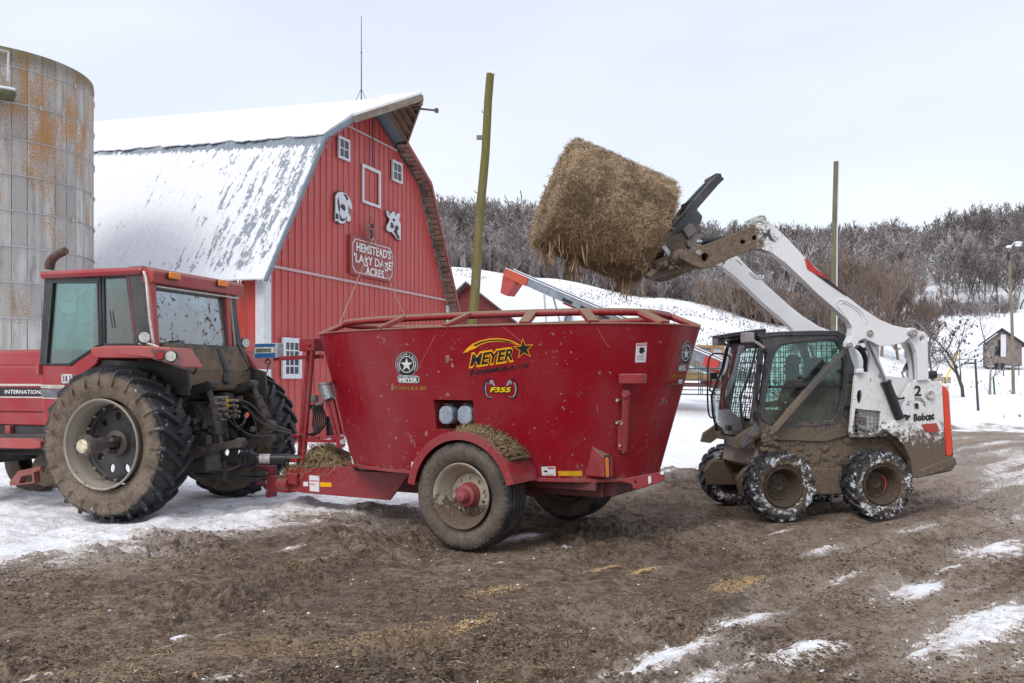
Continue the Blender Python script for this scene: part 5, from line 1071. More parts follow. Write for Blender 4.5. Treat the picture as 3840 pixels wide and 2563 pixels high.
    # ---- fenders with lamp clusters
    def fender(v0, v1, far=False):
        v = v0; top = PZ(-.14, (490,577),(560,566),(760,566),(905,574),(948,640),(975,682),(880,656),(800,632),(520,632),(490,604))
        f = obj('fender', MB().plate(top, [], min(v0, v1), max(v0, v1)), redp, t, bevel=.02)
        dv = 0 if not far else (v1-(-.14))
        fc = PZ(-.14, (808,588),(925,598),(968,672),(838,640)); fcv = (min(v0, v1)-.012, min(v0, v1)-.002) if not far else (max(v0, v1)+.002, max(v0, v1)+.012)
        e = [PZ(-.14, (925,590))[0] if False else TR.sz('A', -.14, (925,590),(925,590))[0]]
        return f
    f1 = fender(-.16, .27); f2 = fender(2.03, 2.56, True); f2.location = (-.42, 0, 0)
    lens_r = plain('red_lens', (.30,.02,.02), .3, bs=0); lens_w = plain('clear_lamp', (.55,.55,.50), .15, .2, var=.3, scale=50); 
    def lamp(x, y, v, r, mat, ax=(1, -.75, 0), name='lamp', k='A', depth=.07):
        c = V(x, y, v, k); d = Vector(ax).normalized(); b = obj(name, MB().cyl(c-d*depth, c+d*.004, r*1.18, n=20), BLACKM, t, bevel=.006); obj('lens', MB().cyl(c, c+d*.014, r, n=20), mat, b); return b
    lp = MB().plate(PZ(-.17, (806,583),(926,594),(972,676),(838,642)), [], -.185, -.165); obj('lamp_panel', lp, paint('lamp_panel_dark', (.08,.05,.045), .6, dirt=.3, z0=0, z1=3), t, bevel=.01)
    lamp(855, 616, -.20, .052, lens_r, (.45,-1,0)); lamp(914, 622, -.20, .060, lens_w, (.45,-1,0)); lamp(771, 522, -.05, .066, lens_w, (.7,-.7,.05), 'work_lamp'); obj('lamp_stalk', MB().tube([V(745,556,.0), V(780,553,-.02), V(820,562,-.05), V(860,580,-.1)], .014, 6), chrome, t)
    lamp(1312, 552, 2.22, .066, lens_w, (1,-.35,.05), 'work_lamp'); lamp(1300, 634, 2.25, .055, lens_w, (1,-.3,0)); lamp(1343, 634, 2.45, .045, lens_r, (1,-.3,0))
    ff = obj('lamp_panel', MB().box(V(1315, 625, 2.35)+Vector((-.07, 0, 0)), (.10, .62, .20)), redp, t, bevel=.02)
    # inner fenders and the muddy tank behind the cab
    inn = PZ(.33, (500,640),(860,655),(1010,700),(1015,830),(940,830),(700,760),(520,720)); obj('inner_fender', MB().plate(inn, [], .30, .34), cast, t); obj('inner_fender', MB().plate(inn, [], 1.98, 2.02), cast, t)
    a = V(846, 548, .33); b = V(905, 690, .33); c = V(955, 812, .42); sec = [(a.x-.1, a.z), (a.x+.12, a.z+.0), (b.x+.06, b.z), (c.x, c.z), (c.x-.5, c.z), (a.x-.4, a.z-.3)]
    tk = obj('rear_tank', MB().plate(sec, [], .32, 2.0), paint('mud_caked_black', (.022,.022,.022), .55, dirt=.62, z0=1.2, z1=3.6, scale=7, dcol=(.22,.165,.11), bs=.6), t, bevel=.05, bseg=3)
    m = MB()
    for v0 in (1.35,): m.bar((sec[1][0]+.0, v0, sec[1][1]-.05), (sec[2][0]+.02, v0+.05, sec[2][1]-.05), .10, .05, (1,0,0)); m.bar((sec[2][0]+.0, v0+.05, sec[2][1]-.02), (sec[3][0]+.03, v0, sec[3][1]+.1), .10, .05, (1,0,0))
    obj('rib', m, BLACKM, tk, bevel=.02)
    bk = plain('black_pipe', (.02,.02,.022), .35)
    for vv, xs in ((.55, ((870,545),(935,545),(970,600),(1015,690),(1000,715),(985,705))), (1.85, ((1150,560),(1240,560),(1262,600),(1292,665),(1300,690),(1285,700)))): obj('grab_bar', MB().tube([V(x, y, vv)+Vector((.1,0,0)) for x, y in xs], .014, 6), bk, t, smooth=60)
    # ---- rear axle, transmission, three-point linkage
    m = MB().box((-.15, 1.2, 1.0), (1.0, .62, .75)).cyl((0, .1, .96), (0, 2.3, .96), .12, n=18).lathe([(.55,.30),(.62,.24),(.9,.22)], c=(0,0,.96), n=24).lathe([(1.85,.30),(1.78,.24),(1.5,.22)], c=(0,0,.96), n=24).box((.25, 1.2, 1.25), (.45, .7, .35)).box((.3, 1.2, .62), (.4, .35, .25)).cyl((.25,.6,1.52), (.25,1.8,1.52), .075, n=14)
    obj('rear_axle', m, cast, t, bevel=.025)
    rn = random.Random(3); m = MB()
    for i in range(24): x, v0, zz = rn.uniform(.3, .58), rn.uniform(.7, 1.7), rn.uniform(.75, 1.55); m.box((x, v0, zz), (rn.uniform(.05,.16), rn.uniform(.05,.18), rn.uniform(.05,.16)), Matrix.Rotation(rn.uniform(-.3,.3), 3, 'X'))
    for i in range(9): v0 = rn.uniform(.75, 1.65); a = rn.uniform(.9, 1.5); m.tube([(.35, v0, a), (.55, v0+.05, a-.05), (.62, v0+.1, a-.2), (.5, v0+.2, a-.35)], .015, 6)
    obj('housing_fittings', m, cast, t, bevel=.01)
    mudst = paint('muddy_steel', (.05,.045,.04), .6, dirt=.45, z0=.3, z1=1.8, scale=12, dcol=(.20,.15,.11))
    for v0, arm, lk, ll in ((.72, ((1075,800),(1130,775)), ((1115,790),(1185,1090)), ((1010,1150),(1160,1110),(1285,1085))), (1.68, ((1290,800),(1350,770)), ((1350,775),(1440,985)), ((1290,1130),(1380,1060),(1450,990)))):
        P = lambda q: V(q[0], q[1], v0); a0 = Vector((.25, v0, 1.52)); l = obj('lift_arm', MB().bar(a0, P(arm[1]), .09, .12).cyl(P(arm[1])-Vector((0,.08,0)), P(arm[1])+Vector((0,.08,0)), .055), cast, t, bevel=.015)
        a, b = P(lk[0]), P(lk[1]); m = MB().cyl(a, a.lerp(b, .35), .035).cyl(a.lerp(b, .3), a.lerp(b, .8), .05).cyl(a.lerp(b, .75), b, .03); 
        for kk in (.33, .55, .8): m.cyl(a.lerp(b, kk)-Vector((0,0,.02)), a.lerp(b, kk)+Vector((0,0,.02)), .065, n=8)
        obj('lift_link', m, mudst, t)
        q = [P(s_) for s_ in ll]; m = MB().bar(q[0], q[1], .05, .12).bar(q[1], q[2], .05, .10).cyl(q[2]-Vector((0,.06,0)), q[2]+Vector((0,.06,0)), .065, n=14); obj('lower_link', m, mudst, t, bevel=.01)
    obj('drawbar', MB().bar((.2, 1.2, .45), (1.28, 1.2, .43), .12, .05).box((1.2, 1.2, .50), (.16, .14, .06)), cast, t, bevel=.01)
    obj('stabiliser', MB().tube([V(1195,1180,.9), V(1205,1230,.9), V(1195,1285,.9)], .03, 6).tube([V(1180,1000,1.0), V(1205,1010,1.0), V(1215,1060,1.0)], .02, 6), cast, t)
    # couplers and hoses
    m = MB(); 
    for i, (x, y) in enumerate(((1190,855),(1190,885),(1200,915),(1195,945),(1240,860),(1240,888),(1250,918),(1248,942))): c = V(x, y, 1.1); m.cyl(c-Vector((.05,0,0)), c+Vector((.09,0,0)), .020, n=8).cyl(c+Vector((.0,0,0)), c+Vector((.04,0,0)), .028, n=8)
    m.box(V(1170, 900, 1.1), (.08, .3, .32)); obj('couplers', m, plain('steel_couplers', (.22,.20,.17), .4, .6, var=.5), t)
    obj('dust_caps', MB().box(V(1222,858,1.08), (.05,.05,.03)).box(V(1225,886,1.08), (.05,.05,.03)), plain('yellow_caps', (.55,.33,.02), .5), t)
    for pts in (((1290,858),(1340,880),(1390,930),(1450,985),(1560,1025)), ((1290,886),(1330,910),(1380,965),(1460,1010),(1560,1035)), ((900,545),(960,590),(1050,760),(1150,880),(1240,980),(1330,1040),(1430,1050),(1560,1030)), ((1270,1000),(1300,985),(1310,960),(1290,1010),(1340,1050),(1440,1052)), ((1030,940),(1060,990),(1110,1040),(1150,1080))):
        obj('hose', MB().tube(smooth_path([V(x, y, .95+.3*(i/len(pts))) for i, (x, y) in enumerate(pts)]), .0135, 7), bk, t, smooth=60)
def smooth_path(P, k=5):
    out = []; P = [Vector(p) for p in P]; n = len(P)
    for i in range(n-1):
        p0, p1, p2, p3 = P[max(0, i-1)], P[i], P[i+1], P[min(n-1, i+2)]
        for j in range(k):
            t = j/k; out.append(.5*((2*p1)+(p2-p0)*t+(2*p0-5*p1+4*p2-p3)*t*t+(3*p1-p0-3*p2+p3)*t**3))
    return out+[P[-1]]
tractor()
# ================================================================== MIXER WAGON
MX = Fr(.17, 10.03, -30.2)
def ray_local(fr, p):
    a = (p[0]-CX)/F; b = (HY-p[1])/F; o = Vector((-fr.o[0]*fr.u[0]-fr.o[1]*fr.u[1], -fr.o[0]*fr.n[0]-fr.o[1]*fr.n[1], EYE))
    d = Vector((a*fr.u[0]+1*fr.u[1], a*fr.n[0]+1*fr.n[1], b)).normalized(); return o, d
class Decal:
    """flat artwork laid on a curved panel: photo pixels are followed back to the panel's own surface"""
    def __init__(s, fr, bvh, par): s.fr, s.b, s.par = fr, bvh, par
    def hit(s, p, off=.003):
        o, d = ray_local(s.fr, p); h = s.b.ray_cast(o, d)
        if h[0] is None: return s.fr.at(p, -1.2)
        n = h[1] if h[1].dot(d) < 0 else -h[1]; return h[0]+n*off
    def put(s, name, polys, mat, off=.003, cut=26):
        """polys: list of (outer, holes) in photo pixels"""
        bm = bmesh.new()
        for outer, holes in polys:
            loops = [outer]+list(holes); flat = [p for l in loops for p in l]; vs = [bm.verts.new((p[0], p[1], 0)) for p in flat]
            for t in tessellate_polygon([[Vector((p[0], p[1], 0)) for p in l] for l in loops]):
                try: bm.faces.new([vs[i] for i in t])
                except ValueError: pass
        return s.fin(name, bm, mat, off, cut)
    def fin(s, name, bm, mat, off, cut):
        for k in range(4):
            e = [e for e in bm.edges if e.calc_length() > cut]
            if not e: break
            bmesh.ops.subdivide_edges(bm, edges=e, cuts=1); bmesh.ops.triangulate(bm, faces=bm.faces)
        for v in bm.verts: v.co = s.hit((v.co.x, v.co.y), off)
        me = bpy.data.meshes.new(name); bm.to_mesh(me); bm.free(); me.materials.append(mat); o = bpy.data.objects.new(name, me); COL.objects.link(o); o.parent = s.par; return o
    def text(s, name, body, p0, p1, h, mat, off=.003, bold=.03, shear=0, squeeze=None, up=None):
        """baseline from p0 to p1 (photo px), cap height h px"""
        vs, fs, w = text_mb(body, bold, shear); p0 = Vector((*p0, 0)); p1 = Vector((*p1, 0)); d = p1-p0; u = Vector((d.y, -d.x, 0)).normalized() if up is None else Vector((*up, 0)).normalized()
        bm = bmesh.new(); q = [bm.verts.new(p0+d*x+u*(y*h)) for x, y in vs]
        for f in fs:
            try: bm.faces.new([q[i] for i in f])
            except ValueError: pass
        bmesh.ops.triangulate(bm, faces=bm.faces); return s.fin(name, bm, mat, off, 40)
def star(cx, cy, r, r2, ph=-90, sx=1.0, sy=1.0, sh=0):
    o = []
    for i in range(10):
        a = R(ph+36*i); q = r if i % 2 == 0 else r2; x, y = math.cos(a)*q*sx, math.sin(a)*q*sy; o.append((cx+x+sh*y, cy+y))
    return o
def circ(cx, cy, rx, ry, n=40, ph=0): return [(cx+math.cos(ph+2*math.pi*i/n)*rx, cy+math.sin(ph+2*math.pi*i/n)*ry) for i in range(n)]
def super_pt(t, a, b, n):
    c, s_ = math.cos(t), math.sin(t); return (math.copysign(abs(c)**(2/n), c)*a, math.copysign(abs(s_)**(2/n), s_)*b)
def mixer():
    t = MX.empty('feed_mixer_wagon', 'dark red vertical feed mixer wagon with an oval tub on two big tyres', 'feed mixer wagon')
    V = lambda k, x, y, v: MX.at(z(k, (x, y)), v)
    red = paint('mixer_red', (.25, .002, .012), .30, dirt=.42, z0=.55, z1=1.35, speck=.75, dcol=(.30,.19,.14), scale=7, fade=.05, coat=.0, bs=.06, film=-.07, spec=.34)
    redd = paint('mixer_red_dusty', (.26, .010, .02), .4, dirt=.26, z0=.2, z1=2.3, dcol=(.23,.15,.11), scale=16, fade=.1, topdust=.75)
    rail = paint('rail_red_dusty', (.30, .012, .022), .4, dirt=.12, z0=1, z1=3, dcol=(.27,.19,.12), scale=22, topdust=1.0)
    dk = paint('under_frame_red', (.12, .008, .012), .6, dirt=.4, z0=.1, z1=.9, dcol=(.10,.08,.06))
    zt, zb = 2.295, .735; A, B_, c0 = (2.38, 1.215), (1.94, .965), -.40; nn = 2.48
    def ab(zz): w = (zz-zb)/(zt-zb); return A[0]*w+B_[0]*(1-w), A[1]*w+B_[1]*(1-w)
    # angles: finer round the ends, breaks at the niche
    def surf(tt, zz, ins=0): a, b = ab(zz); x, y = super_pt(tt, a-ins, b-ins, nn); return (x+c0, y, zz)
    def t_of(p):                                       # parameter whose surface point is seen at photo pixel p (near side)
        best = None
        for k in range(2000):
            tt = math.pi+math.pi*k/2000
            # height from the ray at this plan position
            lo, hi = zb, zt
            for _ in range(12):
                mz = (lo+hi)/2; q = surf(tt, mz); X = MX.o[0]+q[0]*MX.u[0]+q[1]*MX.n[0]; Y = MX.o[1]+q[0]*MX.u[1]+q[1]*MX.n[1]; py = HY-F*(mz-EYE)/Y
                if py > p[1]: lo = mz
                else: hi = mz
            e = abs(CX+F*X/Y-p[0])
            if best is None or e < best[0]: best = (e, tt, mz)
        return best[1], best[2]
    tl, za = t_of(z('D', (1032, 577))); tr, _ = t_of(z('D', (1277, 577))); _, zc = t_of(z('D', (1045, 759)))
    ts = list(np.linspace(0, 2*math.pi, 73)[:-1])
    ts = sorted([q for q in ts if min(abs(q-tl), abs(q-tr)) > .02]+[tl, tr]); zs = [zb, zc, (zc+za)/2, za, (za+zt)/2, zt]
    m = MB(); n = len(ts); il, ir = ts.index(min(tl, tr)), ts.index(max(tl, tr))
    for zz in zs:
        for q in ts: m.v.append(surf(q, zz))
    for j in range(len(zs)-1):
        for i in range(n):
            if j in (1, 2) and il <= i < ir: continue
            a, b = j*n+i, j*n+(i+1) % n; m.f.append((a, b, b+n, a+n))
    tubverts = list(m.v); tubfaces = list(m.f); base = len(m.v)
    zi = zs[::-1]
    for zz in zi:                                       # inner skin
        for q in ts: m.v.append(surf(q, zz+(.02 if zz == zb else 0), .012))
    for j in range(len(zi)-1):
        for i in range(n):
            if j in (2, 3) and il <= i < ir: continue
            a, b = base+j*n+i, base+j*n+(i+1) % n; m.f.append((a, a+n, b+n, b))
    for i in range(n): m.f.append(((len(zs)-1)*n+i, (len(zs)-1)*n+(i+1) % n, base+(i+1) % n, base+i))
    m.f.append(tuple(base+(len(zi)-1)*n+i for i in range(n)))
    me = bpy.data.meshes.new('tub'); me.from_pydata(m.v, [], m.f); me.materials.append(red); tub = bpy.data.objects.new('tub', me); COL.objects.link(tub); tub.parent = t
    bm = bmesh.new(); bm.from_mesh(me); bmesh.ops.recalc_face_normals(bm, faces=bm.faces); bm.to_mesh(me); bm.free(); smooth_angle(me, 1.9)
    bvh = BVHTree.FromPolygons(tubverts, tubfaces+[tuple([1*n+il, 1*n+ir, 3*n+ir, 3*n+il])]); dc = Decal(MX, bvh, tub)
    m = MB().tube([surf(q, zt) for q in ts], .012, 6, closed=True); obj('top_lip', m, rail, tub)
    m = MB()
    for q in ts:
        a = Vector(surf(q, zb)); o_ = Vector((a.x*.0+(a.x-c0)*.022, a.y*.045, 0)); m.v += [tuple(a+o_*.0), tuple(a+o_), tuple(a+o_-Vector((0,0,.03))), tuple(a-o_*.5-Vector((0,0,.03)))]
    for i in range(n):
        for j in range(4): a, b = i*4, ((i+1) % n)*4; m.f.append((a+j, b+j, b+(j+1) % 4, a+(j+1) % 4))
    obj('bottom_flange', m, redd, tub)
    # niche with two oil jugs
    a0 = [Vector(surf(ts[k], zz)) for k, zz in ((il, zc), (ir, zc), (ir, za), (il, za))]; dp = Vector((0, .34, 0)); b0 = [p+dp for p in a0]
    for p in (b0[0], b0[3]): p.x += .02
    for p in (b0[1], b0[2]): p.x -= .02
    m = MB().add([tuple(p) for p in a0+b0], [(0,1,5,4), (1,2,6,5), (2,3,7,6), (3,0,4,7), (4,5,6,7)]); obj('niche', m, redd, tub)
    jug = plain('translucent_jug', (.26,.30,.36), .35, var=.25, scale=6); blk = plain('jug_cap', (.03,.03,.03), .5)
    for x in (1122, 1237):
        c = V('D', x, 672, -1.03); w, h = .088, .10
        sec = [(-w,-h*.55),(-w*.5,-h*.95),(w*.5,-h*.95),(w,-h*.55),(w,h*.5),(w*.55,h*.95),(-w*.55,h*.95),(-w,h*.5)]
        j = obj('jug', MB().plate([(c.x+a, c.z+b) for a, b in sec], [], c.y-.05, c.y+.10), jug, t, bevel=.02, bseg=3); obj('cap', MB().cyl(c+Vector((-.01,.02,h*.95)), c+Vector((-.01,.02,h*1.25)), .035, n=14).box(c+Vector((0,.02,h*1.1)), (.12, .03, .02)), blk, j); obj('outlet', MB().cyl(c+Vector((0,.0,-h*.95)), c+Vector((0,.0,-h*1.2)), .012, n=8), blk, j)
        obj('hose', MB().tube(smooth_path([c+Vector((-.01,.02,h*1.25)), c+Vector((.03,.03,h*1.45)), c+Vector((.08,.05,h*1.2)), c+Vector((.09,.10,h*.6))]), .006, 5), blk, j)
    # ---- top rail ring on flat brackets
    ra, rb, zr = A[0]-.33, A[1]-.28, zt+.135
    def rp(q, dz=0): x, y = super_pt(q, ra, rb, 2.6); return Vector((x+c0, y, zr+dz))
    obj('top_rail', MB().tube([rp(q) for q in np.linspace(0, 2*math.pi, 61)[:-1]], .040, 10, closed=True), rail, t, smooth=60)
    m = MB()
    for px in (745, 1155): q, _ = t_of(z('D', (px-50, 131))); a = Vector(surf(q, zt)); b = rp(q+.035); br = obj('rail_bracket', MB().bar(a+Vector((0,0,.01)), b+Vector((0,0,.01)), .11, .05), rail, t, bevel=.008)
    for px in (520, 952, 1400): q, _ = t_of(z('E', (px, 106))); a = Vector(surf(q, zt)); b = rp(q+(.03 if px < 900 else -.0)); br = obj('rail_bracket', MB().bar(a+Vector((0,0,.01)), b+Vector((0,0,.01)), .11, .05), rail, t, bevel=.008)
    for q in (.15, .9, 1.45, 1.9, 2.5, 3.0, 3.55, 5.9): a = Vector(surf(q, zt)); b = rp(q); obj('rail_bracket', MB().tube([a, b], .036, 8), rail, t)
    # feed left inside and on the far lip
    hay = hay_mat('chopped_feed', (.24,.17,.09), (.08,.055,.03), (.36,.27,.15))
    m = MB().lathe([(zt-.55,.01),(zt-.5,.5),(zt-.6,1.0)], c=(0,0,0), axis='z', n=24); m.v = [(p[0]*1.9, p[1]*.95, p[2]) for p in m.v]; fd = obj('feed', m, hay, None); fd.location = (MX.o[0], MX.o[1], 0); fd.rotation_euler = (0,0,MX.r); tag(fd, 'chopped feed lying inside the mixer tub', 'feed')
    # ---- wheels
    rub = rubber('mixer_rubber', (.155,.125,.10), .72, 0, .62, .36); cream = paint('cream_rim', (.42,.37,.29), .6, dirt=.72, z0=-.5, z1=.5, scale=14, dcol=(.14,.10,.07)); hubm = paint('red_hub', (.26,.02,.03), .45, dirt=.12, z0=-.3, z1=.3, scale=30)
    w = obj('wheel', bolts(MB().lathe([(-.03,.05),(-.035,.15),(-.03,.215),(.0,.225),(.02,.21),(.02,.05)], n=48), 10, .180, -.035, .014, .028, .3), cream, t, loc=(0, -1.17, .56), smooth=35)
    obj('rim', MB().lathe([(-.205,.318),(-.215,.333),(-.20,.340),(-.18,.325),(-.165,.305),(-.12,.296),(-.09,.285),(-.06,.26),(-.02,.228),(.0,.220),(.05,.27),(.2,.30),(.21,.33),(.19,.31),(.03,.255),(-.0,.215),(-.055,.235),(-.10,.265),(-.15,.285),(-.18,.30)], n=64, closed=True), cream, w, smooth=35)
    obj('tyre', tyre(.562, .335, .42, 'road'), rub, w, smooth=32)
    obj('hub', MB().lathe([(.0,.13),(-.06,.128),(-.07,.118),(-.13,.112),(-.135,.09),(-.14,.075),(-.18,.070),(-.215,.05),(-.225,.0)], n=32), hubm, w, smooth=40)
    w2 = copy_tree(w, t); w2.location = (0, 1.17, .56); w2.rotation_euler = (0, 0, math.pi)
    obj('axle', MB().box((0, 0, .56), (.16, 2.2, .16)), dk, t, bevel=.01)
    m = MB().box((0, -.5, .62), (2.4, .12, .18)).box((0, .5, .62), (2.4, .12, .18)).box((.3, 0, .62), (.2, 1.0, .16)).box((-1.2, 0, .62), (.2, 1.0, .16)).box((1.2, 0, .62), (.2, 1.0, .16)).cyl((0,0,.45), (0,0,.72), .35, n=24); obj('chassis', m, dk, t, bevel=.015)
    obj('side_beam', MB().box((.75, -.70, .66), (.9, .05, .09)).box((.75, .70, .66), (.9, .05, .09)), dk, t, bevel=.008)
    lug = MX.sz('E', -.55, (1075,1075),(1190,1055),(1390,1020),(1392,1072),(1340,1095),(1240,1128),(1205,1128),(1190,1095)); lh = [ (p.x, p.z) for p in [MX.at(z('E', q), -.55) for q in circ(1215, 1085, 9, 14, 10)]]
    obj('rear_lug', MB().plate(lug, [lh], -.58, -.55), redd, t, bevel=.006); obj('bolt', MB().cyl(V('E',1375,1030,-.6), V('E',1375,1030,-.56), .02, n=8), WHITEP, t)
    obj('label', MB().plate(MX.sz('E', -.59, (1288,1052),(1306,1048),(1308,1090),(1290,1100)), [], -.59, -.586), WHITEP, t)
    # ---- fender over the near wheel
    cz, rf_, v0, v1 = .565, .655, -1.40, -.90
    def fen(sg, nm):
        m = MB(); ang = np.linspace(R(14), R(172), 28); k = len(ang)
        for a in ang:
            for (rr, vv) in ((rf_, v1), (rf_, v0), (rf_-.085, v0), (rf_-.085, v0+.02), (rf_-.02, v0+.02), (rf_-.02, v1)):
                m.v.append((math.cos(a)*rr, vv*sg, cz+math.sin(a)*rr))
        for i in range(k-1):
            for j in range(6): a, b = i*6, (i+1)*6; m.f.append((a+j, a+(j+1) % 6, b+(j+1) % 6, b+j))
        m.f.append(tuple(range(6))); m.f.append(tuple((k-1)*6+j for j in range(6)))
        return obj(nm, m, redd, t, smooth=35)
    fen(1, 'fender'); fen(-1, 'fender')
    # ---- tongue
    tp = MX.sz('D', -.40, (112,1022),(170,1005),(400,992),(525,990),(556,1018),(890,1030),(760,1200),(230,1155),(118,1137)); tg = obj('tongue', MB().plate(tp, [], -.40, -.37), redd, t, bevel=.008)
    obj('tongue_plate', MB().plate(tp, [], .30, .33), redd, tg); zz = MX.at(z('D', (300, 1000)), -.38).z; x0 = MX.at(z('D', (120, 1020)), -.38).x
    obj('tongue_deck', MB().box(((x0-1.75)/2, -.035, zz-.03), (-1.75-x0, .66, .03)).box((x0+.02, -.035, .44), (.05, .66, .24)), redd, tg)
    h = V('T', 45, 1370, -.18); m = MB().box((h.x, -.20, h.z), (.06, .16, .42)).box((h.x-.11, -.20, h.z+.19), (.2, .16, .035)).box((h.x-.11, -.20, h.z-.03), (.2, .16, .04)).box((h.x+.22, -.2, h.z-.02), (.40, .2, .2)).tube([(h.x-.12,-.2,h.z+.2),(h.x-.12,-.2,h.z+.26),(h.x-.06,-.2,h.z+.28),(h.x-.05,-.2,h.z+.2)], .014, 6)
    hb = obj('hitch', m, redd, t, bevel=.008); mb = MB()
    for k in (-.12, 0, .12): mb.cyl((h.x-.0, -.29, h.z+k), (h.x, -.265, h.z+k), .022, n=8)
    obj('hitch_bolts', mb, plain('zinc_bolt', (.5,.5,.5), .4, .7), hb)
    obj('jack_socket', MB().tube([V('T',95,1390,-.44), V('T',175,1390,-.44)], .075, 14).box(V('T',215,1350,-.42), (.16, .08, .14)), redd, t, bevel=.01)
    # ---- mast of two tubes with the scale display arm
    m = MB()
    for (xa, ya), (xb, yb), v in (((332,335),(240,1395),-.12), ((362,335),(266,1425),-.26)): m.cyl(V('T',xa,ya,v), V('T',xb,yb,v), .036, n=12)
    ms = obj('mast', m, redd, t, smooth=50); c = V('T', 362, 302, -.18); obj('mast_head', MB().box(c, (.26, .24, .17)).cyl(c+Vector((.05,-.14,0)), c+Vector((.05,-.12,0)), .03), redd, ms, bevel=.02)
    obj('clamp', MB().box(V('T', 262, 1015, -.2), (.13, .2, .05)).box(V('T', 250, 1200, -.2), (.13, .2, .05)), redd, ms, bevel=.01)
    a, b = V('T', 60, 410, -.16), V('T', 440, 392, -.16); obj('display_arm', MB().bar(a, b, .05, .055), redd, t, bevel=.006)
    a = V('O', 632, 186, -.22); b = V('O', 815, 300, -.22); cx, czz = (a.x+b.x)/2, (a.z+b.z)/2; wd, hh = b.x-a.x, a.z-b.z
    rot = Matrix.Rotation(R(0), 3, 'Z'); sb = obj('scale_display', MB().box((cx, -.16, czz), (wd, .12, hh)), plain('display_grey', (.33,.36,.38), .5), t, bevel=.01)
    vv = -.2225; blue = plain('display_blue', (.015,.10,.30), .35, var=.1); obj('blue_panel', MB().box((cx-.01, vv, czz+hh*.36), (wd*.86, .005, hh*.18)).box((cx-.01, vv, czz-hh*.31), (wd*.86, .005, hh*.26)), blue, sb)
    obj('screen_frame', MB().plate([(cx-wd*.42, czz-hh*.15), (cx+wd*.36, czz-hh*.15), (cx+wd*.36, czz+hh*.22), (cx-wd*.42, czz+hh*.22)], [], vv-.004, vv+.002), plain('display_pale', (.55,.55,.52), .5), sb); obj('screen', MB().box((cx-.03, vv-.007, czz+hh*.03), (wd*.64, .004, hh*.24)), plain('lcd', (.13,.13,.11), .2), sb)
    obj('cable', MB().tube(smooth_path([V('O',735,305,-.15), V('O',760,330,-.15), V('O',742,365,-.15), V('O',735,410,-.12)]), .009, 5).tube(smooth_path([V('O',740,310,-.15), V('O',720,330,-.15), V('O',752,350,-.15)]), .008, 5), blk, t)
    # ---- door cylinder, hose bundle, slotted plate at the front of the tub
    pl = MX.sz('T', -.35, (470,740),(528,722),(612,1092),(565,1112)); ph = MX.sz('T', -.35, (497,768),(506,766),(572,1020),(565,1024)); cy = obj('door_cylinder_guard', MB().plate(pl, [ph], -.38, -.33), redd, t, bevel=.006)
    a, b = V('T', 462, 610, -.36), V('T', 498, 728, -.36); obj('cylinder', MB().cyl(a, b, .085, n=18).cyl(a+Vector((0,0,.02)), a, .10, n=18), plain('grey_cylinder', (.30,.32,.33), .4, .4), cy, smooth=40)
    obj('guard_pipe', MB().tube(smooth_path([V('T',432,600,-.40), V('T',410,622,-.40), V('T',420,665,-.40), V('T',442,748,-.40), V('T',385,775,-.40)]), .012, 6), plain('grey_pipe', (.12,.12,.12), .5), cy); obj('pivot_bolt', MB().cyl(V('T',596,1060,-.42), V('T',596,1060,-.38), .035, n=12).cyl(V('T',592,1012,-.42), V('T',592,1012,-.38), .018, n=8), plain('zinc', (.5,.5,.5), .35, .7), cy)
    sp = MX.sz('T', -.30, (325,1030),(540,1010),(545,1068),(322,1062)); shh = MX.sz('T', -.30, (415,1018),(510,1018),(520,1030),(512,1044),(415,1044),(405,1030)); obj('slotted_plate', MB().plate(sp, [shh], -.33, -.28), redd, t, bevel=.005)
    obj('post', MB().bar(V('T',508,860,.1), V('T',512,1010,.1), .16, .05, (1,0,0)), BLACKM, t)
    obj('valve', MB().cyl(V('T',372,695,-.2), V('T',374,752,-.2), .06, n=12).bar(V('T',350,790,-.2), V('T',440,762,-.2), .05, .06), plain('grey_valve', (.12,.12,.12), .6, var=.5), t, bevel=.01)
    rn = random.Random(4)
    for i in range(7):
        x = 355+i*12; r = 40+i*12; pts = [V('T', x, 770, -.22-.02*i), V('T', x+12+i*3, 850, -.22), V('T', x+5+i*4, 930, -.2), V('T', 370+i*6, 990, -.2), V('T', 320+i*5, 1008+rn.uniform(-8, 8), -.15)]; obj('hose', MB().tube(smooth_path(pts), .012, 6), blk, t, smooth=60)
    a, b = TR.at(z('A', (1300, 1165)), 1.2), None
    # ---- side fittings
    hp = [V('E', x, y, 0) for x, y in ((1135,467),(1143,424),(1303,416),(1303,462))]
    q0, q1 = dc.hit(z('E', (1143, 445)), 0), dc.hit(z('E', (1285, 440)), 0)
    obj('bracket', MB().box(((q0.x+q1.x)/2+.02, q0.y-.05, q0.z-.005), (q1.x-q0.x+.08, .12, .10)), redd, tub, bevel=.01)
    l0, l1 = dc.hit(z('E', (1142, 535)), .05), dc.hit(z('E', (1125, 890)), .05)
    m = MB().bar(l0, l1, .07, .045, (0,-1,0)).cyl(l0+Vector((0,-.03,0)), l0+Vector((0,.03,0)), .045, n=14)
    m.bar(dc.hit(z('E', (1112, 700)), .03), dc.hit(z('E', (1108, 885)), .03), .05, .04, (0,-1,0)); kn = obj('shear_plate_lever', m, redd, t, bevel=.012); znm = plain('zinc_nuts', (.45,.44,.42), .4, .6)
    m = MB()
    for x, y in ((1113,580),(1165,605),(1112,718),(1140,722),(1160,727),(1130,858),(1150,870),(1150,895)): c = dc.hit(z('E', (x, y)), .0); obj('lever_bolt', MB().cyl(c, c+Vector((0,-.075,0)), .014, n=8), znm, kn)

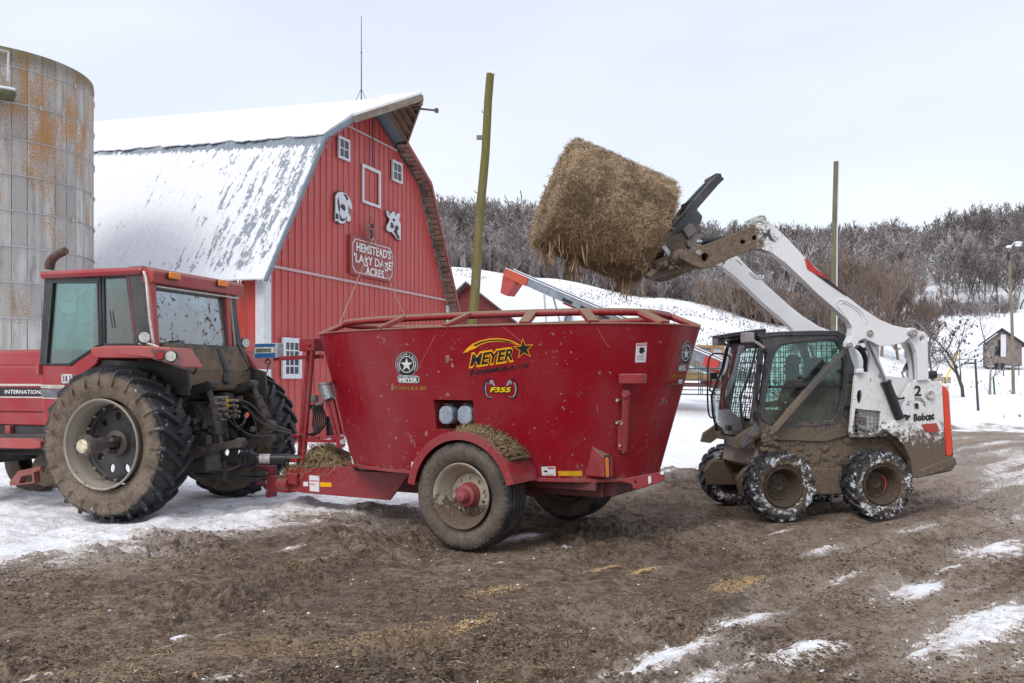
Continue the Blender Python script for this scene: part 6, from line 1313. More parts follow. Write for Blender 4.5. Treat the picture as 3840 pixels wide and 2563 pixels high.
    # tail lamp box: a wedge standing off the tub
    P = [dc.hit(z('E', q), -.02) for q in ((930,858),(885,1050),(1020,1062),(1072,1048),(1066,925))]; o1 = MX.at(z('E', (1008, 932)), P[3].y-.16); top, bl, bm_, br, tr_ = P
    f0 = MX.at(z('E', (1012, 935)), bm_.y-.17); f1 = MX.at(z('E', (1017, 1058)), bm_.y-.17); g0 = MX.at(z('E', (1066, 922)), bm_.y-.02); g1 = MX.at(z('E', (1070, 1048)), bm_.y-.02)
    vs = [top, bl, f0, f1, g0, g1]; lb = obj('lamp_box', MB().add([tuple(p) for p in vs], [(0,1,3,2), (0,2,4), (2,3,5,4), (1,5,3), (0,4,5,1)]), redd, t, bevel=.006)
    am = plain('amber_marker', (.85,.20,.01), .3, var=.3, scale=90, bs=0)
    for w0, w1, mt, nm in ((.10, .48, am, 'amber_lens'), (.56, .92, plain('dark_red_lens', (.22,.01,.015), .25, bs=0), 'red_lens')):
        a = f0.lerp(g0, (w0+w1)/2); b = f1.lerp(g1, (w0+w1)/2); nrm = Vector((.5, -.86, 0)) if False else (f1-f0).cross(g0-f0).normalized(); nrm *= -1 if nrm.y > 0 else 1
        c0_, c1_ = a.lerp(b, .12), a.lerp(b, .92); ww = (g0-f0).length*(w1-w0)
        rr = []
        ux = (g0-f0).normalized(); uz = (c1_-c0_).normalized()
        for ang in np.linspace(0, 2*math.pi, 25)[:-1]:
            e = c0_ if math.sin(ang) > 0 else c1_; rr.append(e+ux*math.cos(ang)*ww/2+uz*(-math.sin(ang))*ww/2)
        def slab(pts, d0, d1): n_ = len(pts); return MB().add([tuple(p+nrm*d0) for p in pts]+[tuple(p+nrm*d1) for p in pts], [tuple(range(n_)), tuple(range(2*n_-1, n_-1, -1))]+[(i, (i+1) % n_, n_+(i+1) % n_, n_+i) for i in range(n_)])
        cen = sum(rr, Vector())/len(rr); fr_ = [cen+(p-cen)*1.12 for p in rr]; q = obj('lamp_frame', slab(fr_, -.01, .006), BLACKM, lb); obj(nm, slab([cen+(p-cen)*.92 for p in rr], 0, .012), mt, q)
    # ---- decals
    bk = plain('decal_black', (.012,.012,.016), .4, var=.05, bs=0); yl = plain('decal_yellow', (.85,.40,.0), .4, var=.1, scale=8, bs=0); wh = plain('decal_white', (.68,.68,.70), .45, var=.06, bs=0); sil = plain('decal_silver', (.40,.42,.45), .35, .3, var=.4, scale=15, bs=0); dred = plain('decal_red', (.5,.03,.04), .5, bs=0); gold = plain('decal_worn_gold', (.33,.13,.02), .5, var=.5, scale=25, bs=0)
    Zp = lambda k, L_: [z(k, p) for p in L_]
    def badge(k, cx, cy, rx, ry, sh=0, nm=''):
        C = lambda r, n=44: [(x+sh*(cy-y), y) for x, y in circ(cx, cy, rx*r, ry*r, n)]
        dc.put('badge', [(Zp(k, C(1.0)), [])], sil, .003, 16); dc.put('badge_ring', [(Zp(k, C(.95)), [])], bk, .0045, 16); dc.put('badge_ring', [(Zp(k, C(.66)), [Zp(k, C(.60))])], wh, .006, 16)
        dc.put('badge_star', [(Zp(k, star(cx, cy+2, rx*.56, rx*.22, sy=ry/rx)), [])], wh, .0065, 30)
        msg = 'MEYER MANUFACTURING   '; pieces = []
        bm = bmesh.new()
        for i, ch in enumerate('MANUFACTURING & EQUIPMENT'):
            a = R(-215+250*i/24)
            if ch == ' ': continue
            vs, fs, w = text_mb(ch, .03); r_ = .80; q = []
            for x, y in vs:
                rr = (r_-.07+.14*y); aa = a+(x-.5)*.13*(.45 if ch == 'I' else 1); q.append(bm.verts.new((*z(k, (cx+math.cos(aa)*rx*rr, cy+math.sin(aa)*ry*rr)), 0)))
            for f in fs:
                try: bm.faces.new([q[i_] for i_ in f])
                except ValueError: pass
        bmesh.ops.triangulate(bm, faces=bm.faces); dc.fin('badge_lettering', bm, wh, .0065, 40)
    badge('D', 868, 358, 70, 78)
    dc.put('badge_plate', [(Zp('D', [(812,430),(822,424),(936,428),(947,436),(947,466),(937,474),(824,472),(814,462)]), [])], sil, .0055, 18); dc.put('badge_plate', [(Zp('D', [(819,434),(937,438),(940,466),(822,464)]), [])], bk, .007, 18)
    dc.text('badge_name', 'MEYER', z('D', (824, 464)), z('D', (936, 466)), 26/1.65, wh, .0085, .045)
    dc.text('worn_name', 'FORMULA IIIII', z('D', (786, 516)), z('D', (992, 516)), 24/1.65, gold, .003, .03, .3)
    # big logo
    sw = [(140,290),(165,262),(200,232),(250,210),(310,198),(370,196),(430,206),(478,226),(500,242),(470,236),(420,222),(360,216),(300,222),(250,238),(215,262),(185,272),(168,284),(158,284)]
    dc.put('swoosh_outline', [(Zp('E', sw), [])], yl, .003, 24); swi = [(205,240),(250,219),(310,206),(370,203),(430,213),(478,233),(430,222),(370,211),(300,215),(250,230),(222,246)]; dc.put('swoosh', [(Zp('E', swi), [])], bk, .005, 24)
    dc.put('star_outline', [(Zp('E', star(518, 262, 67, 27, -96)), [])], yl, .0045, 24); dc.put('logo_star', [(Zp('E', star(518, 262, 56, 22, -96)), [])], bk, .006, 24)
    dc.text('logo_outline', 'MEYER', z('E', (180, 374)), z('E', (458, 333)), 82/1.65, yl, .0035, .085, .20, up=(.02,-1)); dc.text('logo_name', 'MEYER', z('E', (187, 368)), z('E', (452, 329)), 72/1.65, bk, .0055, .028, .22, up=(.02,-1))
    dc.text('formula', 'F', z('E', (183, 432)), z('E', (222, 425)), 36/1.65, bk, .0035, .05, .4); dc.text('formula', 'ORMULA', z('E', (222, 422)), z('E', (462, 388)), 27/1.65, bk, .0035, .04, .4)
    for i in range(5): x = 470+i*16; dc.put('slash', [(Zp('E', [(x, 386-i*1.6), (x+3+i*1.6, 385-i*1.6), (x+10+i*1.8, 358-i*1.8), (x+7, 359-i*1.8)]), [])], bk, .0035)
    for sg, cx in ((1, 306), (-1, 446)):
        L1 = []; L2 = []
        for a in np.linspace(R(-50), R(-305), 26):
            w = .5+.5*math.sin((a+R(50))*-.7); L1.append((cx+sg*(math.cos(a)*-1*-38)*.95-sg*2, 510+math.sin(a)*62)); L2.append((cx+sg*math.cos(a)*(38-6-5*w)*.95-sg*2, 510+math.sin(a)*(62-5-5*w)))
        dc.put('loop_arrow', [(Zp('E', L1+L2[::-1]), [])], bk, .003, 20); L3 = [(x*.35+u*.65, y*.35+v*.65) for (x, y), (u, v) in zip(L1[13:], L2[13:])]; L4 = [(x*.0+u, y*.0+v) for (x, y), (u, v) in zip(L1[13:], L2[13:])]
        ol = [(cx+sg*(p[0]-cx)*1, p[1]) for p in L2[4:]]; dc.put('loop_shine', [(Zp('E', [(x-sg*0, y) for x, y in L2[8:]]+[(x+sg*7, y) for x, y in L2[8:]][::-1]), [])], sil, .0045, 20)
        ax = cx+sg*18; dc.put('arrow_head', [(Zp('E', [(ax-sg*12, 455), (ax+sg*6, 458), (ax+sg*20, 496), (ax-sg*10, 478), (ax-sg*22, 484)]), [])], sil, .005, 20)
    dc.text('model_outline', 'F355', z('E', (305, 532)), z('E', (447, 532)), 36/1.65, bk, .0055, .075, .22); dc.text('model_number', 'F355', z('E', (310, 529)), z('E', (442, 529)), 30/1.65, plain('decal_lemon', (.90,.62,.0), .4, bs=0), .0075, .035, .22)
    spl = plain('dried_splash', (.30,.14,.11), .7, var=.3, scale=30); scr = plain('scratch', (.50,.20,.18), .5, var=.2)
    rs_ = random.Random(6)
    for k_, x, y, rx, ry in (('D',778,500,7,24),('D',745,485,3,9),('D',897,825,5,26),('D',915,850,3,18),('D',1120,320,13,22),('D',1150,365,10,14),('D',1065,404,6,6),('D',713,196,5,6),('D',868,708,6,5),('D',712,556,9,8),('D',988,786,9,18),('D',935,905,6,6),('D',800,812,8,8),('D',760,862,7,7),('E',72,330,9,8),('E',40,345,10,6),('E',585,752,9,6),('E',895,820,5,5),('E',820,918,5,9),('E',668,712,4,4),('E',455,730,6,5),('E',1008,716,4,4),('E',972,965,5,5),('E',1202,722,4,4),('E',975,640,3,26),('E',750,230,3,14),('E',1200,545,4,3)):
        pl_ = [(px_+rs_.uniform(-.3, .3)*rx, py_+rs_.uniform(-.25, .25)*ry) for px_, py_ in circ(x, y, rx, ry, 11)]; dc.put('dried_splash', [(Zp(k_, pl_), [])], spl, .002, 14)
    for k_, L_ in (('E', ((380,120),(440,165),(500,215))), ('E', ((975,135),(1010,205),(1050,255))), ('D', ((1045,175),(985,290),(930,400))), ('D', ((872,778),(900,825),(925,872)))):
        dc.put('scratch', [(Zp(k_, [(x_, y_) for x_, y_ in L_]+[(x_+2.2, y_-.5) for x_, y_ in reversed(L_)]), [])], scr, .002, 30)
    # warning signs
    dc.put('warning_label', [(Zp('E', [(1214,228),(1281,224),(1272,345),(1206,346)]), [])], wh, .003, 20); dc.put('warning_bar', [(Zp('E', [(1220,231),(1277,228),(1276,242),(1219,245)]), [])], dred, .0045, 20); dc.text('warning_word', 'DANGER', z('E', (1226, 242)), z('E', (1272, 239)), 8/1.65, wh, .006, .03)
    dc.put('warning_picture', [(Zp('E', [(1230,262),(1242,250),(1252,256),(1266,252),(1262,268),(1270,280),(1254,282),(1258,292),(1240,290),(1228,278),(1238,272)]), [])], bk, .0045, 20)
    dc.put('warning_text', [(Zp('E', [(1216+2, 300+i*9), (1264, 299+i*9), (1264, 302+i*9), (1218, 303+i*9)]), []) for i in range(4)], sil, .0045, 20)
    dc.put('label', [(Zp('E', [(628,992),(715,990),(717,1048),(632,1046)]), [])], wh, .003, 20); dc.put('label_bar', [(Zp('E', [(668,996),(710,995),(711,1004),(668,1005)]), [])], dred, .0045); dc.put('label_picture', [(Zp('E', [(640,1018),(655,1012),(668,1022),(655,1028)]), [])], bk, .0045)
    dc.put('label_bar', [(Zp('E', [(660,1040),(705,1038),(705,1042),(660,1043)]), [])], dred, .0045)
    dc.put('reflector', [(Zp('E', [(730,1018),(878,1018),(880,1050),(733,1047)]), [])], plain('amber_reflector', (.62,.34,.01), .4, var=.2, scale=40), .003, 20)
    dc.put('label', [(Zp('E', [(1476,452),(1500,450),(1496,482),(1472,483)]), [])], plain('pale_blue_label', (.55,.6,.68), .5, bs=0), .003, 20)
    badge('E', 1521, 288, 36, 74, .12)
    dc.put('badge_plate', [(Zp('E', [(1474,362),(1524,360),(1520,398),(1468,402)]), [])], sil, .0055, 18); dc.put('badge_plate', [(Zp('E', [(1478,367),(1519,365),(1516,393),(1473,397)]), [])], bk, .007, 18); dc.text('badge_name', 'MEYER', z('E', (1476, 394)), z('E', (1516, 391)), 24/1.65, wh, .0085, .045)
    dc.text('worn_name', 'FORMULA', z('E', (1430, 443)), z('E', (1508, 440)), 24/1.65, gold, .003, .03, .3)
    dc.put('label', [(Zp('D', [(396,450),(406,448),(412,478),(402,480)]), [])], yl, .003); dc.put('label', [(Zp('D', [(896,962),(920,960),(905,1000),(895,1004)]), [])], wh, .003); dc.put('label', [(Zp('D', [(522,925),(528,925),(540,975),(532,975)]), [])], wh, .003)
    for k, pts, mt, nm in (('D', [(228,1085),(258,1085),(258,1112),(228,1112)], wh, 'label'), ('D', [(264,1045),(328,1048),(326,1148),(268,1142)], wh, 'label'), ('D', [(332,1088),(402,1090),(402,1117),(332,1115)], yl, 'reflector')): obj(nm, MB().plate(MX.sz(k, -.40, *pts), [], -.405, -.401), mt, tg)
    for pts in ([(268,1075),(325,1078),(325,1083),(268,1080)], [(270,1096),(300,1098),(300,1103),(270,1101)]): obj('label_bar', MB().plate(MX.sz('D', -.40, *pts), [], -.408, -.405), dred, tg)
    return dc
MIX = mixer()
# ---- loose hay resting on the wagon
def strands(m, pts, rn, n, L_, wd, droop=.5, fn=None):
    """n short bent ribbons around given (point, normal) samples"""
    for i in range(n):
        p, nr = pts[rn.randrange(len(pts))]; d = Vector((rn.gauss(0,1), rn.gauss(0,1), rn.gauss(0,1))); d -= nr*d.dot(nr)*.93; d.normalize(); l = L_*rn.uniform(.4, 1.3)
        a = p+nr*rn.uniform(0, .02); b = a+d*l*.5+nr*rn.uniform(.0, .03); c = b+(d+Vector((rn.gauss(0,.35), rn.gauss(0,.35), rn.gauss(0,.35)-droop))).normalized()*l*.5
        s_ = d.cross(nr).normalized()*wd*rn.uniform(.6, 1.3); k = len(m.v); m.v += [tuple(a-s_), tuple(a+s_), tuple(b-s_), tuple(b+s_), tuple(c-s_*.4), tuple(c+s_*.4)]; m.f += [(k, k+1, k+3, k+2), (k+2, k+3, k+5, k+4)]
def straw_mat(name, cols, patch=0):
    s = NT(name); r = s.n('NewGeometry').outputs['Random Per Island']; cr = s.t.nodes.new('ShaderNodeValToRGB'); e = cr.color_ramp.elements; e[0].color = (*cols[0], 1); e[1].color = (*cols[-1], 1)
    for i, c in enumerate(cols[1:-1]): q = e.new((i+1)/(len(cols)-1)); q.color = (*c, 1)
    s.l(r, cr.inputs[0]); c = cr.outputs[0]
    if patch: c = s.mix(s.map(s.math('ADD', s.noise(2.6, 4, .65), s.math('MULTIPLY', s.noise(9, 3, .6), .25)), .58, .74, 0, .72), c, (.10,.066,.034)); c = s.mix(s.map(s.noise(1.9, 3, .6, sc=(1,1,1.6)), .5, .7, 0, .35), c, (.16,.115,.045))
    s.bsdf(c, .75, spec=.2); return s.m
def hay_piles():
    rn = random.Random(21); hm = hay_mat('loose_hay', (.26,.19,.11), (.10,.07,.04), (.40,.31,.19), bs=1); sm = straw_mat('loose_straw', [(.10,.07,.035), (.26,.19,.10), (.38,.29,.17), (.18,.14,.07)])
    def pile(name, lab, blobs, n, L_, wd):
        t = thing(name, lab, 'hay', (MX.o[0], MX.o[1], 0), MX.r); m = MB(); pts = []
        for c, r in blobs:
            e = MB().ell((0,0,0), (1,1,1), 18, 10); vs = []
            for p in e.v:
                q = Vector((p[0]*r[0], p[1]*r[1], p[2]*r[2]))*(1+.35*mnoise.noise(Vector(p)*2.2+Vector(c)))+Vector(c); vs.append(q); 
                if p[2] > -.1: pts.append((q, Vector(p).normalized()))
            m.add(vs, e.f)
        obj('hay_body', m, hm, t, smooth=60); s_ = MB(); strands(s_, pts, rn, n, L_, wd); obj('loose_straw', s_, sm, t)['kind'] = 'stuff'
    D = lambda x, y, v: MX.at(z('D', (x, y)), v)
    pile('hay_pile', 'loose brown hay heaped on the drawbar of the mixer wagon', [(D(370,925,-.10), (.30,.26,.13)), (D(440,960,-.05), (.2,.2,.1)), (D(400,985,-.22), (.42,.18,.075)), (D(270,1010,-.25), (.35,.14,.07)), (D(170,1030,-.28), (.16,.10,.05))], 1500, .14, .004)
    bl = []
    for a in range(14): ang = R(97-a*4.6); bl.append(((math.cos(ang)*.652, -1.13+.03*math.sin(a*2), .565+math.sin(ang)*.652), (.075, .21, .030)))
    pile('hay_pile', 'dry hay lying along the near mudguard of the mixer wagon', bl, 1500, .08, .0025)
hay_piles()
def pto():
    a = Vector((TR.o[0], TR.o[1], 0)); a3 = TR.at(z('O', (560, 1090)), 1.15); A = Vector((TR.o[0]+a3.x*TR.u[0]+a3.y*TR.n[0], TR.o[1]+a3.x*TR.u[1]+a3.y*TR.n[1], a3.z))
    b3 = MX.at(z('T', (420, 1190)), -.03); B = Vector((MX.o[0]+b3.x*MX.u[0]+b3.y*MX.n[0], MX.o[1]+b3.x*MX.u[1]+b3.y*MX.n[1], b3.z)); d = (B-A).normalized(); t = thing('driveshaft', 'black guarded driveshaft running from the tractor to the mixer wagon', 'driveshaft', A)
    L_ = (B-A).length; bp = plain('black_plastic', (.02,.022,.025), .35); obj('shield', MB().cyl(d*.12, d*(L_*.55), .062, n=18).cyl(d*(L_*.5), d*(L_-.1), .052, n=18), bp, t, smooth=50)
    m = MB(); rs = [.10,.125,.105,.13,.11,.13,.105,.09,.07]; m.tube([d*(-.06+i*.028) for i in range(9)], rs, 20); obj('bellows', MB().tube([d*(L_-.14+i*.03) for i in range(6)], [.07,.1,.09,.11,.1,.09], 18), bp, t, smooth=40); obj('bellows', m, bp, t, smooth=40)
    obj('label', MB().cyl(d*.20, d*.34, .064, n=18), plain('shaft_label', (.5,.45,.45), .5, var=.4, scale=30), t)
pto()
# ================================================================== SKID STEER LOADER
SK = Fr(3.30, 10.8, 10)
def loader():
    t = SK.empty('skid_steer_loader', 'white skid steer loader caked in mud lifting a round bale', 'skid steer loader')
    V = lambda k, x, y, v: SK.at(z(k, (x, y)), v); PZ = lambda k, v, *p: SK.sz(k, v, *p)
    wht = paint('loader_white', (.76,.78,.80), .38, dirt=.0, z0=.6, z1=2.5, speck=.38, dcol=(.12,.085,.06), scale=12, fade=.03, film=.05)
    arm_m = arm_paint(); body_m = paint('loader_body_muddy', (.74,.75,.76), .45, dirt=.72, z0=.5, z1=1.75, speck=1.15, dcol=(.165,.125,.09), scale=19, fade=.03, bs=.7, film=.1)
    mudm = paint('mud_caked_steel', (.15,.12,.10), .8, dirt=1.3, z0=.3, z1=1.7, scale=9, dcol=(.17,.128,.092), bs=.9)
    cabm = paint('cab_black', (.035,.038,.045), .45, dirt=.62, z0=.85, z1=1.75, scale=16, dcol=(.175,.135,.10), speck=.1)
    blk = plain('loader_black', (.018,.019,.022), .45); gl = glass('green_glass', (.50,.72,.66), .42, (.20,.20,.17), .03, z0=.9, z1=1.9); glf = glass('front_glass', (.62,.80,.76), .25, (.25,.2,.17), .04, z0=.9, z1=1.6)
    steel = plain('bright_rod', (.55,.57,.60), .18, .9, var=.08); T_ = 1.42
    # ---- wheels
    rub = rubber('loader_rubber', (.13,.10,.07), .62, 1.0, .50, .19); wm = paint('muddy_wheel_disc', (.10,.05,.04), .75, dirt=1.2, z0=-1, z1=1, scale=14, dcol=(.085,.062,.043), bs=.9)
    w = obj('wheel', bolts(MB().lathe([(.02,.0),(-.01,.03),(-.02,.05),(.0,.07),(.02,.12),(.02,.15),(-.01,.165),(.02,.175)], n=40), 8, .10, .02, .014, .03), wm, t, loc=(0, 0, .425), smooth=35)
    obj('rim', MB().lathe([(.02,.165),(-.02,.18),(-.07,.20),(-.12,.215),(-.145,.232),(-.15,.24),(-.14,.25),(.14,.25),(.15,.24),(.13,.22),(.04,.20),(.03,.165)], n=48, closed=True), wm, w, smooth=35)
    obj('tyre', tyre(.432, .235, .31, 'skid'), rub, w, smooth=32)
    m = MB(); rn = random.Random(2)
    w0 = w
    for x, y in ((1.32, 0), (0, T_), (1.32, T_)): c = copy_tree(w, t); c.location = (x, y, .425); c.rotation_euler = (0, R(40+50*x), 0 if y == 0 else math.pi)
    obj('paint_mark', MB().tube([(1.32+math.cos(a)*.13, -.02-.0, .425+math.sin(a)*.13) for a in np.linspace(-.6, 1.0, 9)], .006, 6), plain('orange_red_rim_paint', (.6,.06,.02), .5), w0).matrix_parent_inverse = Matrix.Translation((0, 0, -.425))
    # ---- lower body between the wheels and chain-case with axles
    lo = PZ('H', .18, (424,1200),(428,1150),(440,1100),(520,1060),(860,1040),(1010,1060),(1100,1000),(1180,1010),(1300,1180),(1300,1270),(1150,1312),(1000,1340),(700,1368),(560,1300),(450,1275),(426,1262))
    obj('chassis', MB().plate(lo, [], .20, T_-.20), mudm, t, bevel=.03)
    cc = [(-.42,.30),(1.62,.26),(1.72,.42),(1.62,.60),(-.36,.64),(-.48,.5)]; m = MB().plate(cc, [], .16, .24).plate(cc, [], T_-.24, T_-.16)
    for x in (0, 1.32): m.cyl((x, .02, .425), (x, T_-.02, .425), .075, n=14)
    obj('chain_case', m, mudm, t, bevel=.02)
    m = MB(); q0 = V('H', 270, 1190, .22); q1 = V('H', 408, 1252, .22); m.plate(PZ('H', .20, (420,1168),(460,1180),(460,1262),(410,1254)), [], .20, T_-.25); obj('front_step', m, paint('dried_pale_mud', (.30,.24,.20), .85, dirt=.6, z0=.2, z1=.9, scale=12, dcol=(.22,.165,.125), bs=.8), t, bevel=.02)
    # clods packed on the lower body
    m = MB(); rn = random.Random(12)
    def lump(c, r, sy):
        e = MB().ell((0,0,0), (1,1,1), 9, 6); c = Vector(c); sd_ = rn.random()*50
        m.add([tuple(c+Vector((p[0]*r*1.3, p[1]*r*sy, p[2]*r))*(1+.9*mnoise.noise(Vector(p)*2.3+Vector((sd_,0,0))))) for p in e.v], e.f)
    for i in range(130): x = rn.uniform(-.35, 1.7); lump((x, .195, .50+abs(rn.gauss(0, .2))), rn.uniform(.015, .05), .30)
    for i in range(30): lump(V('H', 474+rn.gauss(0, 20), 1122+rn.gauss(0, 26), .09), rn.uniform(.02, .045), .6)
    obj('packed_mud', m, mudm, t, smooth=80); o = t.children[-1]; o['kind'] = 'stuff'
    # ---- cab
    cn, cf = .20, 1.20
    so = PZ('H', cn, (432,634),(520,625),(700,620),(790,622),(822,634),(840,665),(862,740),(882,800),(872,870),(866,980),(845,1108),(740,1138),(520,1130),(440,1108),(352,1172),(305,1165),(318,1120),(404,1060),(436,940),(455,800),(468,720))
    hole = PZ('H', cn, (508,720),(530,692),(575,680),(700,667),(770,662),(798,670),(815,705),(832,760),(828,870),(812,960),(798,1012),(775,1034),(690,1044),(560,1046),(490,1036),(462,1012),(456,985),(478,850),(500,740))
    sd = obj('cab_side', MB().plate(so, [hole], cn-.03, cn+.03), cabm, t, bevel=.014); fs = obj('cab_side', MB().plate(so, [hole], cf-.03, cf+.03), cabm, t, bevel=.01)
    cc_ = [sum(p[0] for p in hole)/len(hole), sum(p[1] for p in hole)/len(hole)]; sc = lambda L_, k: [(cc_[0]+(x-cc_[0])*k, cc_[1]+(y-cc_[1])*k) for x, y in L_]
    obj('window_trim', MB().plate(sc(hole, 1.10), [sc(hole, 1.06)], cn-.040, cn-.028), paint('trim_edge', (.06,.063,.07), .5, dirt=.5, z0=.85, z1=1.75, dcol=(.2,.15,.11)), sd)
    midz = V('H', 600, 878, cn).z; lowp = [p for p in hole if p[1] < midz]; xs0 = V('H', 486, 878, cn).x; xs1 = V('H', 826, 868, cn).x
    obj('side_glass', MB().plate(sc(hole, 1.01), [], cn+.012, cn+.018), gl, sd)
    obj('window_bar', MB().bar((xs0, cn-.0, midz-.008), (xs1, cn-.0, midz+.008), .04, .035), blk, sd, bevel=.005)
    mx = V('H', 598, 800, cn).x
    for nm, v, par in (('side_mesh', cn+.07, sd), ('side_mesh', cf-.05, fs)):
        m = MB(); x0, x1 = min(p[0] for p in hole)-.02, max(p[0] for p in hole)+.02; z0, z1 = midz-.50*(v > 1), max(p[1] for p in hole)+.01; n = int((x1-x0)/.068); k = int((z1-z0)/.068)
        for i in range(n+1): x = x0+(x1-x0)*i/n; m.bar((x, v, z0), (x, v, z1), .008, .008, (1,0,0))
        for i in range(k+1): zz = z0+(z1-z0)*i/k; m.bar((x0, v+.003, zz), (x1, v+.003, zz), .008, .008)
        o = obj(nm, m, plain('mesh_steel', (.09,.09,.10), .5), par)
    obj('window_latch', MB().cyl(V('Q', 805, 683, cn-.0), V('Q', 805, 683, cn-.03), .018, n=12), blk, sd)
    rf = PZ('H', cn, (420,640),(432,628),(520,621),(700,616),(795,618),(828,632),(846,662),(820,662),(790,640),(700,637),(520,640),(440,650)); obj('roof', MB().plate(rf, [], cn-.05, cf+.05), cabm, t, bevel=.02)
    bk = PZ('H', cn, (860,735),(885,800),(874,870),(868,990),(850,1060),(835,1060),(850,940),(862,800)); obj('cab_back', MB().plate(bk, [], cn+.03, .55).plate(bk, [], .85, cf-.03), cabm, t, bevel=.01)
    obj('back_glass', MB().plate([(p[0]-.01, p[1]) for p in PZ('H', cn, (862,760),(872,840),(868,900),(866,900),(868,840),(858,760))], [], .5, .9), gl, t)
    # front of the cab: posts, curved glass door, grille, canopy, handles, wiper
    ft = V('H', 448, 680, cn); fb = V('H', 402, 1060, cn); fl = V('H', 392, 1150, cn)
    m = MB()
    for v in (cn+.0, cf-.0): m.bar(ft+Vector((0, v-cn, 0)), fb+Vector((0, v-cn, 0)), .07, .05, (0,1,0))
    m.bar(Vector((ft.x, cn, ft.z)), Vector((ft.x, cf, ft.z)), .07, .08).bar(Vector((fl.x-.02, cn+.02, fl.z+.06)), Vector((fl.x-.02, cf-.02, fl.z+.06)), .07, .10); fp = obj('front_frame', m, cabm, t, bevel=.012)
    sec = [(ft.x-.03, ft.z), (ft.x-.10, ft.z-.30), (fb.x-.12, fb.z+.35), (fb.x-.10, fb.z+.1), (fl.x-.01, fl.z+.10)]; m = MB(); k = len(sec); N_ = 8
    for i in range(N_+1):
        v = cn+.03+(cf-cn-.06)*i/N_; bulge = .09*math.sin(math.pi*i/N_)
        for x, zz in sec: m.v.append((x-bulge, v, zz))
    for i in range(N_):
        for j in range(k-1): m.f.append((i*k+j, i*k+j+1, (i+1)*k+j+1, (i+1)*k+j))
    dg = obj('door_glass', m, glf, fp, smooth=60); [obj('door_frame', MB().tube([(sec[j][0]-.02, vv, sec[j][1]) for j in range(k)], .016, 6), blk, fp) for vv in (cn+.04, cf-.05)]
    m = MB()
    for i in range(13): v = cn+.08+(cf-cn-.16)*i/12; m.bar((sec[0][0]+.06, v, sec[0][1]), (sec[3][0]+.08, v, sec[3][1]), .008, .008, (1,0,0))
    for i in range(13): w_ = i/12; x = sec[0][0]+.06+(sec[3][0]+.02-sec[0][0])*w_; zz = sec[0][1]+(sec[3][1]-sec[0][1])*w_; m.bar((x, cn+.08, zz), (x, cf-.08, zz), .008, .008)
    obj('front_mesh', m, blk, fp)
    m = MB(); c0 = V('M', 765, 225, cf-.0); can = PZ('H', cn, (432,628),(398,634),(390,655),(410,668),(440,668)); q = ft.x
    m.add([(q-.20,cn+.02,ft.z+.17),(q-.24,cf,ft.z+.15),(q+.05,cf,ft.z+.20),(q+.05,cn-.02,ft.z+.20),(q-.20,cn+.02,ft.z+.13),(q-.24,cf,ft.z+.11),(q+.05,cf,ft.z+.12),(q+.05,cn-.02,ft.z+.12)], [(0,1,2,3),(7,6,5,4),(0,4,5,1),(1,5,6,2),(2,6,7,3),(3,7,4,0)])
    cnp = obj('canopy', m, blk, t, bevel=.012)
    wl = plain('work_light_shell', (.30,.28,.28), .5); 
    for v in (cn+.0, cf-.10): obj('work_light', MB().box((q-.17, v+.05, ft.z+.085), (.12, .17, .13)).bar((q-.12, v, ft.z+.05), (q+.03, v-.02, ft.z-.05), .03, .04), wl, cnp, bevel=.02)
    hx = sec[1][0]-.10; P = lambda x, y, v: V('M', x, y, v); hd = [P(770,430,cf), P(880,430,cf-.1), P(770,430,cf)]
    h = [Vector((sec[0][0]-.02, cf-.04, sec[0][1]-.10)), Vector((hx-.04, cf+.06, sec[0][1]-.12)), Vector((hx-.08, cf+.06, sec[0][1]-.5)), Vector((hx-.07, cf+.04, sec[0][1]-.92)), Vector((hx, cf-.04, sec[0][1]-.96))]; obj('grab_handle', MB().tube(smooth_path(h), .012, 8), blk, t, smooth=60)
    h = [P(1170,370,cn-.05), P(1080,380,cn-.08), P(1065,600,cn-.08), P(1058,900,cn-.08), P(1090,985,cn-.05)]; obj('grab_handle', MB().tube(smooth_path(h), .011, 8), blk, t, smooth=60)
    obj('mirror_bracket', MB().box(Vector((hx-.02, cf+.0, fb.z+.62)), (.10, .05, .09)).tube([Vector((hx-.05, cf, fb.z+.6)), Vector((hx-.07, cf+.02, fb.z+.42)), Vector((hx+.0, cf-.02, fb.z+.38))], .014, 6), blk, t, bevel=.01)
    obj('wiper', MB().bar((sec[4][0]-.09, .62, sec[4][1]+.10), (sec[1][0]-.12, .75, sec[2][1]+.28), .02, .018).box((sec[4][0]-.10, .60, sec[4][1]+.08), (.06, .10, .06)), blk, fp)
    obj('hinge', MB().cyl(P(1135,520,cn-.05), P(1130,630,cn-.05), .03, n=10).cyl(P(1060,1080,cn-.05), P(1055,1170,cn-.05), .03, n=10), blk, sd)
    lq = PZ('M', cn-.02, (1035,1205),(1078,1265),(1108,1372),(990,1440),(885,1522),(850,1480),(900,1425)); obj('door_skirt', MB().plate(lq, [], cn-.05, cn-.0).bar(V('M', 872, 1465, cn-.02), V('M', 872, 1465, cn-.02)+Vector((.05, .5, .02)), .06, .11), plain('grey_skirt', (.10,.10,.11), .55, var=.3, scale=6), fp, bevel=.012)
    m = MB(); v = cn-.035
    for i in range(13): a = V('H', 846-i*.7, 868+i*8.2, v); b = V('H', 872-i*1.0, 868+i*8.2, v); m.bar(a, b, .02, .008)
    lv = PZ('H', cn-.01, (842,855),(878,855),(868,985),(830,985)); obj('vent', MB().plate(lv, [], cn-.036, cn-.02), blk, sd); obj('louvre', m, plain('tan_louvre', (.22,.17,.13), .8), sd)
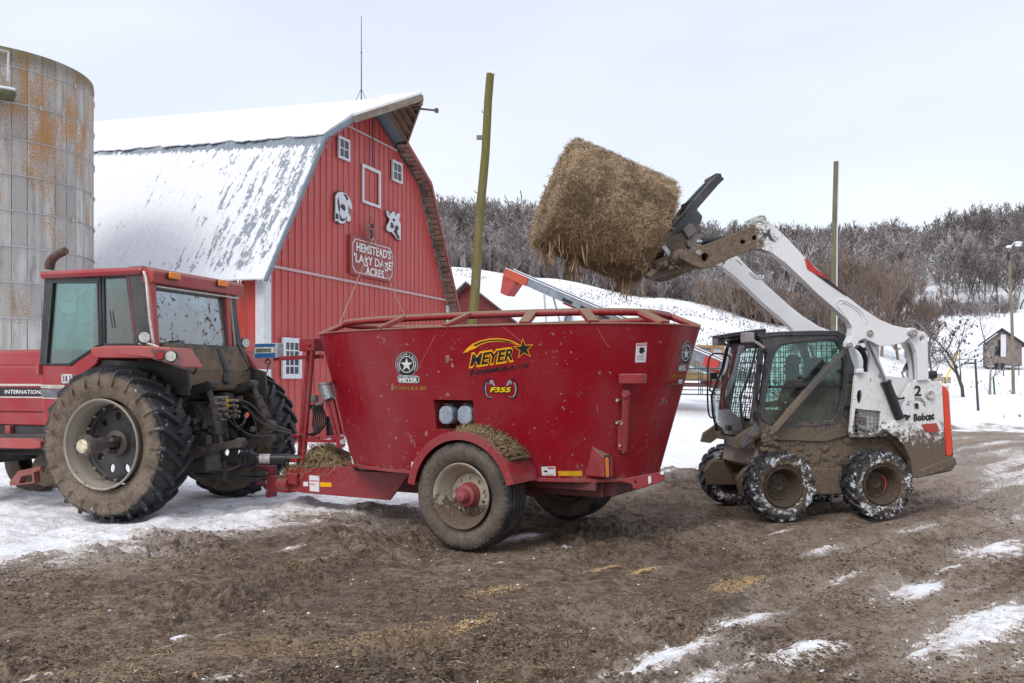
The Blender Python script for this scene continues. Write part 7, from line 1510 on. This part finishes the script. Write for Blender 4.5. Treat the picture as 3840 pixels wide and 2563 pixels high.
    # interior: seat, lap bar, levers
    m = MB().box((.58, .70, 1.12), (.5, .5, .14)).box((.84, .70, 1.45), (.14, .5, .70), Matrix.Rotation(.12, 3, 'Y')).box((.35,.70,.85), (.9,.8,.1)); obj('seat', m, blk, t, bevel=.05, bseg=3)
    m = MB(); 
    for v in (.36, 1.04): m.tube([(.35, v, 1.15), (.25, v, 1.35)], .014, 6).ell((.25, v, 1.38), (.035,.03,.045)).box((.50, v, 1.12), (.40, .12, .12))
    obj('controls', m, blk, t)
    # ---- engine housing behind the cab
    sp = PZ('H', .02, (885,840),(892,818),(905,808),(960,812),(1000,816),(1012,840),(1020,860),(1050,850),(1100,985),(1098,1010),(1062,1058),(1020,1078),(990,1098),(985,1112),(930,1118),(868,1116),(862,1090),(874,960)); gh = PZ('H', .02, (888,982),(940,988),(1008,995),(998,1092),(930,1104),(878,1106),(878,1060)); bh = PZ('H', .02, *circ(908, 927, 13, 33, 20))
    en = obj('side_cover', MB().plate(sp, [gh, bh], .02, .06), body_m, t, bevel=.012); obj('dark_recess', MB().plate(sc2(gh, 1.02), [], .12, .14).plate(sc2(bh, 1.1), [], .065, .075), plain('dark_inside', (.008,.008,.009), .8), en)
    m = MB(); c = V('H', 918, 1040, .1); obj('machinery', MB().cyl(c-Vector((0,.03,0)), c+Vector((0,.02,0)), .05, n=18).tube([c+Vector((-.06,0,.1)), c+Vector((-.08,0,-.05)), c+Vector((0,0,-.12)), c+Vector((.12,0,-.14))], .02, 7), plain('grey_brown_parts', (.16,.14,.12), .6), en)
    m = MB(); gx0, gx1 = min(p[0] for p in gh), max(p[0] for p in gh); gz0, gz1 = min(p[1] for p in gh), max(p[1] for p in gh)
    for i in range(7): x = gx0+(gx1-gx0)*(i+.4)/7; m.bar((x, .035, gz0), (x, .035, gz1-.01*i*.3), .008, .008, (1,0,0))
    for i in range(6): zz = gz0+(gz1-gz0)*(i+.5)/6; m.bar((gx0, .032, zz), (gx1, .032, zz), .008, .008)
    obj('grille', m, plain('grille_grey', (.18,.17,.16), .5), en)
    body = PZ('H', .30, (870,860),(890,820),(1010,830),(1110,838),(1150,900),(1285,862),(1305,1190),(1300,1270),(1150,1300),(1010,1110),(860,1120)); obj('engine_cover', MB().plate(body, [], .10, T_-.10), body_m, t, bevel=.03)
    rp_ = PZ('H', -.02, (1120,925),(1150,868),(1180,846),(1220,846),(1285,858),(1296,875),(1312,1205),(1355,1212),(1360,1240),(1350,1268),(1300,1280),(1160,1310),(1148,1225),(1120,1160),(1085,1118),(1020,1078),(1062,1058),(1098,1005)); rq = obj('rear_fender', MB().plate(rp_, [], -.02, .06), body_m, t, bevel=.014); obj('rear_fender', MB().plate(rp_, [], T_-.06, T_+.02), body_m, t, bevel=.01)
    c = V('V', 978, 965, -.03); obj('pin_boss', MB().lathe([(0,.0),(-.02,.025),(-.03,.05),(.0,.062),(.03,.065)], c=c, n=20), paint('boss_dirty', (.5,.48,.44), .5, dirt=.3, z0=0, z1=3), rq)
    tg = PZ('H', -.0, (1297,872),(1318,880),(1328,905),(1347,1180),(1344,1200),(1330,1212),(1316,1205),(1310,1100)); obj('tailgate', MB().plate(tg, [], .0, T_), plain('tailgate_orange_red', (.68,.065,.030), .35, var=.08, scale=3), t, bevel=.025, bseg=3)
    b = PZ('H', .0, (1180,1270),(1310,1215),(1355,1212),(1362,1245),(1300,1275),(1170,1312)); obj('rear_bumper', MB().plate(b, [], -.03, T_+.03), mudm, t, bevel=.02)
    # rear tower that carries the lift arms, both sides
    tw = PZ('H', -.05, (1128,620),(1140,602),(1162,602),(1188,618),(1212,622),(1226,640),(1228,700),(1232,848),(1182,852),(1180,790),(1174,720),(1158,680),(1138,662)); th_ = [(p[0], p[1]) for p in PZ('H', -.05, *circ(1200, 653, 13, 14, 16))]
    for v0, v1 in ((-.06, .02), (.10, .15), (T_-.15, T_-.10), (T_-.02, T_+.06)): obj('tower', MB().plate(tw, [th_] if v0 < 0 else [], v0, v1), wht, t, bevel=.01)
    ib = PZ('H', .0, (1112,700),(1128,660),(1148,668),(1168,720),(1178,850),(1150,850),(1148,760),(1135,720)); obj('inner_link', MB().plate(PZ('H', .05, (1140,665),(1160,690),(1178,740),(1184,850),(1172,850),(1164,760),(1150,705)), [], .03, .10), plain('taupe_link', (.30,.26,.23), .6), t)
    m = MB()
    for k_ in range(3): m.tube(smooth_path([V('H', 1125+k_*10, 665, .2), V('H', 1140+k_*9, 720, .2), V('H', 1140+k_*9, 760, .2), V('H', 1118+k_*12, 800, .2)]), .026, 8)
    obj('hose_bundle', m, blk, t, smooth=60); m = MB()
    for pts in (((1118,795),(1108,815),(1112,830),(1128,845),(1130,862)), ((1140,800),(1130,820),(1136,838),(1148,850),(1138,868)), ((1120,790),(1126,800),(1122,812))): m.tube([V('H', x, y, .18) for x, y in pts], .013, 7)
    m.box(V('H', 1128, 862, .2), (.12, .12, .08)); obj('hydraulic_fittings', m, plain('chrome_fittings', (.35,.35,.33), .35, .7, var=.5), t)
    m = MB().tube(smooth_path([V('H', 900, 690, .3), V('H', 925, 720, .3), V('H', 938, 760, .3), V('H', 935, 812, .3)]), .035, 9).tube(smooth_path([V('H', 890, 690, .35), V('H', 915, 705, .35), V('H', 950, 700, .35)]), .028, 8); obj('hose_bundle', m, blk, t, smooth=60)
    up = PZ('H', .10, (935,660),(958,668),(968,720),(972,820),(950,820),(955,740)); 
    for v in (.12, T_-.18): obj('rear_upright', MB().plate(PZ('H', .12, (938,665),(1000,690),(1002,822),(952,822),(958,740)), [], v, v+.05), wht, t, bevel=.006)
    m = MB(); m.box(V('H', 905, 806, .0), (.10, .06, .06)).cyl(V('H', 905, 806, -.04), V('H', 905, 806, .0), .022, n=10); obj('hinge', m, wht, t, bevel=.01)
    obj('exhaust_stub', MB().cyl(V('H', 1230, 825, .6), V('H', 1262, 822, .6), .055, n=14), blk, t)
    # lift cylinders
    for v in (-.02, T_+.02):
        a, b, c, d = V('H', 952, 668, -.02), V('H', 1032, 862, -.02), V('H', 1030, 855, -.02), V('H', 1096, 1030, -.02); o = Vector((0, v+.02, 0))
        cy = obj('lift_cylinder', MB().cyl(c+o, d+o, .060, n=18).cyl(c+o, c.lerp(d, .05)+o, .068, n=18), blk, t, smooth=40); obj('rod', MB().cyl(a+o, b+o, .030, n=14), steel, cy, smooth=40)
    obj('hose', MB().tube(smooth_path([V('V', 665, 910, -.03), V('V', 690, 970, -.03), V('V', 720, 1000, -.03), V('V', 765, 990, -.03)]), .012, 6), blk, t)
    # ---- lift arms
    ap = ((75,280),(105,300),(140,318),(180,322),(220,312),(300,276),(380,240),(440,232),(490,250),(560,302),(640,378),(700,438),(790,515),(840,560),(858,580),(868,604),(865,640),(850,672),(848,690),(862,699),(882,694),(893,680),(905,662),(925,652),(960,668),(1000,690),(1060,684),(1110,672),(1140,648),(1142,625),(1130,606),(1060,590),(1000,565),(950,532),(915,510),(850,458),(740,358),(640,264),(560,178),(490,112),(478,98),(375,134),(300,166),(170,214),(95,244),(78,258))
    hl = [PZ('H', -.08, *circ(178, 271, 17, 20, 20)), PZ('H', -.08, *circ(356, 199, 13, 10, 14)), PZ('H', -.08, *circ(411, 180, 12, 12, 14))]
    poly = PZ('H', -.08, *ap)
    for v0, v1, hh in ((-.10, .02, hl), (T_-.06, T_+.06, [])):
        am_ = obj('lift_arm', MB().plate(poly, hh, v0, v1), arm_m, t, bevel=.012)
        if v0 < 0:
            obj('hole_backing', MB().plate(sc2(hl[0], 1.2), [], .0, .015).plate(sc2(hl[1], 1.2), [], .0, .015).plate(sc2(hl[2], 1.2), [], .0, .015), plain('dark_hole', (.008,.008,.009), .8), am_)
            for zk, x, y, r in (('H',955,628,.045),('H',862,684,.035),('H',1162,628,.05),('S',690,1095,.035),('H',1140,628,.03)):
                c = V(zk, x, y, -.10); obj('pin', MB().lathe([(-.02,.0),(-.02,r*.5),(-.005,r*.6),(-.02,r*.75),(-.015,r),(.01,r*1.05)], c=c, n=20), paint('pin_dirty', (.42,.40,.37), .5, dirt=.45, z0=0, z1=5, scale=30), am_)
            dcr = PZ('H', -.10, (648,274),(662,282),(700,322),(760,372),(848,452),(770,402),(700,352),(660,325)); obj('red_flash', MB().plate(dcr, [], -.108, -.104), plain('flash_red', (.50,.035,.03), .4), am_)
            dcr = PZ('H', -.10, (760,376),(848,452),(842,452),(752,390),(700,352),(706,352)); obj('black_flash', MB().plate(dcr, [], -.111, -.107), blk, am_)
            dg_ = PZ('S', -.10, (1437,855),(1480,862),(1530,800),(1525,850),(1540,900),(1570,945),(1600,962),(1560,955),(1520,940),(1500,890),(1480,900),(1478,940),(1455,900)); obj('animal_emblem', MB().plate(dg_, [], -.108, -.104), plain('emblem_dark', (.07,.07,.075), .6), am_)
            bead = [V('H', x, y, -.105) for x, y in ((870,590),(830,530),(805,500),(800,480),(815,470),(850,480),(900,510),(925,535),(940,565),(935,580))]; obj('weld_bead', MB().tube(smooth_path(bead, 3), .007, 5), wht, am_)
            bead = [V('H', x, y, -.105) for x, y in ((820,492),(828,484),(860,496),(900,525),(918,550))]; obj('weld_bead', MB().tube(smooth_path(bead, 3), .006, 5), wht, am_)
        else:
            for L_ in (((1290,1310),(1330,1345),(1380,1370),(1425,1365)), ((1285,1325),(1330,1370),(1380,1395),(1440,1390),(1455,1360)), ((1130,1165),(1170,1200),(1200,1230))):
                bead = [SK.at(z('S', p), T_-.065) for p in L_]; obj('weld_bead', MB().tube(smooth_path(bead, 3), .010, 5), wht, am_)
        tl_ = []
    m = MB().cyl(V('H', 120, 285, -.08)+Vector((0,.1,0)), V('H', 120, 285, -.08)+Vector((0,T_,0)), .075, n=16); m.cyl(V('H', 1075, 635, .0), V('H', 1075, 635, .0)+Vector((0,T_-.1,0)), .08, n=14); obj('cross_tube', m, mudm, t, smooth=40)
    bt = [V('S', 1235, 745, -.03), V('S', 1265, 770, -.03), V('S', 1390, 705, -.03), V('S', 1475, 718, -.03)]
    obj('hose_guard', MB().tube(smooth_path([V('S', 1240, 740, .0), V('S', 1330, 690, .0), V('S', 1400, 668, .0), V('S', 1450, 662, .0), V('S', 1472, 690, .0), V('S', 1478, 718, .0)]), .016, 7).tube([V('S',1290,770,.0), V('S',1310,720,.0), V('S',1370,690,.0)], .02, 7).box(V('S', 1320, 740, .0), (.09,.08,.07)).box(V('S', 1400, 710, .0), (.10,.08,.05)).bar(V('S', 1235, 745, .0), V('S', 1265, 775, .0), .08, .05), plain('pale_green_guard', (.42,.46,.42), .5, var=.4, scale=15), t, bevel=.006)
    # tilt cylinder
    for v in (.12,): a, b, c = V('S', 595, 980, v), V('S', 730, 965, v), V('S', 1000, 940, v); tc = obj('tilt_cylinder', MB().cyl(b, c, .05, n=14), blk, t, smooth=40); obj('rod', MB().cyl(a, b, .028, n=12), steel, tc); obj('rod_eye', MB().cyl(a-Vector((0,.05,0)), a+Vector((0,.05,0)), .065, n=14), mudm, tc)
    # diagonal strut beside the cab window
    sp_ = PZ('H', .08, (828,705),(846,690),(852,708),(640,945),(520,1085),(488,1110),(478,1100),(505,1062),(640,905)); obj('front_link', MB().plate(sp_, [], .05, .12), paint('strut_mud', (.05,.05,.055), .5, dirt=1.0, z0=.7, z1=2.3, scale=18, dcol=(.22,.165,.125)), t, bevel=.01)
    # ---- bale spear frame
    fm = paint('spear_frame', (.030,.034,.042), .42, dirt=.12, z0=3.0, z1=3.6, scale=9, dcol=(.2,.15,.11)); fmd = paint('spear_mount_muddy', (.13,.11,.10), .65, dirt=.9, z0=2.9, z1=3.9, scale=8, dcol=(.19,.145,.11))
    PS = lambda v, *p: PZ('S', v, *p)
    post = PS(.25, (912,165),(980,232),(905,305),(668,578),(640,700),(560,820),(420,940),(330,880),(320,830),(480,660),(600,500),(800,280))
    for v in (.25, .62): obj('spear_post', MB().plate(post if v < .5 else sc2(post, .93), [], v-.04, v+.04), fm, t, bevel=.01)
    plt = PS(.19, (560,620),(660,582),(728,662),(722,720),(640,850),(560,930),(400,1000),(310,930),(380,800)); obj('gusset', MB().plate(plt, [], .17, .21), fm, t, bevel=.01); obj('orange_label', MB().plate(PS(.17, (608,638),(655,607),(705,680),(658,712)), [], .164, .169), plain('label_orange', (.80,.22,.08), .5), t.children[-1]); obj('label', MB().plate(PS(.17, (300,905),(340,878),(388,942),(350,965)), [], .160, .168), plain('label_pale', (.6,.55,.52), .5, var=.3, scale=40), t.children[-1])
    mt = PS(.15, (250,950),(330,900),(470,870),(560,760),(645,850),(590,960),(560,1000),(430,1210),(395,1215),(300,1080)); mo = obj('quick_attach_plate', MB().plate(mt, [], .12, .17), fmd, t, bevel=.01)
    obj('quick_attach_plate', MB().plate(mt, [], 1.0, 1.05), fmd, t, bevel=.01); obj('block', MB().plate(PS(.12, (480,830),(575,755),(650,848),(545,935)), [], .04, .12), fmd, mo, bevel=.008)
    obj('worn_edge', MB().bar(V('S', 248, 985, .13), V('S', 420, 1215, .13), .05, .03, (0,1,0)), plain('worn_steel', (.45,.46,.48), .35, .6), mo)
    m = MB()
    for (x, y, r) in ((925,195,.05),(640,500,.045),(400,800,.06),(250,1110,.06)): a = V('S', x, y, .25); obj('cross_bar', MB().bar(a, Vector((a.x, .62, a.z)), .08, .08), fm, t, bevel=.01)
    bp = [V('S', 180, 1190, .1), V('S', 350, 1100, .1), V('S', 360, 1190, .1), V('S', 210, 1290, .1)];
    obj('lower_mount', MB().plate([(p.x, p.z) for p in bp], [], .12, 1.0).plate(PS(.1, (120,1395),(85,1355),(150,1280),(215,1300)), [], .1, .25), fmd, t, bevel=.01)
    m = MB(); a = V('S', 500, 1130, -.02); m.ell(a+Vector((0,.1,0)), (.12,.10,.10)); m.cyl(a+Vector((.0,-.05,0)), a+Vector((0,1.3,0)), .06, n=12); 
    for i in range(20): m.ell(V('S', 480+rn.gauss(0,90), 1180+rn.gauss(0,45), .12), (.05,.06,.04), 6, 4)
    obj('tip_mount', m, fmd, t, smooth=70)
    # spears into the bale
    b0 = V('P', 1530, 548, .62); b1 = V('P', 1330, 462, .62); obj('spear', MB().cyl(b0, b1, .035, .01, 10).cyl(b0+Vector((-.05,-.25,-.35)), b0.lerp(b1, .6)+Vector((0,-.25,-.35)), .02, .006, 8).cyl(b0+Vector((-.05,.25,-.35)), b0.lerp(b1, .6)+Vector((0,.25,-.35)), .02, .006, 8), blk, t)
    # ---- markings
    dk = plain('marking_black', (.02,.02,.022), .5, bs=0); v = -.027
    def txt(nm, body, p0, p1, h, k='H', bold=.03, mt=dk, par=rq):
        vs, fs, w = text_mb(body, bold); a = V(k, *p0, v); b = V(k, *p1, v); hh = h/ZV[k][2]/F*11.2; d = b-a; return obj(nm, MB().add([tuple(a+d*x+Vector((0,0,y*hh))) for x, y in vs], fs), mt, par)
    txt('number', '2', (848, 973), (908, 973), 84, 'V', .03); txt('name', 'Bobcat', (842, 1186), (1018, 1170), 58, 'V', .05)
    for i, ch in enumerate('ST. JOSEPH'):
        if ch == ' ': continue
        a = R(196+150*i/9); vs, fs, w = text_mb(ch, .03); cx_, cy_ = 866, 1068; rr = 62; q = []
        for x, y in vs: r_ = rr+y*22; aa = a+(x-.5)*.20; q.append(tuple(V('V', cx_+math.cos(aa)*r_, cy_+math.sin(aa)*r_, v)))
        obj('lettering', MB().add(q, fs), dk, rq)
    bl = MB().plate(PZ('V', v, (845,1050),(862,1035),(880,1040),(886,1055),(878,1068),(890,1078),(872,1085),(862,1078),(850,1085),(855,1065)), [], v-.002, v); obj('emblem', bl, dk, rq); obj('emblem', MB().plate(PZ('V', v, (748,1135),(775,1130),(800,1140),(812,1132),(815,1150),(800,1165),(790,1182),(770,1178),(778,1160),(758,1150)), [], v-.002, v), dk, rq)
    obj('model_plate', MB().plate(PZ('V', v, (908,1215),(1032,1203),(1062,1272),(970,1284),(930,1255)), [], v-.003, v), paint('plate_red', (.42,.05,.035), .5, dirt=.55, z0=.5, z1=1.6, scale=14), rq)
def sc2(L_, k):
    cx, cy = sum(p[0] for p in L_)/len(L_), sum(p[1] for p in L_)/len(L_); return [(cx+(x-cx)*k, cy+(y-cy)*k) for x, y in L_]
def arm_paint():
    s = NT('lift_arm_paint'); x, y, zz = s.sep(s.co); n1 = s.noise(9, 6, .7); n2 = s.noise(26, 5, .7)
    front = s.map(x, -1.0, .55, .52, -.10)              # mud thrown over the front end of the arms
    v = s.math('ADD', s.math('ADD', s.math('MULTIPLY', n1, .6), s.math('MULTIPLY', n2, .45)), front); f = s.map(v, .66, .80)
    c = s.mix(s.map(s.noise(2, 3), .35, .7), (.78,.80,.82), (.70,.71,.73)); d = s.mix(s.map(n2, .35, .65), (.20,.148,.105), (.11,.080,.057))
    s.bsdf(s.mix(f, c, d), s.math('ADD', .38, s.math('MULTIPLY', f, .5)), bump=f, bs=.4, bd=.008); return s.m
loader()
# ================================================================== ROUND BALE
def bale():
    rn = random.Random(31); a = SK.at((1497*1.63474, 536*1.63474), .62); b = SK.at((1268*1.63474, 438*1.63474), .62); c = (a+b)/2; ax = (a-b).normalized(); L_ = (a-b).length; Rr = .695
    t = thing('round_hay_bale', 'brown round hay bale speared high on the loader arms', 'hay bale', (SK.o[0], SK.o[1], 0), SK.r)
    X = ax; Y = Vector((0,1,0)); Y = (Y-X*Y.dot(X)).normalized(); Z = X.cross(Y)
    if Z.z < 0: Z = -Z
    m = MB(); pts = []; nL, nA = 56, 110
    def sp(u, ang):
        r = Rr*(1+.013*mnoise.noise(Vector((u*3, math.cos(ang)*2, math.sin(ang)*2)))+.02*mnoise.noise(Vector((u*11, math.cos(ang)*8, math.sin(ang)*8))))
        e = max(0, abs(u)-.455)/.045; r *= (1-.055*e*e*e); sag = -.02*math.sin(ang); low = .045*max(0, -math.sin(ang)); r *= 1+.02*math.cos(ang*2)
        return c+X*(u*L_)+(Y*math.cos(ang)+Z*math.sin(ang))*r+Vector((0,0,-low*.3))
    for i in range(nL+1):
        for j in range(nA): m.v.append(tuple(sp(i/nL-.5, 2*math.pi*j/nA)))
    for i in range(nL):
        for j in range(nA): q, w = i*nA, (i+1)*nA; m.f.append((q+j, q+(j+1) % nA, w+(j+1) % nA, w+j))
    for end, sg in ((0, -1), (nL, 1)):                   # end faces with spiral rings
        prev = end*nA
        for k in range(1, 13):
            rr = Rr*.90*(1-k/12.5); st = len(m.v)
            for j in range(nA): an = 2*math.pi*j/nA; m.v.append(tuple(c+X*(sg*(L_/2+.012*math.sin(k*2.2)+.03*mnoise.noise(Vector((rr*5, math.cos(an)*3, math.sin(an)*3)))))+(Y*math.cos(an)+Z*math.sin(an))*rr))
            for j in range(nA): m.f.append((prev+j, prev+(j+1) % nA, st+(j+1) % nA, st+j) if sg < 0 else (prev+j, st+j, st+(j+1) % nA, prev+(j+1) % nA))
            prev = st
        m.f.append(tuple(prev+j for j in range(nA)))
    obj('bale_body', m, hay_mat('bale_hay', (.48,.35,.23), (.13,.085,.048), (.62,.49,.36), bs=1), t, smooth=70)
    sm = straw_mat('bale_straw', [(.12,.08,.042), (.44,.315,.195), (.68,.53,.37), (.31,.215,.12), (.54,.40,.26)], 1); samples = []
    for k in range(5000): u = rn.uniform(-.5, .5); an = rn.uniform(0, 2*math.pi); samples.append((sp(u, an), (Y*math.cos(an)+Z*math.sin(an))))
    for k in range(1200): rr = Rr*math.sqrt(rn.random())*.95; an = rn.uniform(0, 6.283); sg = rn.choice((-1, 1)); samples.append((c+X*(sg*L_/2)+(Y*math.cos(an)+Z*math.sin(an))*rr, X*sg))
    m = MB(); strands(m, samples, rn, 46000, .070, .0019, .10); strands(m, samples, rn, 1300, .15, .003, .45); obj('straw_surface', m, sm, t)['kind'] = 'stuff'
    m = MB()                                             # shreds hanging off the underside
    for k in range(800):
        u = rn.choice((rn.uniform(-.5,.5), rn.gauss(-.38,.08), rn.gauss(.40,.07), rn.gauss(-.12,.04))); u = max(-.5, min(.5, u)); an = R(-90)+rn.gauss(0, .30); p = sp(u, an)-Vector((0,0,-.02)); n = 5; l = abs(rn.gauss(0, .13))+.04+(.28 if rn.random() < .08 else 0); q = p; s_ = Vector((rn.uniform(-1,1), rn.uniform(-1,1), 0)).normalized()*.0035; k0 = len(m.v)
        for i in range(n): m.v += [tuple(q-s_*(1-i/n*.6)), tuple(q+s_*(1-i/n*.6))]; q = q+Vector((rn.gauss(0,.018), rn.gauss(0,.018), -l/n*rn.uniform(.6,1.2)))
        for i in range(n-1): m.f.append((k0+i*2, k0+i*2+1, k0+i*2+3, k0+i*2+2))
    for k in range(46):
        u = rn.gauss(rn.choice((-.36,-.12,.40)), .03); p = sp(max(-.48, min(.48, u)), R(-90)+rn.gauss(0,.2)); m.tube(smooth_path([p, p+Vector((rn.gauss(0,.02), 0, -.08)), p+Vector((rn.gauss(0,.04), 0, -.16-rn.random()*.14))], 3), [.014]*3+[.010]*3+[.004], 5)
    obj('hanging_shreds', m, sm, t)['kind'] = 'stuff'
bale()
# ================================================================== OPERATOR
def operator():
    t = SK.empty('person', 'operator in a dark cap and dark jacket sitting in the loader cab', 'person')
    J = {'pelvis': (.62,.70,1.27,.15), 'belly': (.64,.70,1.42,.145), 'chest': (.62,.70,1.60,.155), 'neck': (.585,.70,1.77,.065), 'head0': (.565,.70,1.87,.085), 'head1': (.555,.70,1.95,.098), 'head2': (.565,.70,2.03,.075)}
    E_ = [('pelvis','belly'),('belly','chest'),('chest','neck'),('neck','head0'),('head0','head1'),('head1','head2')]
    for s_, v in (('l', -1), ('r', 1)):
        J['sh'+s_] = (.61,.70+v*.19,1.68,.075); J['el'+s_] = (.52,.70+v*.27,1.42,.052); J['wr'+s_] = (.30,.70+v*.30,1.40,.034); J['pa'+s_] = (.25,.70+v*.31,1.40,.036)
        J['hp'+s_] = (.58,.70+v*.11,1.24,.105); J['kn'+s_] = (.14,.70+v*.16,1.28,.070); J['an'+s_] = (.02,.70+v*.14,.93,.048); J['to'+s_] = (-.14,.70+v*.14,.90,.040)
        E_ += [('chest','sh'+s_),('sh'+s_,'el'+s_),('el'+s_,'wr'+s_),('wr'+s_,'pa'+s_),('pelvis','hp'+s_),('hp'+s_,'kn'+s_),('kn'+s_,'an'+s_),('an'+s_,'to'+s_)]
        for k in range(4):
            a, b = 'f%d%s' % (k, s_), 'g%d%s' % (k, s_); dz = (k-1.5)*.019; J[a] = (.215-.004*(k == 1), .70+v*(.325), 1.40+dz, .010); J[b] = (.222, .70+v*.285, 1.395+dz, .008); E_ += [('pa'+s_, a), (a, b)]
        J['th'+s_] = (.235, .70+v*.275, 1.425, .010); E_ += [('pa'+s_, 'th'+s_)]
    K = list(J); me = bpy.data.meshes.new('body'); me.from_pydata([J[k][:3] for k in K], [(K.index(a), K.index(b)) for a, b in E_], []); o = bpy.data.objects.new('body', me); COL.objects.link(o); o.parent = t
    sk = o.modifiers.new('skin', 'SKIN'); sk.use_smooth_shade = True
    for i, k in enumerate(K): d = me.skin_vertices[0].data[i]; d.radius = (J[k][3],)*2; d.use_root = (k == 'pelvis')
    o.modifiers.new('sub', 'SUBSURF').levels = 2; o.modifiers['sub'].render_levels = 2; me.materials.append(plain('dark_jacket', (.018,.018,.022), .85, var=.3))
    skin = plain('ruddy_skin', (.34,.15,.09), .6, var=.1); rust = plain('rust_scarf', (.26,.075,.03), .85)
    m = MB().ell((.545,.70,1.915), (.088,.074,.105), 20, 14).ell((.452,.70,1.915), (.018,.014,.022), 8, 6).ell((.47,.70,1.875), (.015,.026,.008), 8, 5).ell((.56,.622,1.92), (.020,.010,.028), 8, 6).ell((.56,.778,1.92), (.020,.010,.028), 8, 6); obj('face', m, skin, o, smooth=80)
    obj('eyes', MB().ell((.466,.670,1.935), (.010,.011,.008), 8, 6).ell((.466,.730,1.935), (.010,.011,.008), 8, 6), BLACKM, o); obj('beard', MB().ell((.505,.70,1.845), (.062,.066,.052), 14, 9), rust, o, smooth=80)
    obj('cap', MB().ell((.57,.70,1.995), (.105,.092,.085), 20, 12).add([(.49,.63,1.975),(.40,.64,1.965),(.385,.70,1.968),(.40,.76,1.965),(.49,.77,1.975),(.49,.63,1.985),(.40,.64,1.975),(.385,.70,1.978),(.40,.76,1.975),(.49,.77,1.985)], [(4,3,2,1,0),(5,6,7,8,9),(0,1,6,5),(1,2,7,6),(2,3,8,7),(3,4,9,8)]), plain('dark_cap', (.02,.02,.016), .85), o, smooth=60)
    obj('scarf', MB().lathe([(-.05,.10),(-.02,.115),(.02,.10),(.04,.08)], c=(.58,.70,1.78), axis='z', n=20), rust, o, smooth=60)
operator()
